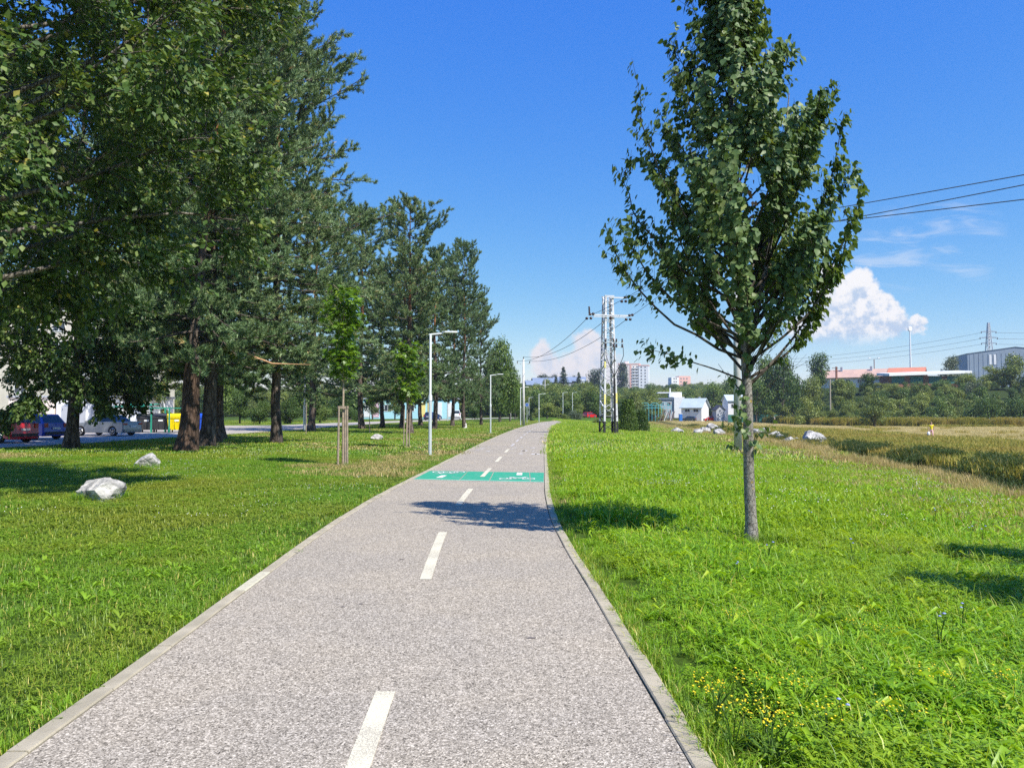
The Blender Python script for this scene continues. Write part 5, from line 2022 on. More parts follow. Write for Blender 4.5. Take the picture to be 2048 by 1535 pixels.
# round road sign seen from the back, small post by the road
q = on_ground(at_depth(1054, 844, 112).x, 112)
o = thing('road_sign', 'small round road sign on a slim post behind the third street lamp', 'sign', q)
mb = MB()
mb.tube([(0, 0, -0.1), (0, 0, 2.9)], 0.035, 8)
link('post', mb.mesh('post', MATS['galvanised']), o)
mb = MB()
mb.tube([(0, -0.05, 2.62), (0, -0.068, 2.62)], 0.31, 24)
link('sign_face', mb.mesh('sign_face', MATS['sign_back']), o)
mb = MB()
mb.tube([(0, -0.069, 2.62), (0, -0.073, 2.62)], 0.24, 24)
link('sign_disc', mb.mesh('sign_disc', MATS['sign_blue']), o)
q = on_ground(at_depth(1021, 840, 150).x, 150)
o = thing('street_bollard', 'short pale post at the street edge left of the third street lamp', 'post', q)
mb = MB()
mb.tube([(0, 0, 0), (0, 0, 1.6), (0, 0, 1.75), (0, 0, 2.0), (0, 0, 2.05)], [0.10, 0.10, 0.16, 0.16, 0.05], 10)
link('post', mb.mesh('post', MATS['concrete_pole']), o)

# ------------------------------------------------------------------ lattice pylon
tp = ground_at(1217, 869)
TR = R(13)
H0, W0, W1 = 10.5, 0.58, 0.33
tower = thing('lattice_pylon', 'white steel lattice power pylon with black feet standing in the grass by the path', 'pylon', tp, rz=TR)


def hw(z):
    return W0 + (W1 - W0) * z / H0


mb = MB()
mb.box((0, 0, 0.02), (1.9, 1.9, 0.22))
link('foundation', mb.mesh('foundation', MATS['foundation']), tower)
ZB = 1.02
for sx in (-1, 1):
    for sy in (-1, 1):
        mb = MB()
        a, b2 = Vector((sx * hw(0), sy * hw(0), 0.1)), Vector((sx * hw(ZB), sy * hw(ZB), ZB))
        c2 = Vector((sx * hw(H0), sy * hw(H0), H0))
        for (p0, p1, mi) in ((a, b2, 1), (b2, c2, 0)):
            # an angle section: two thin flanges
            for (ox, oy, wx, wy) in ((-sx * 0.07, 0, 0.14, 0.014), (0, -sy * 0.07, 0.014, 0.14)):
                o1 = Vector((ox, oy, 0))
                q = [Vector((dx * wx / 2, dy * wy / 2, 0)) for dx, dy in ((-1, -1), (1, -1), (1, 1), (-1, 1))]
                vs = [p0 + o1 + v for v in q] + [p1 + o1 + v for v in q]
                mb.add(vs, [(3, 2, 1, 0), (4, 5, 6, 7), (0, 1, 5, 4), (1, 2, 6, 5), (2, 3, 7, 6), (3, 0, 4, 7)], mi)
        link('leg', mb.mesh('leg', [MATS['tower_white'], MATS['tower_black']]), tower)
zs = [0.15]
while zs[-1] < H0 - 0.4:
    zs.append(zs[-1] + max(0.36, 0.66 - 0.018 * len(zs)))
for fc in range(4):
    rot = Matrix.Rotation(math.pi / 2 * fc, 3, 'Z')
    for i in range(len(zs) - 1):
        z0, z1 = zs[i], zs[i + 1]
        s = 1 if (i + fc) % 2 else -1
        a = rot @ Vector((-s * (hw(z0) - 0.03), -hw(z0) + 0.02, z0))
        b2 = rot @ Vector((s * (hw(z1) - 0.03), -hw(z1) + 0.02, z1))
        mb = MB()
        mb.bar(a, b2, 0.095, 0.02)
        link('brace', mb.mesh('brace', MATS['tower_white' if z0 > 0.8 else 'tower_black']), tower)
    for z0 in zs[2::3]:
        mb = MB()
        mb.bar(rot @ Vector((-hw(z0) + 0.03, -hw(z0) + 0.035, z0)), rot @ Vector((hw(z0) - 0.03, -hw(z0) + 0.035, z0)), 0.06, 0.016)
        link('brace', mb.mesh('brace', MATS['tower_white']), tower)
    if fc in (0, 2):
        mb = MB()
        a = rot @ Vector((-hw(H0) - 0.05, -hw(H0), H0 - 0.03))
        b2 = rot @ Vector((hw(H0) + 0.05, -hw(H0), H0 - 0.03))
        mb.bar(a, b2, 0.07, 0.07)
        link('top_rail', mb.mesh('top_rail', MATS['tower_white']), tower)


def insulator(parent, a, b, r=0.085, n=7):
    mb = MB()
    a, b = Vector(a), Vector(b)
    pts, rad = [], []
    for k in range(n * 2 + 1):
        pts.append(a.lerp(b, k / (n * 2)))
        rad.append(r if k % 2 else r * 0.55)
    mb.tube(pts, rad, 10)
    return link('insulator', mb.mesh('insulator', MATS['insulator'], smooth=True), parent)


ARM = 8.98
mb = MB()
mb.box((0, -hw(ARM) - 0.06, ARM), (3.4, 0.09, 0.10))
mb.box((0, -hw(ARM) - 0.06 + 0.0, ARM - 0.13), (2.6, 0.07, 0.06))
link('crossarm', mb.mesh('crossarm', MATS['tower_white']), tower)
mb = MB()
mb.box((0.70, -hw(H0) - 0.05, H0 - 0.16), (1.35, 0.08, 0.09))
link('top_arm', mb.mesh('top_arm', MATS['tower_white']), tower)
ay = -hw(ARM) - 0.06
for (x, z) in ((-1.68, ARM), (1.45, ARM), (1.1, H0 - 0.16)):
    for (dx, dz, ln) in ((-0.16, -0.30, 0.26), (0.16, -0.28, 0.26), (0.10, 0.02, 0.30), (0.34, 0.06, 0.28)):
        insulator(tower, (x + dx, ay - 0.12, z + dz), (x + dx * 1.02 + 0.02, ay + ln - 0.16, z + dz + 0.03), 0.10, 3)
insulator(tower, (-1.62, ay, ARM + 0.06), (-1.64, ay, ARM + 0.62), 0.085, 5)
insulator(tower, (0.05, ay - 0.1, ARM - 0.18), (0.1, ay + 0.2, ARM - 0.2), 0.12, 3)
# switch gear frame in the middle with cables running down to a black pipe
ZS = 6.95
mb = MB()
mb.box((0.28, -hw(ZS) - 0.10, ZS), (1.55, 0.06, 0.06))
mb.box((0.28, -hw(ZS) - 0.10, ZS - 0.36), (1.55, 0.06, 0.06))
mb.box((0.2, -hw(ZS) - 0.10, ZS - 1.3), (1.3, 0.04, 0.04))
link('switch_frame', mb.mesh('switch_frame', MATS['galvanised']), tower)
for x in (-0.38, 0.22, 0.46, 0.92):
    insulator(tower, (x, -hw(ZS) - 0.14, ZS + 0.02), (x, -hw(ZS) - 0.14, ZS + 0.26), 0.07, 4)
    insulator(tower, (x, -hw(ZS) - 0.14, ZS - 0.38), (x, -hw(ZS) - 0.14, ZS - 0.12), 0.085, 4)
for (x, bend) in ((-0.36, -0.10), (0.30, 0.0), (0.98, 0.12)):
    mb = MB()
    y0 = -hw(ZS) - 0.16
    mb.tube([(x, y0, ZS - 0.3), (x + bend * 0.3, y0, ZS - 1.0), (x * 0.65 + 0.1, y0, ZS - 1.7), (0.24 + x * 0.12, y0 - 0.02, ZS - 2.4), (0.24, y0 - 0.03, ZS - 2.75)], 0.026, 6)
    link('cable', mb.mesh('cable', MATS['tower_black'], smooth=True), tower)
mb = MB()
mb.tube([(0.27, -hw(0) - 0.10, 0.1), (0.27, -hw(2) - 0.12, 2.2), (0.26, -hw(4) - 0.12, ZS - 2.7)], 0.085, 10)
link('cable_pipe', mb.mesh('cable_pipe', MATS['tower_black']), tower)
for (x, z, h) in ((-1, 2.65, 0.75), (1, 2.75, 0.75), (-1, 5.25, 0.5), (-1, 2.65, 0.2)):
    if h < 0.3:
        continue
    mb = MB()
    mb.box((x * (hw(z) - 0.05), -hw(z) - 0.012, z), (0.125, 0.012, h))
    link('warning_plate', mb.mesh('warning_plate', MATS['warning_yellow']), tower)

TM = Matrix.Translation(tp) @ Matrix.Rotation(TR, 4, 'Z')


# ------------------------------------------------------------------ concrete poles and wires
def concrete_pole(label, loc, H, r0=0.17, r1=0.10, arm=True, rz=0.0):
    o = thing('concrete_pole', label, 'utility pole', loc, rz=rz, group='concrete power poles')
    mb = MB()
    mb.tube([(0, 0, -0.2), (0, 0, H)], [r0, r1], 16)
    link('pole', mb.mesh('pole', MATS['concrete_pole'], smooth=True), o)
    if arm:
        mb = MB()
        mb.box((0, -0.02, H - 0.55), (1.7, 0.09, 0.09))
        link('crossarm', mb.mesh('crossarm', MATS['galvanised']), o)
        mb = MB()
        for x in (-0.75, 0.75):
            insulator(o, (x, -0.02, H - 0.5), (x, -0.02, H - 0.22), 0.065, 3)
        insulator(o, (0, 0, H), (0, 0, H + 0.28), 0.065, 3)
    return o


pp = ground_at(1476, 907)
PH1 = at_depth(1478, 462, pp.y).z - pp.z
concrete_pole('thick pale concrete pole hidden behind the trunk of the young linden tree', pp, PH1, 0.19, 0.115, rz=R(35))
fp = on_ground(at_depth(1047, 850, 92).x, 92)
FH = at_depth(1046, 718, 92).z - fp.z
concrete_pole('far concrete pole with insulators rising behind the third street lamp', fp, FH, 0.17, 0.11, rz=R(10))
ep = Vector((21.4, 15.2, 0))
ep.z = tz(ep.x, ep.y)
concrete_pole('concrete pole across the river at which the three right-hand wires end', ep, 11.0, 0.18, 0.11, rz=R(35))


def wire(label, a, b, sag, name='power_line', r=0.017):
    a, b = Vector(a), Vector(b)
    mb = MB()
    n = 18
    mb.tube([a.lerp(b, k / n) - Vector((0, 0, sag * 4 * (k / n) * (1 - k / n))) for k in range(n + 1)], r, 5)
    o = thing(name, label, 'power line', data=None, group='overhead power lines')
    link('wire', mb.mesh('wire', MATS['wire']), o)


def arm_pt(o_loc, rz, H, x, top=False):
    return o_loc + Matrix.Rotation(rz, 3, 'Z') @ Vector((x, -0.02, H + (0.28 if top else -0.22)))


right_rows = (343, 363, 392)
names = ('uppermost', 'middle', 'lowest')
srcs = (arm_pt(pp, R(35), PH1, 0, True), arm_pt(pp, R(35), PH1, 0.75), arm_pt(pp, R(35), PH1, -0.75))
for k, row in enumerate(right_rows):
    e = at_depth(2048, row, 22.9 - 0.35 * k)
    far = srcs[k] + (e - srcs[k]) * 2.05
    wire('%s of three wires running from the linden crown out over the river' % names[k], srcs[k], far, 0.10, r=0.017)
    tpt = TM @ Vector(((1.80, 1.45, -1.30)[k], ay - 0.1, (ARM + 0.06, H0 - 0.1, ARM + 0.06)[k]))
    wire('wire from the pylon %s to the pole behind the linden crown' % ('right arm end', 'top arm', 'left arm end')[k], tpt, srcs[k], 0.25, r=0.016)
    tp2 = TM @ Vector(((-1.80, -0.2, 1.35)[k], ay + 0.1, (ARM - 0.28, ARM - 0.25, ARM - 0.28)[k]))
    fpt = (arm_pt(fp, R(10), FH, -0.75), arm_pt(fp, R(10), FH, 0, True), arm_pt(fp, R(10), FH, 0.75))[k]
    wire('sagging wire from the pylon %s to the far concrete pole' % ('left arm end', 'middle', 'right arm end')[k], tp2, fpt, 0.95, r=0.02)

# ------------------------------------------------------------------ cars


def car(label, loc, rz, L, Wd, H, paint, kind='hatch', group='parked cars', detail=True):
    o = thing('parked_car', label, 'car', loc, rz=rz, group=group)
    P = MATS[paint]
    hl, rw = L / 2, 0.315 * H / 1.45
    wb = L * 0.30
    zb, zt = 0.20, 0.60 * H
    fx, rx = wb, -wb - 0.02

    def arch(cx, r=rw * 1.16, n=9):
        return [(cx + r * math.cos(a), rw + r * math.sin(a)) for a in np.linspace(-0.25, math.pi + 0.25, n)]
    if kind == 'sedan':
        top = [(-hl + 0.02, 0.50 * H), (-hl + 0.06, 0.655 * H), (-hl + 0.75, 0.68 * H), (0.6, 0.645 * H), (hl - 0.55, 0.60 * H), (hl - 0.08, 0.47 * H)]
    elif kind == 'van':
        top = [(-hl + 0.01, 0.5 * H), (-hl + 0.02, 0.62 * H), (0.9, 0.60 * H), (hl - 0.35, 0.52 * H), (hl - 0.04, 0.40 * H)]
    else:
        top = [(-hl + 0.03, 0.48 * H), (-hl + 0.05, 0.64 * H), (0.5, 0.625 * H), (hl - 0.75, 0.60 * H), (hl - 0.15, 0.47 * H)]
    out_l = [(hl - 0.03, 0.30 * H), (hl - 0.06, zb)] + arch(fx)[::1] + [(fx - rw * 1.2, zb), (rx + rw * 1.2, zb)] + arch(rx) + [(-hl + 0.08, zb), (-hl, 0.3 * H)]
    outline = out_l + top
    cx0 = sum(p[0] for p in outline) / len(outline)
    cz0 = 0.42 * H
    rings = [(-Wd / 2, 0.965), (-Wd / 2 + 0.05, 0.99), (-Wd / 2 + 0.13, 1.0), (Wd / 2 - 0.13, 1.0), (Wd / 2 - 0.05, 0.99), (Wd / 2, 0.965)]
    mb = MB()
    n = len(outline)
    vs = []
    for (y, s) in rings:
        vs += [(cx0 + (x - cx0) * s, y, max(zb, cz0 + (z - cz0) * s) if z > zb + 0.001 else zb) for x, z in outline]
    fs = []
    for i in range(len(rings) - 1):
        for k in range(n):
            k2 = (k + 1) % n
            fs.append((i * n + k, i * n + k2, (i + 1) * n + k2, (i + 1) * n + k))
    fs += [tuple(range(n)), tuple(reversed(range((len(rings) - 1) * n, len(rings) * n)))]
    mb.add(vs, fs)
    # cabin
    zbelt = 0.60 * H
    if kind == 'sedan':
        cab = [(-hl + 0.72, zbelt), (-0.80, H * 0.975), (-0.1, H), (0.42, H * 0.975), (1.12, zbelt)]
    elif kind == 'van':
        cab = [(-hl + 0.05, zbelt), (-hl + 0.16, H * 0.97), (-hl + 0.6, H), (0.75, H * 0.98), (1.45, zbelt)]
    else:
        cab = [(-hl + 0.10, zbelt), (-hl + 0.52, H * 0.97), (-0.3, H), (0.35, H * 0.975), (1.05, zbelt)]
    wbtm, wtop = Wd / 2 - 0.06, Wd / 2 - 0.26

    def wz(z):
        return wbtm + (wtop - wbtm) * (z - zbelt) / (H - zbelt)
    m2 = len(cab)
    vs = [(x, -wz(z), z) for x, z in cab] + [(x, wz(z), z) for x, z in cab]
    mb.add(vs, [tuple(range(m2)), tuple(reversed(range(m2, 2 * m2)))] + [(k + 1, k, m2 + k, m2 + k + 1) for k in range(m2 - 1)] + [(0, m2 - 1, 2 * m2 - 1, m2)])
    body = link('body', fix_normals(mb.mesh('body', P)), o)
    bev = body.modifiers.new('bevel', 'BEVEL')
    bev.width = 0.035
    bev.segments = 2
    bev.limit_method = 'ANGLE'
    bev.angle_limit = R(28)

    def pane(nm, pts, mat=MATS['car_glass'], off=(0, 0, 0)):
        mbp = MB()
        c = sum((Vector(p) for p in pts), Vector()) / len(pts)
        nn = (Vector(pts[1]) - Vector(pts[0])).cross(Vector(pts[2]) - Vector(pts[0])).normalized()
        if nn.dot(c - Vector((0, 0, 0.5 * H))) < 0:
            nn = -nn
        q = [Vector(p) + nn * 0.006 for p in pts]
        mbp.prism(q, (0, 0, 0), nn * 0.006)
        return link(nm, fix_normals(mbp.mesh(nm, mat)), o)
    # front and rear glass
    (bx, bz), (rx1, rz1) = cab[0], cab[1]

    def lerp2(a, b, t):
        return (a[0] + (b[0] - a[0]) * t, a[1] + (b[1] - a[1]) * t)
    for nm, A, B in (('rear_window', cab[0], cab[1]), ('windscreen', cab[-1], cab[-2])):
        a, b2 = lerp2(A, B, 0.10), lerp2(A, B, 0.88)
        pane(nm, [(a[0], -wz(a[1]) + 0.09, a[1]), (a[0], wz(a[1]) - 0.09, a[1]), (b2[0], wz(b2[1]) - 0.08, b2[1]), (b2[0], -wz(b2[1]) + 0.08, b2[1])])
    zl, zh = zbelt + 0.04, H * 0.925

    def at_z(A, B, z):
        return lerp2(A, B, (z - A[1]) / (B[1] - A[1]))[0]
    xr0, xr1 = at_z(cab[0], cab[1], zl) + 0.16, at_z(cab[0], cab[1], zh) + 0.12
    xf0, xf1 = at_z(cab[-1], cab[-2], zl) - 0.12, at_z(cab[-1], cab[-2], zh) - 0.05
    for sd in (-1, 1):
        xm = -0.12
        for (a0, a1, b0, b1) in ((xr0, xr1, xm - 0.04, xm - 0.04), (xm + 0.04, xm + 0.04, xf0, xf1)):
            pane('side_window', [(a0, sd * wz(zl), zl), (b0, sd * wz(zl), zl), (b1, sd * wz(zh), zh), (a1, sd * wz(zh), zh)])
    for sx in (fx, rx):
        for sd in (-1, 1):
            w = MB()
            yc = sd * (Wd / 2 - 0.10)
            w.tube([(sx, yc - 0.10, rw), (sx, yc - 0.07, rw), (sx, yc + 0.07, rw), (sx, yc + 0.10, rw)], [rw * 0.9, rw, rw, rw * 0.9], 22)
            wh = link('wheel', w.mesh('wheel', MATS['tyre']), o)
            w = MB()
            for k in range(5):
                a = k * 2 * math.pi / 5 + 0.3
                w.bar((sx, yc + sd * 0.104, rw), (sx + rw * 0.60 * math.cos(a), yc + sd * 0.106, rw + rw * 0.60 * math.sin(a)), 0.055, 0.02)
            rpts = [(sx + rw * 0.64 * math.cos(a), yc + sd * 0.105, rw + rw * 0.64 * math.sin(a)) for a in np.linspace(0, 2 * math.pi, 21)]
            w.tube(rpts, 0.022, 5, cap=False)
            link('rim', w.mesh('rim', MATS['alloy']), wh)
    for sd in (-1, 1):
        w = MB()
        w.box((-hl + 0.03, sd * (Wd / 2 - 0.20), 0.555 * H), (0.07, 0.34 if kind == 'sedan' else 0.22, 0.10 if kind == 'sedan' else 0.24))
        link('taillight', w.mesh('taillight', MATS['tail_red']), o)
        w = MB()
        w.box((hl - 0.17, sd * (Wd / 2 - 0.22), 0.455 * H), (0.2, 0.3, 0.12))
        link('headlight', w.mesh('headlight', MATS['head_clear']), o)
        w = MB()
        w.box((0.78, sd * (Wd / 2 + 0.05), 0.66 * H), (0.12, 0.17, 0.12))
        link('mirror', w.mesh('mirror', P), o)
    w = MB()
    w.box((-hl - 0.012, 0, 0.255 * H), (0.05, Wd * 0.86, 0.16))
    link('rear_bumper', w.mesh('rear_bumper', MATS['car_trim'] if kind != 'sedan' else P), o)
    w = MB()
    w.box((hl - 0.02, 0, 0.22 * H), (0.06, Wd * 0.8, 0.12))
    link('front_bumper', w.mesh('front_bumper', MATS['car_trim']), o)
    w = MB()
    w.box((-hl - 0.02, 0, 0.44 * H), (0.03, 0.52, 0.115))
    link('number_plate', w.mesh('number_plate', MATS['plate_white']), o)
    return o


def park(px, py_base, Y, ang, L, *a, **kw):
    """rear bumper centre at the given photo column and depth; ang: heading"""
    rr = at_depth(px, py_base, Y)
    c, s = math.cos(ang), math.sin(ang)
    x, y = rr.x + c * L / 2, Y + s * L / 2
    return car(a[0], Vector((x, y, tz(x, y) + 0.05)), ang, L, *a[1:], **kw)


park(50, 886, 39.8, R(164), 4.1, 'red hatchback parked nearest the lawn, seen from behind through the leaves', 1.76, 1.58, 'car_red')
park(112, 880, 44.6, R(164), 4.0, 'bright blue hatchback parked between the red car and the big tree trunk', 1.70, 1.50, 'car_blue')
park(266, 873, 52.0, R(164), 4.45, 'silver liftback parked beside the black bins', 1.74, 1.42, 'car_silver', kind='sedan')
car('dark blue car on the street behind the pine next to the nearest street lamp', on_ground(-14.3, 139, 0.05), R(70), 4.2, 1.75, 1.5, 'car_navy')
car('white van on the street behind the pine trunks', on_ground(-10.9, 149, 0.05), R(95), 4.6, 1.9, 1.85, 'car_white', kind='van')
q = on_ground(at_depth(1179, 838, 204).x, 204)
car('red car glimpsed between the bushes left of the lattice pylon', q, R(48), 4.2, 1.75, 1.5, 'car_red')
q = on_ground(at_depth(1421, 838, 226).x, 226)
car('red car parked below the white cottage', q, R(184), 4.1, 1.75, 1.5, 'car_red')
q = on_ground(at_depth(1378, 838, 226).x, 226)
car('dark car parked in front of the cottage with the blue door', q, R(150), 4.2, 1.75, 1.5, 'car_dark')

# ------------------------------------------------------------------ bins


def container(label, x, y, mat, rz=0.0):
    o = thing('waste_container', label, 'waste container', on_ground(x, y, 0.06), rz=rz, group='wheeled waste containers')
    mb = MB()
    b0 = [(-0.52, -0.40, 0.20), (0.52, -0.40, 0.20), (0.52, 0.40, 0.20), (-0.52, 0.40, 0.20)]
    b1 = [(-0.62, -0.52, 1.12), (0.62, -0.52, 1.12), (0.62, 0.52, 1.12), (-0.62, 0.52, 1.12)]
    mb.add(b0 + b1, [(3, 2, 1, 0), (4, 5, 6, 7), (0, 1, 5, 4), (1, 2, 6, 5), (2, 3, 7, 6), (3, 0, 4, 7)])
    for x2 in (-0.35, 0, 0.35):
        mb.box((x2, -0.475, 0.68), (0.06, 0.08, 0.78))
    mb.box((0, 0, 1.15), (1.34, 1.12, 0.07))
    link('body', mb.mesh('body', MATS[mat]), o)
    mb = MB()
    n = 9
    prof = [(-0.56 + 1.12 * k / (n - 1), 1.19 + 0.30 * math.sin(math.pi * (0.12 + 0.80 * k / (n - 1)))) for k in range(n)]
    poly = [Vector((-0.66, y2, z2)) for y2, z2 in prof] + [Vector((-0.66, 0.56, 1.19)), Vector((-0.66, -0.56, 1.19))]
    mb.prism(poly, (0, 0, 0), (1.32, 0, 0))
    link('lid', fix_normals(mb.mesh('lid', MATS[mat])), o)
    for sx in (-0.45, 0.45):
        for sy in (-0.34, 0.34):
            mb = MB()
            mb.tube([(sx - 0.03, sy, 0.10), (sx + 0.03, sy, 0.10)], 0.10, 12)
            link('wheel', mb.mesh('wheel', MATS['tyre']), o)
    mb = MB()
    mb.box((0.1, -0.51, 0.93), (0.34, 0.012, 0.14))
    link('sticker', mb.mesh('sticker', MATS['plate_white']), o)
    return o


for (px, mat, lab) in ((294, 'bin_black', 'black waste container beside the silver car'), (322, 'bin_black', 'black waste container next to the yellow one'),
                       (354, 'bin_yellow', 'yellow waste container beside the leaning pine trunk'), (391, 'bin_blue', 'blue waste container between the pine trunks')):
    container(lab, at_depth(px, 866, 61).x, 61, mat, rz=R(8))
o = thing('bin_enclosure', 'green steel frame standing around the waste containers', 'bin enclosure', on_ground(at_depth(320, 866, 60).x, 60, 0.05))
x0, x1 = at_depth(228, 866, 60).x - o.location.x, at_depth(338, 866, 60).x - o.location.x
for x in (x0, at_depth(302, 866, 60).x - o.location.x, x1):
    for y in (0.0, 2.4):
        mb = MB()
        mb.box((x, y, 0.95), (0.09, 0.09, 2.0))
        link('post', mb.mesh('post', MATS['green_metal']), o)
for y in (0.0, 2.4):
    mb = MB()
    mb.box(((x0 + x1) / 2, y + 0.10, 1.93), (x1 - x0, 0.08, 0.08))
    link('rail', mb.mesh('rail', MATS['green_metal']), o)
mb = MB()
mb.add([(x0 - .1, -.2, 2.0), (x1 - 2.0, -.2, 2.0), (x1 - 2.0, 2.6, 2.25), (x0 - .1, 2.6, 2.25), (x0 - .1, -.2, 2.04), (x1 - 2.0, -.2, 2.04), (x1 - 2.0, 2.6, 2.29), (x0 - .1, 2.6, 2.29)],
       [(3, 2, 1, 0), (4, 5, 6, 7), (0, 1, 5, 4), (1, 2, 6, 5), (2, 3, 7, 6), (3, 0, 4, 7)])
link('roof', mb.mesh('roof', MATS['green_metal']), o)

# ------------------------------------------------------------------ buildings


def box_part(o, nm, c, s, mat, **kw):
    mb = MB()
    mb.box(c, s)
    return link(nm, mb.mesh(nm, MATS[mat]), o, **kw)


WIN_CACHE = {}


def window(o, c, w, h, face, glass='window_glass', frame='window_frame'):
    """a window on the wall plane facing -y ('f'), +x ('r') or -x ('l'): a proud frame with a pane as sub-part"""
    key = (round(w, 2), round(h, 2), face, frame)
    if key not in WIN_CACHE:
        def oriented(b, mat, nm):
            me = b.mesh(nm, MATS[mat])
            if face in 'lr':
                me.transform(Matrix.Rotation(R(90 if face == 'r' else -90), 4, 'Z'))
            return me
        t = max(0.06, 0.06 * w)
        mb = MB()
        for (cx2, cz2, sx2, sz2) in ((0, h / 2 - t / 2, w, t), (0, -h / 2 + t / 2, w, t), (-w / 2 + t / 2, 0, t, h - 2 * t), (w / 2 - t / 2, 0, t, h - 2 * t), (0, 0, t * 0.8, h - 2 * t)):
            mb.box((cx2, -0.03, cz2), (sx2, 0.07, sz2))
        m2 = MB()
        m2.box((0, -0.012, 0), (w - 2 * t, 0.03, h - 2 * t))
        WIN_CACHE[key] = (oriented(mb, frame, 'window'), oriented(m2, glass, 'pane'))
    a, b2 = WIN_CACHE[key]
    f = link('window', a, o, loc=c)
    link('pane', b2, f)
    return f


def gable_roof(o, w, d, z, rise, over, mat, axis='x', nm='roof', thick=0.14):
    """ridge along axis; w x d footprint centred on the origin"""
    mb = MB()
    L, D = (w, d) if axis == 'x' else (d, w)
    hl, hd = L / 2 + over, D / 2 + over
    slope = rise / (D / 2)
    for sg in (-1, 1):
        a = [(-hl, 0, z + rise), (hl, 0, z + rise), (hl, sg * hd, z + rise - slope * hd), (-hl, sg * hd, z + rise - slope * hd)]
        if axis == 'y':
            a = [(-p[1], p[0], p[2]) for p in a]
        mb.add(a + [(p[0], p[1], p[2] + thick) for p in a], [(0, 1, 2, 3), (7, 6, 5, 4), (0, 4, 5, 1), (1, 5, 6, 2), (2, 6, 7, 3), (3, 7, 4, 0)])
    me = fix_normals(mb.mesh(nm, MATS[mat]))
    return link(nm, me, o)


def gable_wall(o, w, d, z, rise, mat, axis='x', nm='gable'):
    for sg in (-1, 1):
        mb = MB()
        if axis == 'x':
            x = sg * (w / 2 - 0.1)
            poly = [Vector((x, -d / 2, z)), Vector((x, d / 2, z)), Vector((x, 0, z + rise))]
            mb.prism(poly, (0, 0, 0), (0.1 * sg, 0, 0))
        else:
            y = sg * (d / 2 - 0.1)
            poly = [Vector((-w / 2, y, z)), Vector((w / 2, y, z)), Vector((0, y, z + rise))]
            mb.prism(poly, (0, 0, 0), (0, 0.1 * sg, 0))
        link(nm, fix_normals(mb.mesh(nm, MATS[mat])), o)


def spot(px, Y, sink=0.0):
    x = at_depth(px, 825, Y).x
    return on_ground(x, Y, -sink)


def ztop(px, py, Y):
    return at_depth(px, py, Y).z


# apartment block glimpsed through the crowns on the left
o = thing('apartment_block', 'long cream apartment block glimpsed through the crowns of the big broadleaf trees', 'apartment block', on_ground(-76, 108))
box_part(o, 'wall', (0, 0, 10), (52, 12, 20), 'render_cream')
box_part(o, 'roof', (0, 0, 20.2), (52.6, 12.6, 0.4), 'render_grey')
for k in range(4):
    box_part(o, 'stairwell', (-19.5 + 13 * k, -6.06, 10), (2.6, 0.3, 20), 'render_white')
for r in range(7):
    for c in range(12):
        window(o, (-24 + 4.35 * c + (0.6 if c % 2 else 0), -6.0, 2.0 + 2.75 * r), 1.7, 1.5, 'f')
for i in range(2):
    o = thing('garage', ('white flat-roofed garage behind the big tree trunk and the parked cars', 'cream flat-roofed garage wall just left of the big tree trunk')[i], 'garage',
              on_ground((-39.5, -46.2)[i], 77))
    w = (8.6, 4.4)[i]
    box_part(o, 'wall', (0, 0, 1.5), (w, 6, 3.0), ('render_white', 'render_peach')[i])
    box_part(o, 'roof', (0, 0, 3.1), (w + 0.3, 6.3, 0.2), 'render_grey')
    for k in range(int(w // 2.9)):
        box_part(o, 'garage_door', (-w / 2 + 1.7 + 2.8 * k, -3.02, 1.15), (2.3, 0.08, 2.2), 'render_grey')
# low painted building behind the pines
o = thing('kindergarten', 'low pale aqua building with coloured panels behind the pine trunks', 'building', on_ground(-22.6, 172))
box_part(o, 'wall', (0, 0, 2.1), (21, 8, 4.4), 'render_aqua')
box_part(o, 'roof', (0, 0, 4.42), (21.6, 8.6, 0.24), 'render_grey')
for x, m_, w in ((-9, 'render_white', 1.4), (-7.2, 'render_pink', 1.6), (3.2, 'render_yellow', 1.0), (4.6, 'render_yellow', 0.8), (6.4, 'render_white', 1.8), (9.2, 'render_white', 1.4)):
    box_part(o, 'painted_panel', (x, -4.03, 2.0), (w, 0.1, 3.2), m_)
for x in (-4.5, -2, 0.5):
    window(o, (x, -4.0, 2.4), 1.6, 1.5, 'f')

# tall pink and white block on the hill
Y = 740
q = spot(1268, Y, 1)
zt, zb_ = ztop(1268, 729, Y), q.z
h = zt - zb_
o = thing('apartment_block', 'pink and white high-rise apartment block on the hill behind the lattice pylon', 'apartment block', q, rz=R(-14))
box_part(o, 'wall', (-4, 0, h / 2), (20, 12, h), 'render_peach')
box_part(o, 'wall', (9.9, -1.2, h / 2 - 0.8), (9.2, 12, h - 1.6), 'render_white')
box_part(o, 'parapet', (-4, 0, h + 0.4), (20.4, 12.4, 0.9), 'render_coral')
box_part(o, 'parapet', (9.9, -1.2, h - 1.2), (9.6, 12.4, 0.9), 'render_coral')
box_part(o, 'coral_band', (-2.6, -6.03, h / 2), (1.6, 0.2, h), 'render_coral')
box_part(o, 'lift_tower', (-7, 0, h + 2.0), (4, 5, 2.6), 'render_white')
for r in range(8):
    zz = h - 2.6 - 2.85 * r
    if zz < 1:
        break
    for x in (-12.3, -9.7, -6.2, 0.4, 3.2):
        window(o, (x, -6.0, zz), 1.5, 1.4, 'f')
    box_part(o, 'balcony', (2.0, -6.5, zz - 1.1), (5.6, 1.0, 0.9), 'render_white')
    for x in (7.8, 11.4):
        window(o, (x, -7.2, zz - 0.4), 1.5, 1.4, 'f')
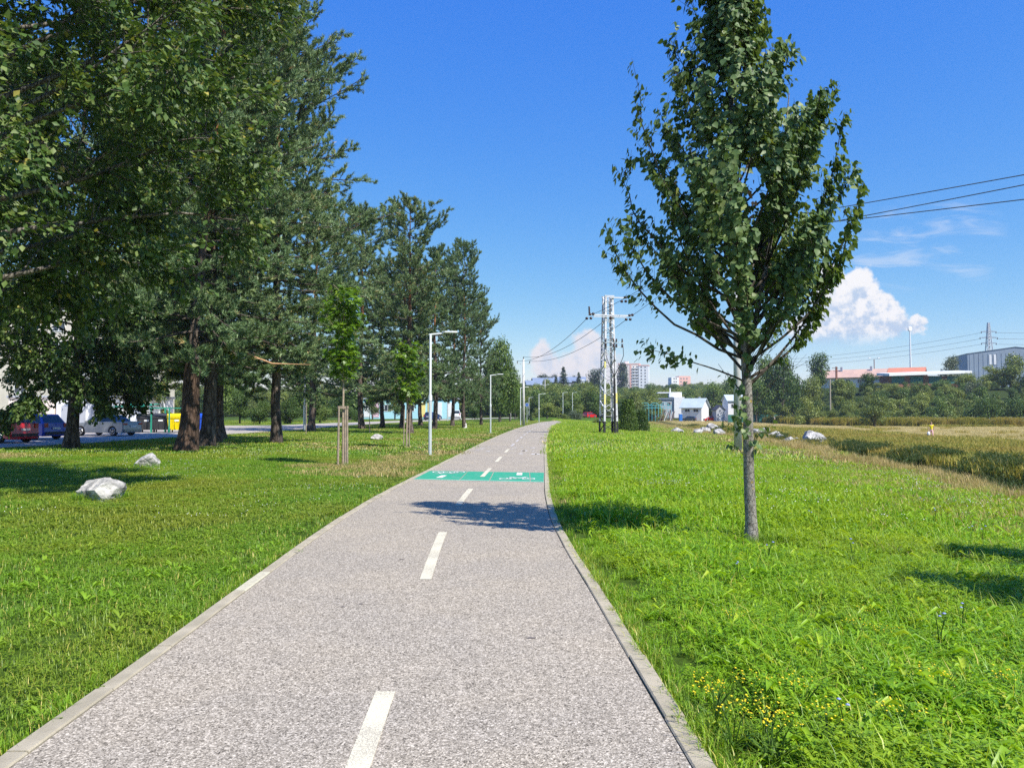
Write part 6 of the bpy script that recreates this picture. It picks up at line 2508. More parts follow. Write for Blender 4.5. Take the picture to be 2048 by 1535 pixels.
# second reddish block, mostly behind leaves
Y = 700
q = spot(1358, Y, 1)
h = ztop(1358, 752, Y) - q.z
o = thing('apartment_block', 'lower white and red block behind the hanging leaves of the linden', 'apartment block', q, rz=R(8))
box_part(o, 'wall', (-5, 0, h / 2 - 0.6), (7, 9, h - 1.2), 'render_white')
box_part(o, 'wall', (4, 0, h / 2), (11, 9, h), 'render_coral')
for r in range(3):
    for x in (-6, -4, 0.5, 3.2, 6):
        window(o, (x, -4.5, h - 2.4 - 2.8 * r), 1.3, 1.4, 'f')

# houses on the centre hill
for (px, Y, top, w, d, ang, roofm, wallm, lab) in (
        (1102, 420, 756, 20, 10, 8, 'roof_blue', 'render_grey', 'long blue-grey roofed house on the hill left of the tall spruce'),
        (1139, 425, 754, 17, 10, -6, 'roof_blue', 'roof_dark', 'dark house with a blue-grey roof on the hill right of the tall spruce'),
        (1067, 400, 761, 8, 8, 10, 'roof_blue', 'render_grey', 'small grey house with a pale roof under the hilltop trees by the far concrete pole')):
    q = spot(px, Y, 0.5)
    h = ztop(px, top, Y) - q.z
    o = thing('hill_house', lab, 'house', q, rz=R(ang), group='houses on the hill')
    rise = 2.2
    box_part(o, 'wall', (0, 0, (h - rise) / 2), (w, d, h - rise), wallm)
    gable_roof(o, w, d, h - rise, rise, 0.6, roofm)
    gable_wall(o, w, d, h - rise, rise, wallm)
    for k in range(int(w // 4)):
        window(o, (-w / 2 + 2.2 + 4 * k, -d / 2, h - rise - 1.5), 1.5, 1.3, 'f')
    if px == 1139:
        box_part(o, 'gable_front', (6.8, -d / 2 - 0.2, h - rise - 0.8), (3.4, 0.4, 3.2), 'render_white')
Y = 330
q = spot(1087, Y, 0.5)
h = ztop(1087, 775, Y) - q.z
o = thing('hill_house', 'small orange house among the trees on the hillside', 'house', q, rz=R(5), group='houses on the hill')
box_part(o, 'wall', (0, 0, h / 2 - .8), (6.5, 6, h - 1.6), 'render_orange')
gable_roof(o, 6.5, 6, h - 1.6, 1.5, 0.4, 'roof_red')
gable_wall(o, 6.5, 6, h - 1.6, 1.5, 'render_orange')
for x in (-1.6, 1.6):
    window(o, (x, -3, h - 3.2), 1.2, 1.2, 'f')
Y = 340
q = spot(1062, Y, 0.5)
h = ztop(1062, 776, Y) - q.z
o = thing('hill_house', 'low pale house left of the small orange house on the hillside', 'house', q, group='houses on the hill')
box_part(o, 'wall', (0, 0, h / 2 - .3), (11, 6, h - 0.6), 'render_grey')
box_part(o, 'roof', (0, 0, h - 0.2), (11.6, 6.6, 0.4), 'render_white')
for x in (-3.4, 0, 3.4):
    window(o, (x, -3, h - 2.0), 1.3, 1.1, 'f')

# white cottage with the blue door
Y = 236
q = spot(1390, Y)
zt = ztop(1390, 797, Y) - q.z
o = thing('cottage', 'white cottage with a tin roof and a blue door below the wooded hill', 'cottage', q, rz=R(-38))
w, d, rise = 6.6, 5.2, 2.4
zw = zt - rise
box_part(o, 'wall', (0, 0, zw / 2), (w, d, zw), 'render_white')
gable_roof(o, w, d, zw, rise, 0.55, 'roof_tin')
gable_wall(o, w, d, zw, rise, 'render_white')
box_part(o, 'door', (-w / 2 - 0.03, -0.9, zw - 1.5), (0.08, 1.3, 2.4), 'door_blue')
box_part(o, 'door', (-w / 2 - 0.03, 0.9, zw - 1.5), (0.08, 0.9, 2.2), 'roof_dark')
for x in (-1.3, 1.5):
    window(o, (x, -d / 2, zw - 1.2), 1.7, 1.0, 'f')
box_part(o, 'chimney', (1.2, 0.6, zt + 0.1), (0.45, 0.45, 1.0), 'render_grey')
# flat-roofed white building
Y = 262
q = spot(1334, Y)
zt = ztop(1334, 794, Y) - q.z
o = thing('flat_roofed_building', 'grey and white flat-roofed building left of the white cottage', 'building', q, rz=R(-6))
box_part(o, 'wall', (-1.6, 0, zt / 2 - 0.4), (7.2, 7, zt - 0.8), 'render_grey')
box_part(o, 'white_wing', (3.7, -0.6, zt / 2), (3.4, 7, zt), 'render_white')
box_part(o, 'roof', (-1.6, 0, zt - 0.55), (7.8, 7.8, 0.4), 'roof_blue')
box_part(o, 'upper_storey', (2.8, 1.0, zt + 0.85), (4.2, 4, 1.7), 'render_white')
box_part(o, 'upper_roof', (0.6, 1.2, zt + 1.55), (7.6, 3.6, 0.35), 'render_white')
for x in (-4.0, -1.9, 0.3):
    window(o, (x, -3.5, zt - 2.2), 1.3, 1.2, 'f')
box_part(o, 'chimney', (1.2, 1, zt + 2.4), (0.35, 0.35, 1.5), 'render_white')
# turquoise railing beside it
q = spot(1304, 240)
o = thing('turquoise_railing', 'turquoise railing with arches beside the flat-roofed building', 'railing', q)
z0 = ztop(1304, 815, 240) - q.z
for z in (z0, z0 + 0.75):
    box_part(o, 'rail', (1.5, 0, z), (9.2, 0.12, 0.14), 'turquoise')
for k in range(10):
    box_part(o, 'post', (-3.0 + k, 0, z0 / 2 + 0.3), (0.1, 0.1, z0 + 0.8), 'turquoise')
for k in range(3):
    mb = MB()
    mb.tube([(-2.2 + 3.1 * k + 1.3 * math.cos(a), 0.02, z0 + 0.8 + 0.7 * math.sin(a)) for a in np.linspace(0, math.pi, 12)], 0.07, 6)
    link('arch', mb.mesh('arch', MATS['turquoise']), o)
# wooden play frame, boards and small shed by the cars
q = spot(1336, 228)
o = thing('timber_stack', 'leaning brown boards and crates piled in front of the flat-roofed building', 'timber pile', q)
for k in range(7):
    mb = MB()
    mb.bar((-2.4 + 0.62 * k, 0.3, 0.1), (-1.2 + 0.55 * k, 0.9, 3.0 + 0.3 * math.sin(k * 2)), 0.34, 0.06)
    link('board', mb.mesh('board', MATS[('stake_wood', 'rust_brown', 'render_peach')[k % 3]]), o)
q = spot(1361, 226)
o = thing('portable_toilet', 'narrow blue cabin beside the dark parked car', 'cabin', q)
box_part(o, 'cabin', (0, 0, 1.05), (0.9, 0.9, 2.1), 'door_blue')
box_part(o, 'roof', (0, 0, 2.18), (1.0, 1.0, 0.16), 'render_white')
box_part(o, 'door', (0, -0.47, 1.0), (0.7, 0.04, 1.85), 'door_blue')
q = spot(1437, 225)
o = thing('garden_shed', 'small grey shed with a pitched roof right of the red parked car', 'shed', q, rz=R(10))
box_part(o, 'wall', (0, 0, 1.7), (2.6, 2.6, 3.4), 'render_grey')
gable_roof(o, 2.6, 2.6, 3.4, 1.2, 0.3, 'roof_dark', axis='y')
gable_wall(o, 2.6, 2.6, 3.4, 1.2, 'render_grey', axis='y')
box_part(o, 'door', (0, -1.33, 1.1), (1.0, 0.06, 2.1), 'render_white')
q = spot(1474, 230)
o = thing('white_house', 'white house wall glimpsed behind the linden trunk', 'house', q)
zt = ztop(1474, 790, 230) - q.z
box_part(o, 'wall', (0, 0, zt / 2 - .8), (7, 6, zt - 1.6), 'render_white')
gable_roof(o, 7, 6, zt - 1.6, 1.6, 0.4, 'roof_tin')
gable_wall(o, 7, 6, zt - 1.6, 1.6, 'render_white')
for x in (-2, 2):
    window(o, (x, -3, zt - 3.2), 1.2, 1.2, 'f')
# dark green fence below the wood
q = spot(1516, 206)
o = thing('green_fence', 'dark green fence with a white end post below the trees right of the linden trunk', 'fence', q, rz=R(4))
for k in range(9):
    box_part(o, 'panel', (-7.4 + 1.7 * k, 0, 1.1), (1.64, 0.06, 2.0), 'cladding_green')
box_part(o, 'end_post', (7.2, -0.1, 1.3), (0.3, 0.3, 2.6), 'render_white')

# --- right-hand plateau
Y = 250
q = spot(1755, Y, 0.5)
ridge = ztop(1755, 738, Y) - q.z
L = 30
o = thing('long_red_roofed_building', 'long building with a faded red tiled roof on the wooded plateau across the river', 'building', q, rz=R(-33))
rise = 2.4
zw = ridge - rise
box_part(o, 'wall', (-2, 0, zw / 2), (L, 9, zw), 'render_peach')
mbx = gable_roof(o, L, 9, zw, rise, 0.8, 'roof_pale_tile')
mbx.location.x = -2
r2 = gable_roof(o, 9, 9.6, zw + 0.12, rise, 0.9, 'roof_red', nm='gable_roof')
r2.location.x = L / 2 - 6.2
gable_wall(o, L - 4 + 0.0, 9, zw, rise, 'render_peach')
for k in range(8):
    window(o, (-15 + 3.5 * k, -4.5, zw - 1.6), 1.4, 1.3, 'f')
for x in (-10.5, -1.5):
    box_part(o, 'chimney', (x, -1.0, ridge + 0.2), (0.7, 0.7, 1.5), 'render_grey')
Y = 238
q = spot(1850, Y, 0.5)
o = thing('canopy_shed', 'long low shed with a bright white roof edge in front of the red-roofed building', 'shed', q, rz=R(10))
zt = ztop(1850, 744, Y) - q.z
mb = MB()
mb.box((0, 0, 0), (28.5, 6, 0.75))
rf = link('roof', mb.mesh('roof', MATS['roof_white']), o, loc=(0, 0, zt - 0.3))
rf.rotation_euler = (R(4), R(-2.2), 0)
box_part(o, 'wall', (0, 0.8, zt / 2 - 0.6), (27, 4, zt - 1.2), 'rust_brown')
for k in range(4):
    box_part(o, 'gate', (-10 + 6.4 * k, -1.23, zt - 2.4), (4.4, 0.1, 2.2), 'cladding_green')
Y = 300
q = spot(2010, Y, 0.5)
zt = ztop(1990, 700, Y) - q.z
o = thing('warehouse', 'blue-grey corrugated warehouse at the edge of the plateau behind the trees', 'warehouse', q, rz=R(-16))
W_, D_ = 32, 26
box_part(o, 'wall', (0, 0, zt / 2 - 1.0), (W_, D_, zt - 2.0), 'cladding_blue')
gable_roof(o, W_, D_, zt - 2.0, 2.2, 0.2, 'cladding_blue', axis='y')
gable_wall(o, W_, D_, zt - 2.0, 2.2, 'cladding_blue', axis='y')
for k in range(21):
    box_part(o, 'rib', (-W_ / 2 + 0.8 + 1.52 * k, -D_ / 2 - 0.04, zt / 2 - 1.0), (0.16, 0.1, zt - 2.1), 'cladding_blue')
for k in (3, 4):
    box_part(o, 'roof_light', (-W_ / 2 + 3.2 + 1.5 * k, -D_ / 2 - 0.07, zt - 4.4), (0.8, 0.1, 3.8), 'render_white')

# masts, poles and the big pylon
Y = 262
q = spot(1823, Y)
zt = ztop(1822, 660, Y) - q.z
o = thing('floodlight_mast', 'tall white mast with a round head rising behind the red-roofed building', 'mast', q)
mb = MB()
mb.tube([(0, 0, 0), (0, 0, zt * 0.6), (0, 0, zt - 0.6)], [0.34, 0.26, 0.17], 12)
link('pole', mb.mesh('pole', MATS['lamp_white']), o)
mb = MB()
mb.tube([(0.0, 0.25, zt + 0.4), (0.0, 0.15, zt + 0.4), (0.0, -0.15, zt + 0.4), (0.0, -0.25, zt + 0.4)], [0.5, 0.68, 0.68, 0.5], 24)
me = mb.mesh('head', MATS['render_white'])
me.transform(Matrix.Translation((0, 0, zt + 0.4)) @ Matrix.Diagonal((1, 1, 1.35, 1)) @ Matrix.Translation((0, 0, -zt - 0.4)))
link('head', me, o)
Y = 285
q = spot(1750, Y)
zt = ztop(1750, 718, Y) - q.z
o = thing('twin_lamp_post', 'thin post with two white lamp heads behind the red-roofed building', 'lamp post', q)
mb = MB()
mb.tube([(0, 0, 0), (0, 0, zt)], 0.14, 8)
link('pole', mb.mesh('pole', MATS['rust_brown']), o)
mb = MB()
mb.bar((-1.8, 0, zt + 0.3), (1.8, 0, zt + 0.3), 0.06)
link('arm', mb.mesh('arm', MATS['galvanised']), o)
for x in (-1.7, 1.7):
    box_part(o, 'lamp_head', (x, 0, zt + 0.45), (0.8, 0.4, 0.3), 'render_white')
q = spot(1674, 240)
zt = ztop(1674, 733, 240) - q.z
o = thing('switch_pole', 'rust-brown pole with short arms at the end of the red roof', 'utility pole', q)
box_part(o, 'pole', (0, 0, zt / 2), (0.5, 0.4, zt), 'rust_brown')
box_part(o, 'arm', (-0.5, -0.25, zt - 0.4), (2.0, 0.12, 0.14), 'rust_brown')
box_part(o, 'arm', (-0.3, -0.25, zt - 1.4), (1.5, 0.12, 0.14), 'rust_brown')
q = spot(1661, 186)
zt = ztop(1661, 758, 186) - q.z
o = thing('wooden_pole', 'bare pale wooden pole standing in the thicket below the red-roofed building', 'utility pole', q)
mb = MB()
mb.tube([(0, 0, 0), (0, 0, zt)], [0.2, 0.14], 10)
link('pole', mb.mesh('pole', MATS['wood_pole']), o)
for (px, Y, top, lab) in ((1090, 240, 759, 'double-armed pale lamp post above the rounded tree by the bend'), (1103, 246, 773, 'pale concrete pole beside the double-armed lamp post, the taller of two'), (1106, 240, 783, 'pale concrete pole beside the double-armed lamp post, the shorter of two')):
    q = spot(px, Y)
    zt = ztop(px, top, Y) - q.z
    o = thing('utility_pole', lab, 'utility pole', q)
    mb = MB()
    mb.tube([(0, 0, 0), (0, 0, zt)], [0.22, 0.15], 10)
    link('pole', mb.mesh('pole', MATS['concrete_pole']), o)
    if px == 1090:
        for sx in (-1, 1):
            mb = MB()
            mb.tube([(0, 0, zt - 1.9), (sx * 0.9, 0, zt - 1.5)], 0.06, 6)
            link('arm', mb.mesh('arm', MATS['galvanised']), o)
            box_part(o, 'lamp_head', (sx * 1.1, 0, zt - 1.45), (0.6, 0.25, 0.15), 'lamp_white')
    else:
        box_part(o, 'crossarm', (0.2, -0.2, zt - 0.5), (1.3, 0.1, 0.1), 'galvanised')

Y = 430
q = spot(1981, Y)
zt = ztop(1978, 645, Y) - q.z
o = thing('transmission_pylon', 'tall pale transmission tower with three pairs of arms behind the warehouse', 'pylon', q)
zr = ztop(1978, 700, Y) - q.z


def pw(z):
    return 2.6 - 2.25 * z / zt


for sx in (-1, 1):
    for sy in (-1, 1):
        mb = MB()
        mb.bar((sx * pw(0), sy * pw(0), 0), (sx * pw(zt), sy * pw(zt), zt), 0.42)
        link('leg', mb.mesh('leg', MATS['tower_white']), o)
zz = [0.5]
while zz[-1] < zt - 1:
    zz.append(zz[-1] + max(1.3, 1.9 * pw(zz[-1])))
mb = MB()
for i in range(len(zz) - 1):
    for sy in (-1, 1):
        for s in (-1, 1):
            mb.bar((-s * pw(zz[i]), sy * pw(zz[i]), zz[i]), (s * pw(zz[i + 1]), sy * pw(zz[i + 1]), min(zz[i + 1], zt)), 0.2)
link('braces', mb.mesh('braces', MATS['tower_white']), o, kind='stuff')
for py, hwid in ((663, 4.2), (675, 5.0), (686, 4.2)):
    z = ztop(1978, py, Y) - q.z
    for sx in (-1, 1):
        mb = MB()
        mb.bar((sx * 0.3, 0, z + 0.5), (sx * hwid, 0, z), 0.34)
        mb.bar((sx * 0.3, 0, z - 0.3), (sx * hwid, 0, z), 0.30)
        arm_o = link('arm', mb.mesh('arm', MATS['cladding_blue']), o)
        mb = MB()
        mb.tube([(sx * hwid, 0, z), (sx * (hwid - 0.2), 0, z - 0.9)], 0.22, 6)
        link('insulator', mb.mesh('insulator', MATS['insulator']), arm_o)
    a = q + Vector((4.2, 0, z - 0.6))
    wire('transmission line leaving the %s arm of the tall tower towards the right' % {663: 'top', 675: 'middle', 686: 'bottom'}[py], a, a + Vector((160, -10, 2)), 1.5, r=0.08)
    a = q + Vector((-4.2, 0, z - 0.6))
    wire('transmission line sloping down from the %s arm of the tall tower to the left' % {663: 'top', 675: 'middle', 686: 'bottom'}[py], a, Vector(at_depth(1500, {663: 722, 675: 727, 686: 733}[py], 560)), 3.0, r=0.07)

# ------------------------------------------------------------------ trees and bushes farther off


def far_tree(seed, kind, n=2600, leaf=0.42):
    """a tree 10 m tall built of leaf clumps; kind decides the habit"""
    rg = np.random.default_rng(seed)
    P, N = [], []
    tr = Tubes()
    if kind in ('round', 'tall', 'bush', 'willow'):
        lobes = []
        nlb = {'round': 16, 'tall': 18, 'bush': 15, 'willow': 16}[kind]
        for k in range(nlb):
            if kind == 'bush':
                a, r = rg.uniform(0, 6.28), rg.uniform(0.5, 3.6)
                c = np.array([r * math.cos(a), r * math.sin(a), rg.uniform(1.4, 8.0 - 0.9 * r)])
            elif kind == 'tall':
                a, r = rg.uniform(0, 6.28), rg.uniform(0.2, 1.7)
                c = np.array([r * math.cos(a), r * math.sin(a), rg.uniform(2.4, 8.9)])
            else:
                a, r = rg.uniform(0, 6.28), rg.uniform(0.4, 3.1)
                c = np.array([r * math.cos(a), r * math.sin(a), rg.uniform(2.6, 8.4 - 0.5 * r)])
            lobes.append((c, rg.uniform(1.0, 1.9)))
        w = np.array([l[1]**2 for l in lobes])
        w /= w.sum()
        for (c, r), ww in zip(lobes, w):
            m = int(n * ww)
            d = unit(rg.normal(size=(m, 3)))
            rr = r * (1 - 0.45 * rg.random(m)**1.6)[:, None] * (1 + 0.18 * rg.normal(size=(m, 1)))
            P.append(c + d * rr * [1, 1, 0.85])
            N.append(d)
        P, N = np.concatenate(P), np.concatenate(N)
        k = P[:, 2] > 0.15
        P, N = P[k], N[k]
        hh = 6 if kind != 'bush' else 3
        tr.add(np.array([[0, 0, -0.3], [0.1, 0, hh * 0.5], [0, 0.1, hh]]), [0.28, 0.2, 0.1], 7)
        for c, r in lobes[:8]:
            tr.add(np.array([[0, 0, hh * 0.35], (c * 0.5 + [0, 0, 0.4]), c]), [0.13, 0.09, 0.03], 5)
        size = leaf * rg.uniform(0.6, 1.3, len(P))
        N = unit(N + rg.normal(0, 0.55, N.shape) + [0, 0, 0.3])
        T = unit(rg.normal(size=P.shape) + ([0, 0, -1.5] if kind == 'willow' else [0, 0, -0.2]))
    else:
        # spruce: drooping whorls
        for k in range(40):
            f = (k + rg.random()) / 40
            z = 0.6 + 9.2 * f
            L = 2.0 * (1 - f)**0.85 + 0.12
            for j in range(7):
                a = rg.uniform(0, 6.28)
                m = int(4 + 7 * (1 - f))
                t = rg.uniform(0.15, 1.0, m)
                P.append(np.c_[np.cos(a) * L * t, np.sin(a) * L * t, z - 0.28 * L * t + rg.normal(0, 0.07, m)])
                N.append(np.repeat([[0.3 * math.cos(a), 0.3 * math.sin(a), 0.9]], m, 0))
        P, N = np.concatenate(P), np.concatenate(N)
        tr.add(np.array([[0, 0, -0.3], [0, 0, 5], [0, 0, 9.8]]), [0.22, 0.13, 0.03], 7)
        size = 0.42 * rg.uniform(0.7, 1.3, len(P))
        T = unit(P * [1, 1, 0] + rg.normal(0, 0.35, P.shape) + [0, 0, -0.35])
        N = unit(N + rg.normal(0, 0.3, N.shape))
    V, F3, tt = leaf_arrays(P, N, T, size * 1.0, LEAF_OVAL, np.clip(rg.beta(2, 2, len(P)), 0, 1))
    return tr, V, F3, tt


FT = {}


def ft(kind, mat, v, dense=False):
    k = (kind, mat, v, dense)
    if k not in FT:
        tr, V, F3, tt = far_tree(700 + 10 * ('round', 'tall', 'bush', 'willow', 'spruce').index(kind) + v, kind, *((13000, 0.27) if dense else (3400, 0.40)))
        FT[k] = (tr.mesh('trunk', MATS['dark_bark']), np_mesh('crown', V, F3, MATS[mat], attrs={'tint': tt}))
    return FT[k]


HW = {'round': 4.4, 'tall': 3.0, 'bush': 4.6, 'willow': 4.4, 'spruce': 2.0}
nft = 0


def far(px, top, wpx, Y, kind, mat, label, group, name='tree'):
    global nft
    q = spot(px, Y, 0.1)
    h = max(1.2, ztop(px, top, Y) - q.z)
    tm_, cm = ft(kind, mat, nft % 2 if Y < 135 else nft % 3, Y < 135)
    nft += 1
    sw = (wpx / 2) * Y / FPX / HW[kind]
    sz_ = h / 9.8
    sw = min(max(sw, 0.45 * sz_), 2.2 * sz_)
    nm = {'bush': 'bush', 'spruce': 'spruce_tree'}.get(kind, 'broadleaf_tree')
    if nm == 'bush' and ('linden at' in label or ' tree ' in label):
        nm = 'broadleaf_tree'
    o = thing(nm, label, 'bush' if nm == 'bush' else 'tree', q, rz=nft * 2.1, group=group)
    o.scale = (sw, sw, sz_)
    link('trunk', tm_, o)
    link('crown', cm, o)


B, O, SV, SP = 'bush_leaf', 'olive_leaf', 'silver_leaf', 'spruce_needle'
G1, G2, G3, G4 = 'trees and bushes on the wooded slope across the river', 'trees on the centre hill', 'bushes around the bend of the path', 'dark trees behind the street'
FAR = [
    # right-hand slope, from the linden trunk outwards
    (1530, 696, 70, 215, 'round', B, 'airy grey-green tree right of the linden trunk, tallest on the slope', G1),
    (1566, 693, 72, 212, 'round', B, 'broad dark tree beside the airy one, rising above the slope', G1),
    (1512, 742, 70, 205, 'round', B, 'very dark tree low behind the linden trunk', G1),
    (1586, 738, 66, 195, 'round', B, 'dark rounded tree at the foot of the slope above the green fence', G1),
    (1625, 742, 60, 205, 'round', O, 'olive tree between the dark rounded tree and the wooden pole', G1),
    (1641, 704, 46, 232, 'tall', B, 'solitary rounded tree standing up against the sky', G1),
    (1612, 782, 60, 180, 'bush', O, 'low light-green bush at the field edge left of the wooden pole', G1),
    (1680, 758, 50, 205, 'tall', O, 'slim olive tree just right of the wooden pole', G1),
    (1700, 792, 74, 178, 'bush', O, 'wide light-green shrub at the foot of the wooden pole', G1),
    (1735, 741, 56, 222, 'round', B, 'dark tree in front of the left end of the red roof', G1),
    (1748, 778, 92, 150, 'bush', O, 'big olive bush pushing forward into the weeds of the field', G1),
    (1790, 756, 62, 215, 'bush', O, 'dense bush under the middle of the red-roofed building', G1),
    (1800, 786, 60, 172, 'willow', O, 'light feathery shrub right of the big forward bush', G1),
    (1840, 772, 64, 178, 'bush', O, 'pale green shrub below the white-edged shed', G1),
    (1836, 752, 66, 214, 'bush', B, 'dark shrub tight below the white-edged shed', G1),
    (1878, 784, 56, 166, 'bush', B, 'grey-green shrub behind the walking person', G1),
    (1886, 756, 60, 212, 'round', B, 'dark tree under the right end of the white-edged shed', G1),
    (1905, 708, 58, 268, 'willow', SV, 'silvery willow against the sky left of the warehouse', G1),
    (1912, 786, 52, 170, 'willow', O, 'light shrub between the walking person and the round dark shrub', G1),
    (1935, 742, 62, 218, 'round', O, 'olive tree at the lower left corner of the warehouse', G1),
    (1966, 766, 72, 156, 'bush', B, 'round dark shrub with a smooth dome at the field edge', G1),
    (1985, 722, 76, 225, 'bush', O, 'tall yellowish-green tree in front of the warehouse wall', G1),
    (2022, 692, 84, 222, 'bush', O, 'highest light-green tree at the right edge of the warehouse', G1),
    (2030, 770, 74, 158, 'bush', B, 'second round dark shrub, next to the picture edge', G1),
    (1955, 752, 50, 190, 'willow', SV, 'grey-leaved shrub behind the round dark shrub', G1),
    (2062, 716, 70, 214, 'bush', B, 'dark tree half outside the picture beside the light-green one', G1),
    # behind and around the cottages
    (1424, 752, 66, 262, 'round', B, 'dark tree right behind the white cottage', G2),
    (1460, 748, 70, 268, 'round', B, 'dark tree behind the linden trunk and the white house', G2),
    (1378, 772, 44, 300, 'round', B, 'tree above the roof of the white cottage', G2),
    (1300, 776, 58, 285, 'round', O, 'light olive tree left of the flat-roofed building', G2),
    (1332, 772, 46, 300, 'round', O, 'olive tree behind the flat-roofed building', G2),
    (1322, 826, 40, 234, 'bush', O, 'low olive hedge under the turquoise railing', G2),
    (1346, 762, 50, 420, 'round', B, 'dark tree below the red and white block', G2),
    (1300, 762, 48, 430, 'round', B, 'dark tree at the foot of the pink and white high-rise', G2),
    # centre hill
    (1246, 725, 34, 560, 'tall', SP, 'dark pine close to the left side of the high-rise', G2),
    (1194, 736, 40, 440, 'tall', SP, 'dark pine just left of the lattice pylon', G2),
    (1127, 734, 34, 400, 'spruce', SP, 'tall pointed spruce between the two blue-roofed houses', G2),
    (1158, 744, 24, 410, 'spruce', SP, 'narrow spruce beside the dark house with the white gable', G2),
    (1148, 744, 26, 440, 'round', SP, 'dark conifer clump behind the house with the white gable', G2),
    (1085, 743, 44, 445, 'round', SP, 'dark treetop clump on the skyline left of the spruce', G2),
    (1108, 744, 34, 450, 'round', SP, 'second dark treetop clump on the skyline beside the spruce', G2),
    (1112, 752, 22, 395, 'spruce', SP, 'small spruce in front of the long blue-grey roof', G2),
    (1140, 775, 34, 330, 'round', O, 'light tree under the house with the white gable', G2),
    (1175, 768, 46, 340, 'round', B, 'dark tree on the slope left of the pylon', G2),
    (1216, 770, 52, 330, 'round', B, 'dark tree seen through the lattice of the pylon', G2),
    (1268, 768, 50, 330, 'round', B, 'dark tree right of the pylon below the high-rise', G2),
    (1172, 790, 60, 262, 'round', O, 'broad olive tree above the pale willow bush', G2),
    (1205, 794, 44, 256, 'round', O, 'olive tree at mid-height behind the pylon', G2),
    (1140, 786, 50, 265, 'round', B, 'dark rounded tree behind the far street lamps', G2),
    (1064, 790, 34, 260, 'round', B, 'tree behind the round road sign', G2),
    # around the bend
    (1094, 800, 60, 170, 'round', O, 'rounded tree with visible stems right where the path bends', G3),
    (1072, 812, 28, 178, 'bush', O, 'low bush between the road sign and the rounded tree', G3),
    (1061, 826, 14, 130, 'bush', SP, 'small dark juniper-like bush beside the road sign post', G3),
    (1148, 812, 44, 158, 'bush', SV, 'pale willow bush right of the bend', G3),
    (1126, 824, 34, 152, 'bush', O, 'low olive shrub left of the pale willow bush', G3),
    (1158, 802, 34, 192, 'bush', O, 'round bush behind the pale willow bush', G3),
    (1196, 835, 24, 120, 'bush', O, 'small shrub just left of the pylon feet', G3),
    # behind the street on the left
    (1000, 644, 100, 118, 'bush', B, 'large dark green linden at the end of the pine row', G4),
    (1020, 690, 60, 124, 'bush', B, 'dark broadleaf tree between the large linden and the far concrete pole', G4),
    (1030, 748, 34, 150, 'round', B, 'smaller dark tree beside the far concrete pole', G4),
    (480, 770, 62, 104, 'round', B, 'dark tree behind the street right of the three trunks', G4),
    (520, 790, 60, 100, 'bush', B, 'dark bush on the verge left of the slim pine trunk', G4),
    (580, 786, 62, 102, 'bush', B, 'dark bush on the verge right of the slim pine trunk', G4),
    (640, 782, 60, 110, 'bush', B, 'dark bush behind the stout pine trunk', G4),
    (690, 778, 64, 124, 'bush', B, 'dark bush behind the taller maple sapling', G4),
    (745, 770, 50, 150, 'round', B, 'dark tree behind the double-trunked pine', G4),
    (790, 772, 50, 150, 'round', B, 'dark tree behind the shorter maple sapling', G4),
    (445, 700, 80, 120, 'tall', B, 'tall dark tree behind the three pine trunks', G4),
    (610, 690, 80, 125, 'tall', B, 'tall dark tree behind the stout pine', G4),
    (700, 700, 80, 140, 'tall', B, 'tall dark tree behind the taller maple sapling', G4),
    (950, 790, 44, 140, 'bush', B, 'dark bush at the street behind the last pine trunk', G4),
]
for f in FAR:
    far(*f)
# the two dense dark shrubs beside the pylon
for (px, py, top, wpx, lab) in ((1256, 864, 800, 34, 'taller dark evergreen shrub right beside the lattice pylon'), (1279, 864, 822, 34, 'shorter dark evergreen shrub beside the taller one by the pylon')):
    q = ground_at(px, py)
    h = at_depth(px, top, q.y).z - q.z
    o = thing('evergreen_shrub', lab, 'bush', q, group='evergreen shrubs beside the pylon', rz=px)
    rg = np.random.default_rng(px)
    n = 9000
    zz_ = rg.random(n)
    wd = wpx / 2 * q.y / FPX
    rr = wd * (1.05 - 0.55 * zz_**1.5) * (1 - 0.5 * rg.random(n)**2) * (1 + 0.22 * np.sin(zz_ * 23 + 3 * np.sin(rg.uniform(0, 6.28, n))))
    aa = rg.uniform(0, 6.28, n)
    P = np.c_[rr * np.cos(aa), rr * np.sin(aa), zz_ * h + rg.normal(0, 0.06, n)]
    P[:, 2] = np.maximum(P[:, 2], 0.02)
    out_ = unit(P * [1, 1, 0] + 1e-6)
    V, F3, tt = leaf_arrays(P, unit(out_ + rg.normal(0, 0.5, (n, 3)) + [0, 0, 0.4]), unit(out_ * 0.5 + rg.normal(0, 0.5, (n, 3)) + [0, 0, 0.5]), 0.12 * rg.uniform(0.6, 1.3, n), LEAF_OVAL, rg.beta(2, 2, n))
    link('foliage', np_mesh('foliage', V, F3, MATS['bush_leaf'], attrs={'tint': tt}), o, kind='stuff')
    tb_ = Tubes()
    tb_.add(np.array([[0, 0, -0.1], [0, 0, h * 0.8]]), [0.05, 0.01], 6)
    link('stem', tb_.mesh('stem', MATS['dark_bark']), o)

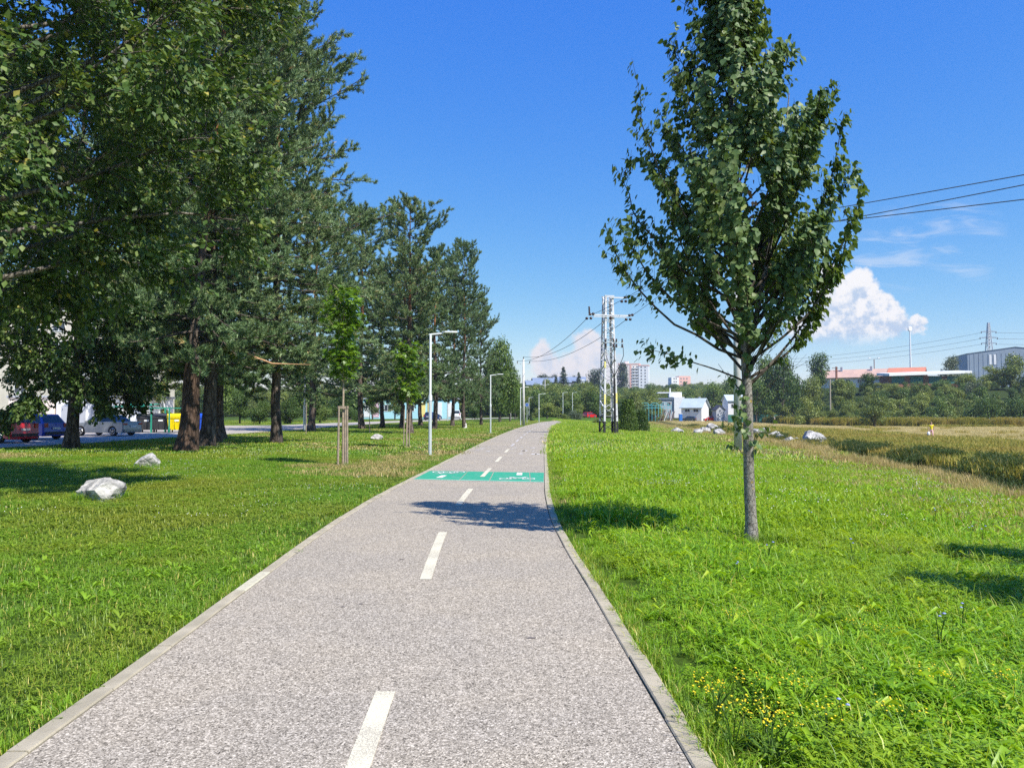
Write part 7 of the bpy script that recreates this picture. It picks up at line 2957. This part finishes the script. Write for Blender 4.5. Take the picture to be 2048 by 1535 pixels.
# the wood behind them, too dense to count
libs = [ft(k, m_, v)[1] for k, m_ in (('round', B), ('round', O), ('willow', O), ('bush', O), ('bush', B), ('tall', O)) for v in (0, 1)]
rgw = np.random.default_rng(99)
n = 5200
a = rgw.uniform(-0.75, 0.80, n)
t = 3 + (rgw.random(n)**1.5) * 560
y = hill_foot(a) + t
x = a * y
keep = (a > -0.04) | (t < 170)
keep &= ~((a > 0.36) & (y > np.where(a > 0.585, 262, 226)))                              # open plateau with the buildings
keep &= ~((a > 0.19) & (a < 0.27) & (y < 268))
keep &= ~((np.abs(a) < 0.1) & (y > 700))
zg = terrain(x, y)
lim_px = np.interp(a, [-0.8, -0.02, 0.02, 0.10, 0.16, 0.20, 0.32, 0.36, 0.43, 0.8], [760, 752, 757, 758, 776, 766, 748, 752, 757, 757])
lim = EYE + (825 - lim_px) / FPX * y
hgt = np.where(a > 0.33, np.interp(t, [0, 20, 55, 90, 200], [2.6, 3.6, 6.0, 6.5, 7.5]) * rgw.uniform(0.6, 1.35, n), rgw.uniform(5.0, 10.5, n))
hgt = np.minimum(hgt, (lim - zg) * rgw.uniform(0.72, 1.0, n))
keep &= hgt > 1.8
x, y, zg, hgt = x[keep], y[keep], zg[keep], hgt[keep]
scatter('hillside_wood', np.c_[x, y, zg - 0.2], rgw.uniform(0, 6.28, len(x)), hgt / 9.6, rgw.integers(0, len(libs), len(x)), libs, label='dense mixed wood covering the hillsides')

# ------------------------------------------------------------------ people


def person(label, loc, rz, shirt, legs, hair, pose, scale=1.0, hat=None):
    o = thing('person', label, 'person', loc, rz=rz)
    o.scale = (scale, scale, scale)

    def skin(nm, pts, edges, rad, mat, root=0, lv=2):
        me = bpy.data.meshes.new(nm)
        me.from_pydata(pts, edges, [])
        me.materials.append(MATS[mat])
        ob = link(nm, me, o)
        sk = ob.modifiers.new('skin', 'SKIN')
        sk.use_smooth_shade = True
        for v, r in zip(me.skin_vertices[0].data, rad):
            v.radius = (r, r) if not hasattr(r, '__len__') else r
        me.skin_vertices[0].data[root].use_root = True
        sb = ob.modifiers.new('sub', 'SUBSURF')
        sb.levels = sb.render_levels = lv
        return ob
    # front of the body looks along -y
    la, ra, lh, rh = pose['lfoot'], pose['rfoot'], pose['lhand'], pose['rhand']
    pts = [(0, 0, 0.93), (0, 0, 1.10), (0, -0.01, 1.30), (0, -0.005, 1.42), (0, -0.02, 1.50), (0, -0.03, 1.58), (0, -0.035, 1.68)]
    rad = [(0.135, 0.10), (0.12, 0.09), (0.15, 0.10), (0.11, 0.085), (0.052, 0.052), (0.075, 0.09), (0.07, 0.085)]
    ed = [(0, 1), (1, 2), (2, 3), (3, 4), (4, 5), (5, 6)]

    def chain(start, seq):
        prev = start
        for p, r in seq:
            pts.append(p)
            rad.append(r)
            ed.append((prev, len(pts) - 1))
            prev = len(pts) - 1
        return prev
    for sx, ft in ((1, la), (-1, ra)):
        hip = (sx * 0.095, 0, 0.88)
        knee = (sx * 0.10 + ft[0] * 0.4, ft[1] * 0.5 - 0.05, 0.48)
        ank = (sx * 0.10 + ft[0], ft[1], 0.08 + ft[2])
        chain(0, [(hip, 0.085), (knee, 0.055), (ank, 0.036), ((ank[0], ank[1] - 0.15, 0.035 + ft[2]), (0.04, 0.028))])
    for sx, hd in ((1, lh), (-1, rh)):
        sh = (sx * 0.175, 0, 1.41)
        el = (sx * 0.22 + hd[0] * 0.4, hd[1] * 0.4 + 0.03, 1.14)
        wr = (sx * 0.23 + hd[0], hd[1], hd[2])
        w = chain(3, [(sh, 0.055), (el, 0.042), (wr, 0.028), ((wr[0], wr[1] - 0.01, wr[2] - 0.07), (0.034, 0.018))])
        for q in range(4):
            dx_ = (q - 1.5) * 0.019
            chain(w, [((wr[0] + dx_ * 0.5, wr[1] - 0.012 + dx_, wr[2] - 0.115), 0.0085), ((wr[0] + dx_ * 0.5 - sx * 0.006, wr[1] - 0.018 + dx_, wr[2] - 0.15 + 0.006 * abs(q - 1)), 0.0075)])
        chain(w - 1, [((wr[0] - sx * 0.005, wr[1] - 0.045, wr[2] - 0.05), 0.010), ((wr[0] - sx * 0.008, wr[1] - 0.055, wr[2] - 0.085), 0.008)])
    skin('body', pts, ed, rad, 'skin')
    # face
    mb = MB()
    mb.tube([(0, -0.115, 1.645), (0, -0.142, 1.60)], [0.008, 0.016], 6)
    link('nose', mb.mesh('nose', MATS['skin']), o)
    for sx in (-1, 1):
        mb = MB()
        mb.box((sx * 0.032, -0.118, 1.64), (0.026, 0.01, 0.012))
        link('eye', mb.mesh('eye', MATS['car_trim']), o)
    mb = MB()
    mb.box((0, -0.118, 1.565), (0.045, 0.01, 0.010))
    link('mouth', mb.mesh('mouth', MATS['lip']), o)
    # clothes
    tp_ = [(0, 0, 0.86), (0, 0, 1.10), (0, -0.01, 1.30), (0, -0.005, 1.43)]
    tr_ = [(0.17, 0.13), (0.145, 0.112), (0.172, 0.122), (0.128, 0.10)]
    te = [(0, 1), (1, 2), (2, 3)]
    for sx, hd in ((1, lh), (-1, rh)):
        el = (sx * 0.205 + hd[0] * 0.3, hd[1] * 0.3 + 0.02, 1.22)
        tp_ += [(sx * 0.178, 0, 1.41), el]
        tr_ += [0.072, 0.062]
        te += [(3, len(tp_) - 2), (len(tp_) - 2, len(tp_) - 1)]
    skin('top', tp_, te, tr_, shirt)
    bp_ = [(0, 0, 0.95), (0, 0, 0.90)]
    br_ = [(0.148, 0.112), (0.155, 0.118)]
    be = [(0, 1)]
    for sx, ft in ((1, la), (-1, ra)):
        knee = (sx * 0.10 + ft[0] * 0.4, ft[1] * 0.5 - 0.05, 0.48)
        ank = (sx * 0.10 + ft[0] * 0.9, ft[1] * 0.9, 0.18 + ft[2])
        bp_ += [(sx * 0.095, 0, 0.84), knee, ank]
        br_ += [0.102, 0.076, 0.058]
        k = len(bp_)
        be += [(1, k - 3), (k - 3, k - 2), (k - 2, k - 1)]
    skin('trousers', bp_, be, br_, legs)
    mb = MB()
    for i in range(8):
        pass
    hb = bmesh.new()
    bmesh.ops.create_uvsphere(hb, u_segments=14, v_segments=9, radius=0.105)
    for v in hb.verts:
        v.co = Vector((v.co.x * 0.9, v.co.y * 1.05 + 0.018 - 0.035, v.co.z * 1.05 + 1.665))
    bmesh.ops.delete(hb, geom=[v for v in hb.verts if v.co.y < -0.07 and v.co.z < 1.69 or v.co.z < 1.58], context='VERTS')
    me = bpy.data.meshes.new('hair')
    hb.to_mesh(me)
    hb.free()
    me.materials.append(MATS[hair])
    link('hair', me, o)
    for sx, ft in ((1, la), (-1, ra)):
        mb = MB()
        mb.box((sx * 0.10 + ft[0], ft[1] - 0.06, 0.03 + ft[2]), (0.095, 0.26, 0.065))
        link('shoe', mb.mesh('shoe', MATS['render_white']), o)
    if hat:
        mb = MB()
        mb.tube([(0, -0.03, 1.70), (0, -0.03, 1.715), (0, -0.03, 1.72), (0, -0.03, 1.80), (0, -0.03, 1.82)], [0.19, 0.18, 0.115, 0.105, 0.03], 16)
        link('hat', mb.mesh('hat', MATS[hat]), o)
    return o


simple('skin', (0.62, 0.38, 0.27), rough=0.6, var=0.05)
simple('lip', (0.45, 0.16, 0.14), rough=0.6)
simple('shirt_yellow', (0.86, 0.74, 0.02), rough=0.85, var=0.06)
simple('trousers_pink', (0.80, 0.46, 0.44), rough=0.85, var=0.06)
simple('cloth_dark', (0.035, 0.035, 0.045), rough=0.9)
simple('hair_fair', (0.40, 0.30, 0.17), rough=0.7)
simple('hair_dark', (0.05, 0.035, 0.03), rough=0.7)
pq = ground_at(1863, 875)
walk = dict(lfoot=(0.02, -0.16, 0.0), rfoot=(0.03, 0.22, 0.05), lhand=(0.08, 0.10, 0.90), rhand=(-0.05, -0.06, 0.86))
ang = math.atan2(pq.x, pq.y)
person('person in a yellow top and pink trousers walking across the mown field', pq + Vector((0, 0, 0.0)), -ang + R(8), 'shirt_yellow', 'trousers_pink', 'hair_fair', walk, 1.0)
M2 = Matrix.Translation(pq) @ Matrix.Rotation(-ang + R(8), 4, 'Z')
bagp = M2 @ Vector((-0.285, -0.085, 0.70))
o = thing('carrier_bag', 'white bag carried by the person in the yellow top', 'bag', bagp, rz=0.3)
mb = MB()
mb.tube([(0, 0, -0.50), (0, 0, -0.47), (0, 0, -0.25), (0, 0, -0.06), (0, 0, 0.0)], [0.06, 0.17, 0.175, 0.11, 0.03], 12)
link('bag', mb.mesh('bag', MATS['petal_white'], smooth=True), o)
mb = MB()
mb.tube([(0.02, 0, -0.02), (0.025, 0, 0.05), (-0.02, 0, 0.05), (-0.02, 0, -0.02)], 0.008, 5)
link('handle', mb.mesh('handle', MATS['petal_white']), o)
q = on_ground(at_depth(1549, 850, 172).x, 172)
person('distant person in dark clothes and pale hat at the mown field edge', q, R(30), 'cloth_dark', 'cloth_dark', 'hair_dark', dict(lfoot=(0, -0.1, 0), rfoot=(0, 0.15, 0.02), lhand=(0.02, -0.12, 0.95), rhand=(0, -0.1, 0.95)), 0.98, hat='petal_white')

# ------------------------------------------------------------------ flowering weeds one can pick out
foliage('weed_leaf', [(0.0, (0.06, 0.14, 0.015)), (1.0, (0.20, 0.34, 0.04))], trans=0.4, rough=0.45)


def weed_kind(seed, H, mat, nh, rad, hs, flat_):
    p = PlantMB(seed)
    p.blades(26, 0.06, (H * 0.3, H * 0.75), (0.006, 0.012), lean=(0.3, 0.9), tint=(0.2, 0.9))
    p.broad(9, 0.03, (H * 0.3, H * 0.6), (0.02, 0.035), tint=(0.2, 0.9))
    stem = p.mesh('leaves', [MATS['weed_leaf']])
    q_ = PlantMB(seed + 1)
    q_.heads(nh, rad, (H * 0.86, H * 1.05), hs, 0, flat_)
    fl_ = q_.mesh('flowers', [MATS[mat]])
    tb2 = Tubes()
    rg = np.random.default_rng(seed)
    for k in range(4):
        a = rg.uniform(0, 6.28)
        tb2.add(np.array([[0, 0, 0], [0.3 * rad * math.cos(a), 0.3 * rad * math.sin(a), H * 0.6], [0.7 * rad * math.cos(a), 0.7 * rad * math.sin(a), H * 0.92]]), [0.004, 0.003, 0.002], 4)
    return stem, tb2.mesh('stem', MATS['weed_leaf']), fl_


YK = [weed_kind(800 + 3 * k, 0.22, 'petal_yellow', 22, 0.12, (0.005, 0.010), 0.45) for k in range(3)]
BK = [weed_kind(830 + 3 * k, 0.28, 'petal_blue', 2, 0.06, (0.012, 0.017), 0.4) for k in range(2)]
LK = [weed_kind(850 + 3 * k, 0.26, 'petal_lilac', 9, 0.2, (0.006, 0.011), 0.8) for k in range(2)]
def ordinals(xs):
    s_ = sorted(xs)
    return [ORD[s_.index(x)] for x in xs]


YORD = ordinals([1467, 1524, 1540, 1560, 1604, 1655, 1500, 1428, 1712, 1768, 1883, 2028, 1470, 1430, 1800, 1740])
BORD = ordinals([1707, 1474, 1535, 1693, 1870, 1925, 1848, 1940, 1965, 1622, 1880])
LORD = ordinals([1285, 1318, 1335, 1348, 1300])
for k, (px, py) in enumerate([(1467, 1500), (1524, 1490), (1540, 1520), (1560, 1530), (1604, 1445), (1655, 1508), (1500, 1430), (1428, 1460), (1712, 1290), (1768, 1305), (1883, 1420), (2028, 1430), (1470, 1270), (1430, 1440), (1800, 1500), (1740, 1260)]):
    q = ground_at(px, py)
    o = thing('yellow_flower', 'yellow-flowered weed in the meadow near the kerb, %s from the left among them' % YORD[k], 'flower', q, rz=k * 2.2, group='yellow flowering weeds')
    s = 1.0 if py > 1350 else 0.8
    o.scale = (s, s, s)
    for nm, me in zip(('leaves', 'stem', 'flowers'), YK[k % 3]):
        link(nm, me, o, kind='stuff' if nm != 'stem' else None)
for k, (px, py) in enumerate([(1707, 1135), (1474, 1182), (1535, 1140), (1693, 1515), (1870, 1055), (1925, 1285), (1848, 1030), (1940, 1095), (1965, 1100), (1622, 1060), (1880, 1310)]):
    q = ground_at(px, py)
    o = thing('blue_flower', 'blue chicory flower standing in the meadow, %s from the left of its kind' % BORD[k], 'flower', q, rz=k * 2.2, group='blue chicory flowers in the meadow')
    for nm, me in zip(('leaves', 'stem', 'flowers'), BK[k % 2]):
        link(nm, me, o, kind='stuff' if nm != 'stem' else None)
for k, (px, py) in enumerate([(1285, 982), (1318, 984), (1335, 988), (1348, 985), (1300, 990)]):
    q = ground_at(px, py)
    o = thing('lilac_flower', 'lilac-flowered weed between path and young linden, %s from the left in its cluster' % LORD[k], 'flower', q, rz=k * 2.2, group='lilac flowering weeds')
    for nm, me in zip(('leaves', 'stem', 'flowers'), LK[k % 2]):
        link(nm, me, o, kind='stuff' if nm != 'stem' else None)
# longer grass left standing round the linden foot, the boulders, stakes and lamp feet
rgw = np.random.default_rng(4)
pl_ = []
for o_ in list(COL.objects):
    c_ = o_.get('category')
    if c_ not in ('boulder', 'stakes', 'street lamp', 'pylon', 'utility pole', 'rock') or o_.location.length > 70:
        continue
    rr_ = {'boulder': 0.40, 'stakes': 0.18, 'pylon': 0.85, 'rock': 0.5}.get(c_, 0.12)
    if c_ == 'boulder':
        rr_ = o_.dimensions.x * 0.46
    k_ = {'boulder': 34, 'stakes': 12, 'pylon': 40, 'rock': 14}.get(c_, 9)
    a = rgw.uniform(0, 6.28, k_)
    pl_.append(np.c_[o_.location.x + rr_ * np.cos(a) * rgw.uniform(0.9, 1.25, k_), o_.location.y + rr_ * np.sin(a) * rgw.uniform(0.8, 1.2, k_), np.zeros(k_)])
n = 70
a, r = rgw.uniform(0, 6.28, n), np.abs(rgw.normal(0, 0.38, n))
pl_.append(np.c_[tb.x + r * np.cos(a), tb.y + r * np.sin(a), np.zeros(n)])
pts = np.concatenate(pl_)
n = len(pts)
pts[:, 2] = terrain(pts[:, 0], pts[:, 1])
tuft = []
for k in range(3):
    p = PlantMB(900 + k)
    p.blades(44, 0.10, (0.16, 0.36), (0.004, 0.007), lean=(0.2, 0.8), tint=(0.0, 0.5), dry=0.04)
    tuft.append(p.mesh('tuft', [MM]))
scatter('trunk_grass', pts, rgw.uniform(0, 6.28, n), np.where(np.arange(n) < n - 70, 0.6, 0.55) * rgw.uniform(0.7, 1.2, n), rgw.integers(0, 3, n), tuft)

# ------------------------------------------------------------------ air
HAZE = True
if HAZE:
    m = bpy.data.materials.new('haze')
    m.use_nodes = True
    nt = NT(m.node_tree)
    out = nt.n('ShaderNodeOutputMaterial')
    pv = nt.n('ShaderNodeVolumePrincipled')
    pv.inputs['Color'].default_value = (0.80, 0.90, 1.0, 1)
    pv.inputs['Density'].default_value = 0.00020
    pv.inputs['Anisotropy'].default_value = 0.2
    nt.link(pv.outputs[0], out.inputs['Volume'])
    mb = MB()
    mb.box((200, 1400, 37), (3700, 3320, 84))
    o = link('haze', mb.mesh('haze', m), kind='stuff', label='thin summer haze')
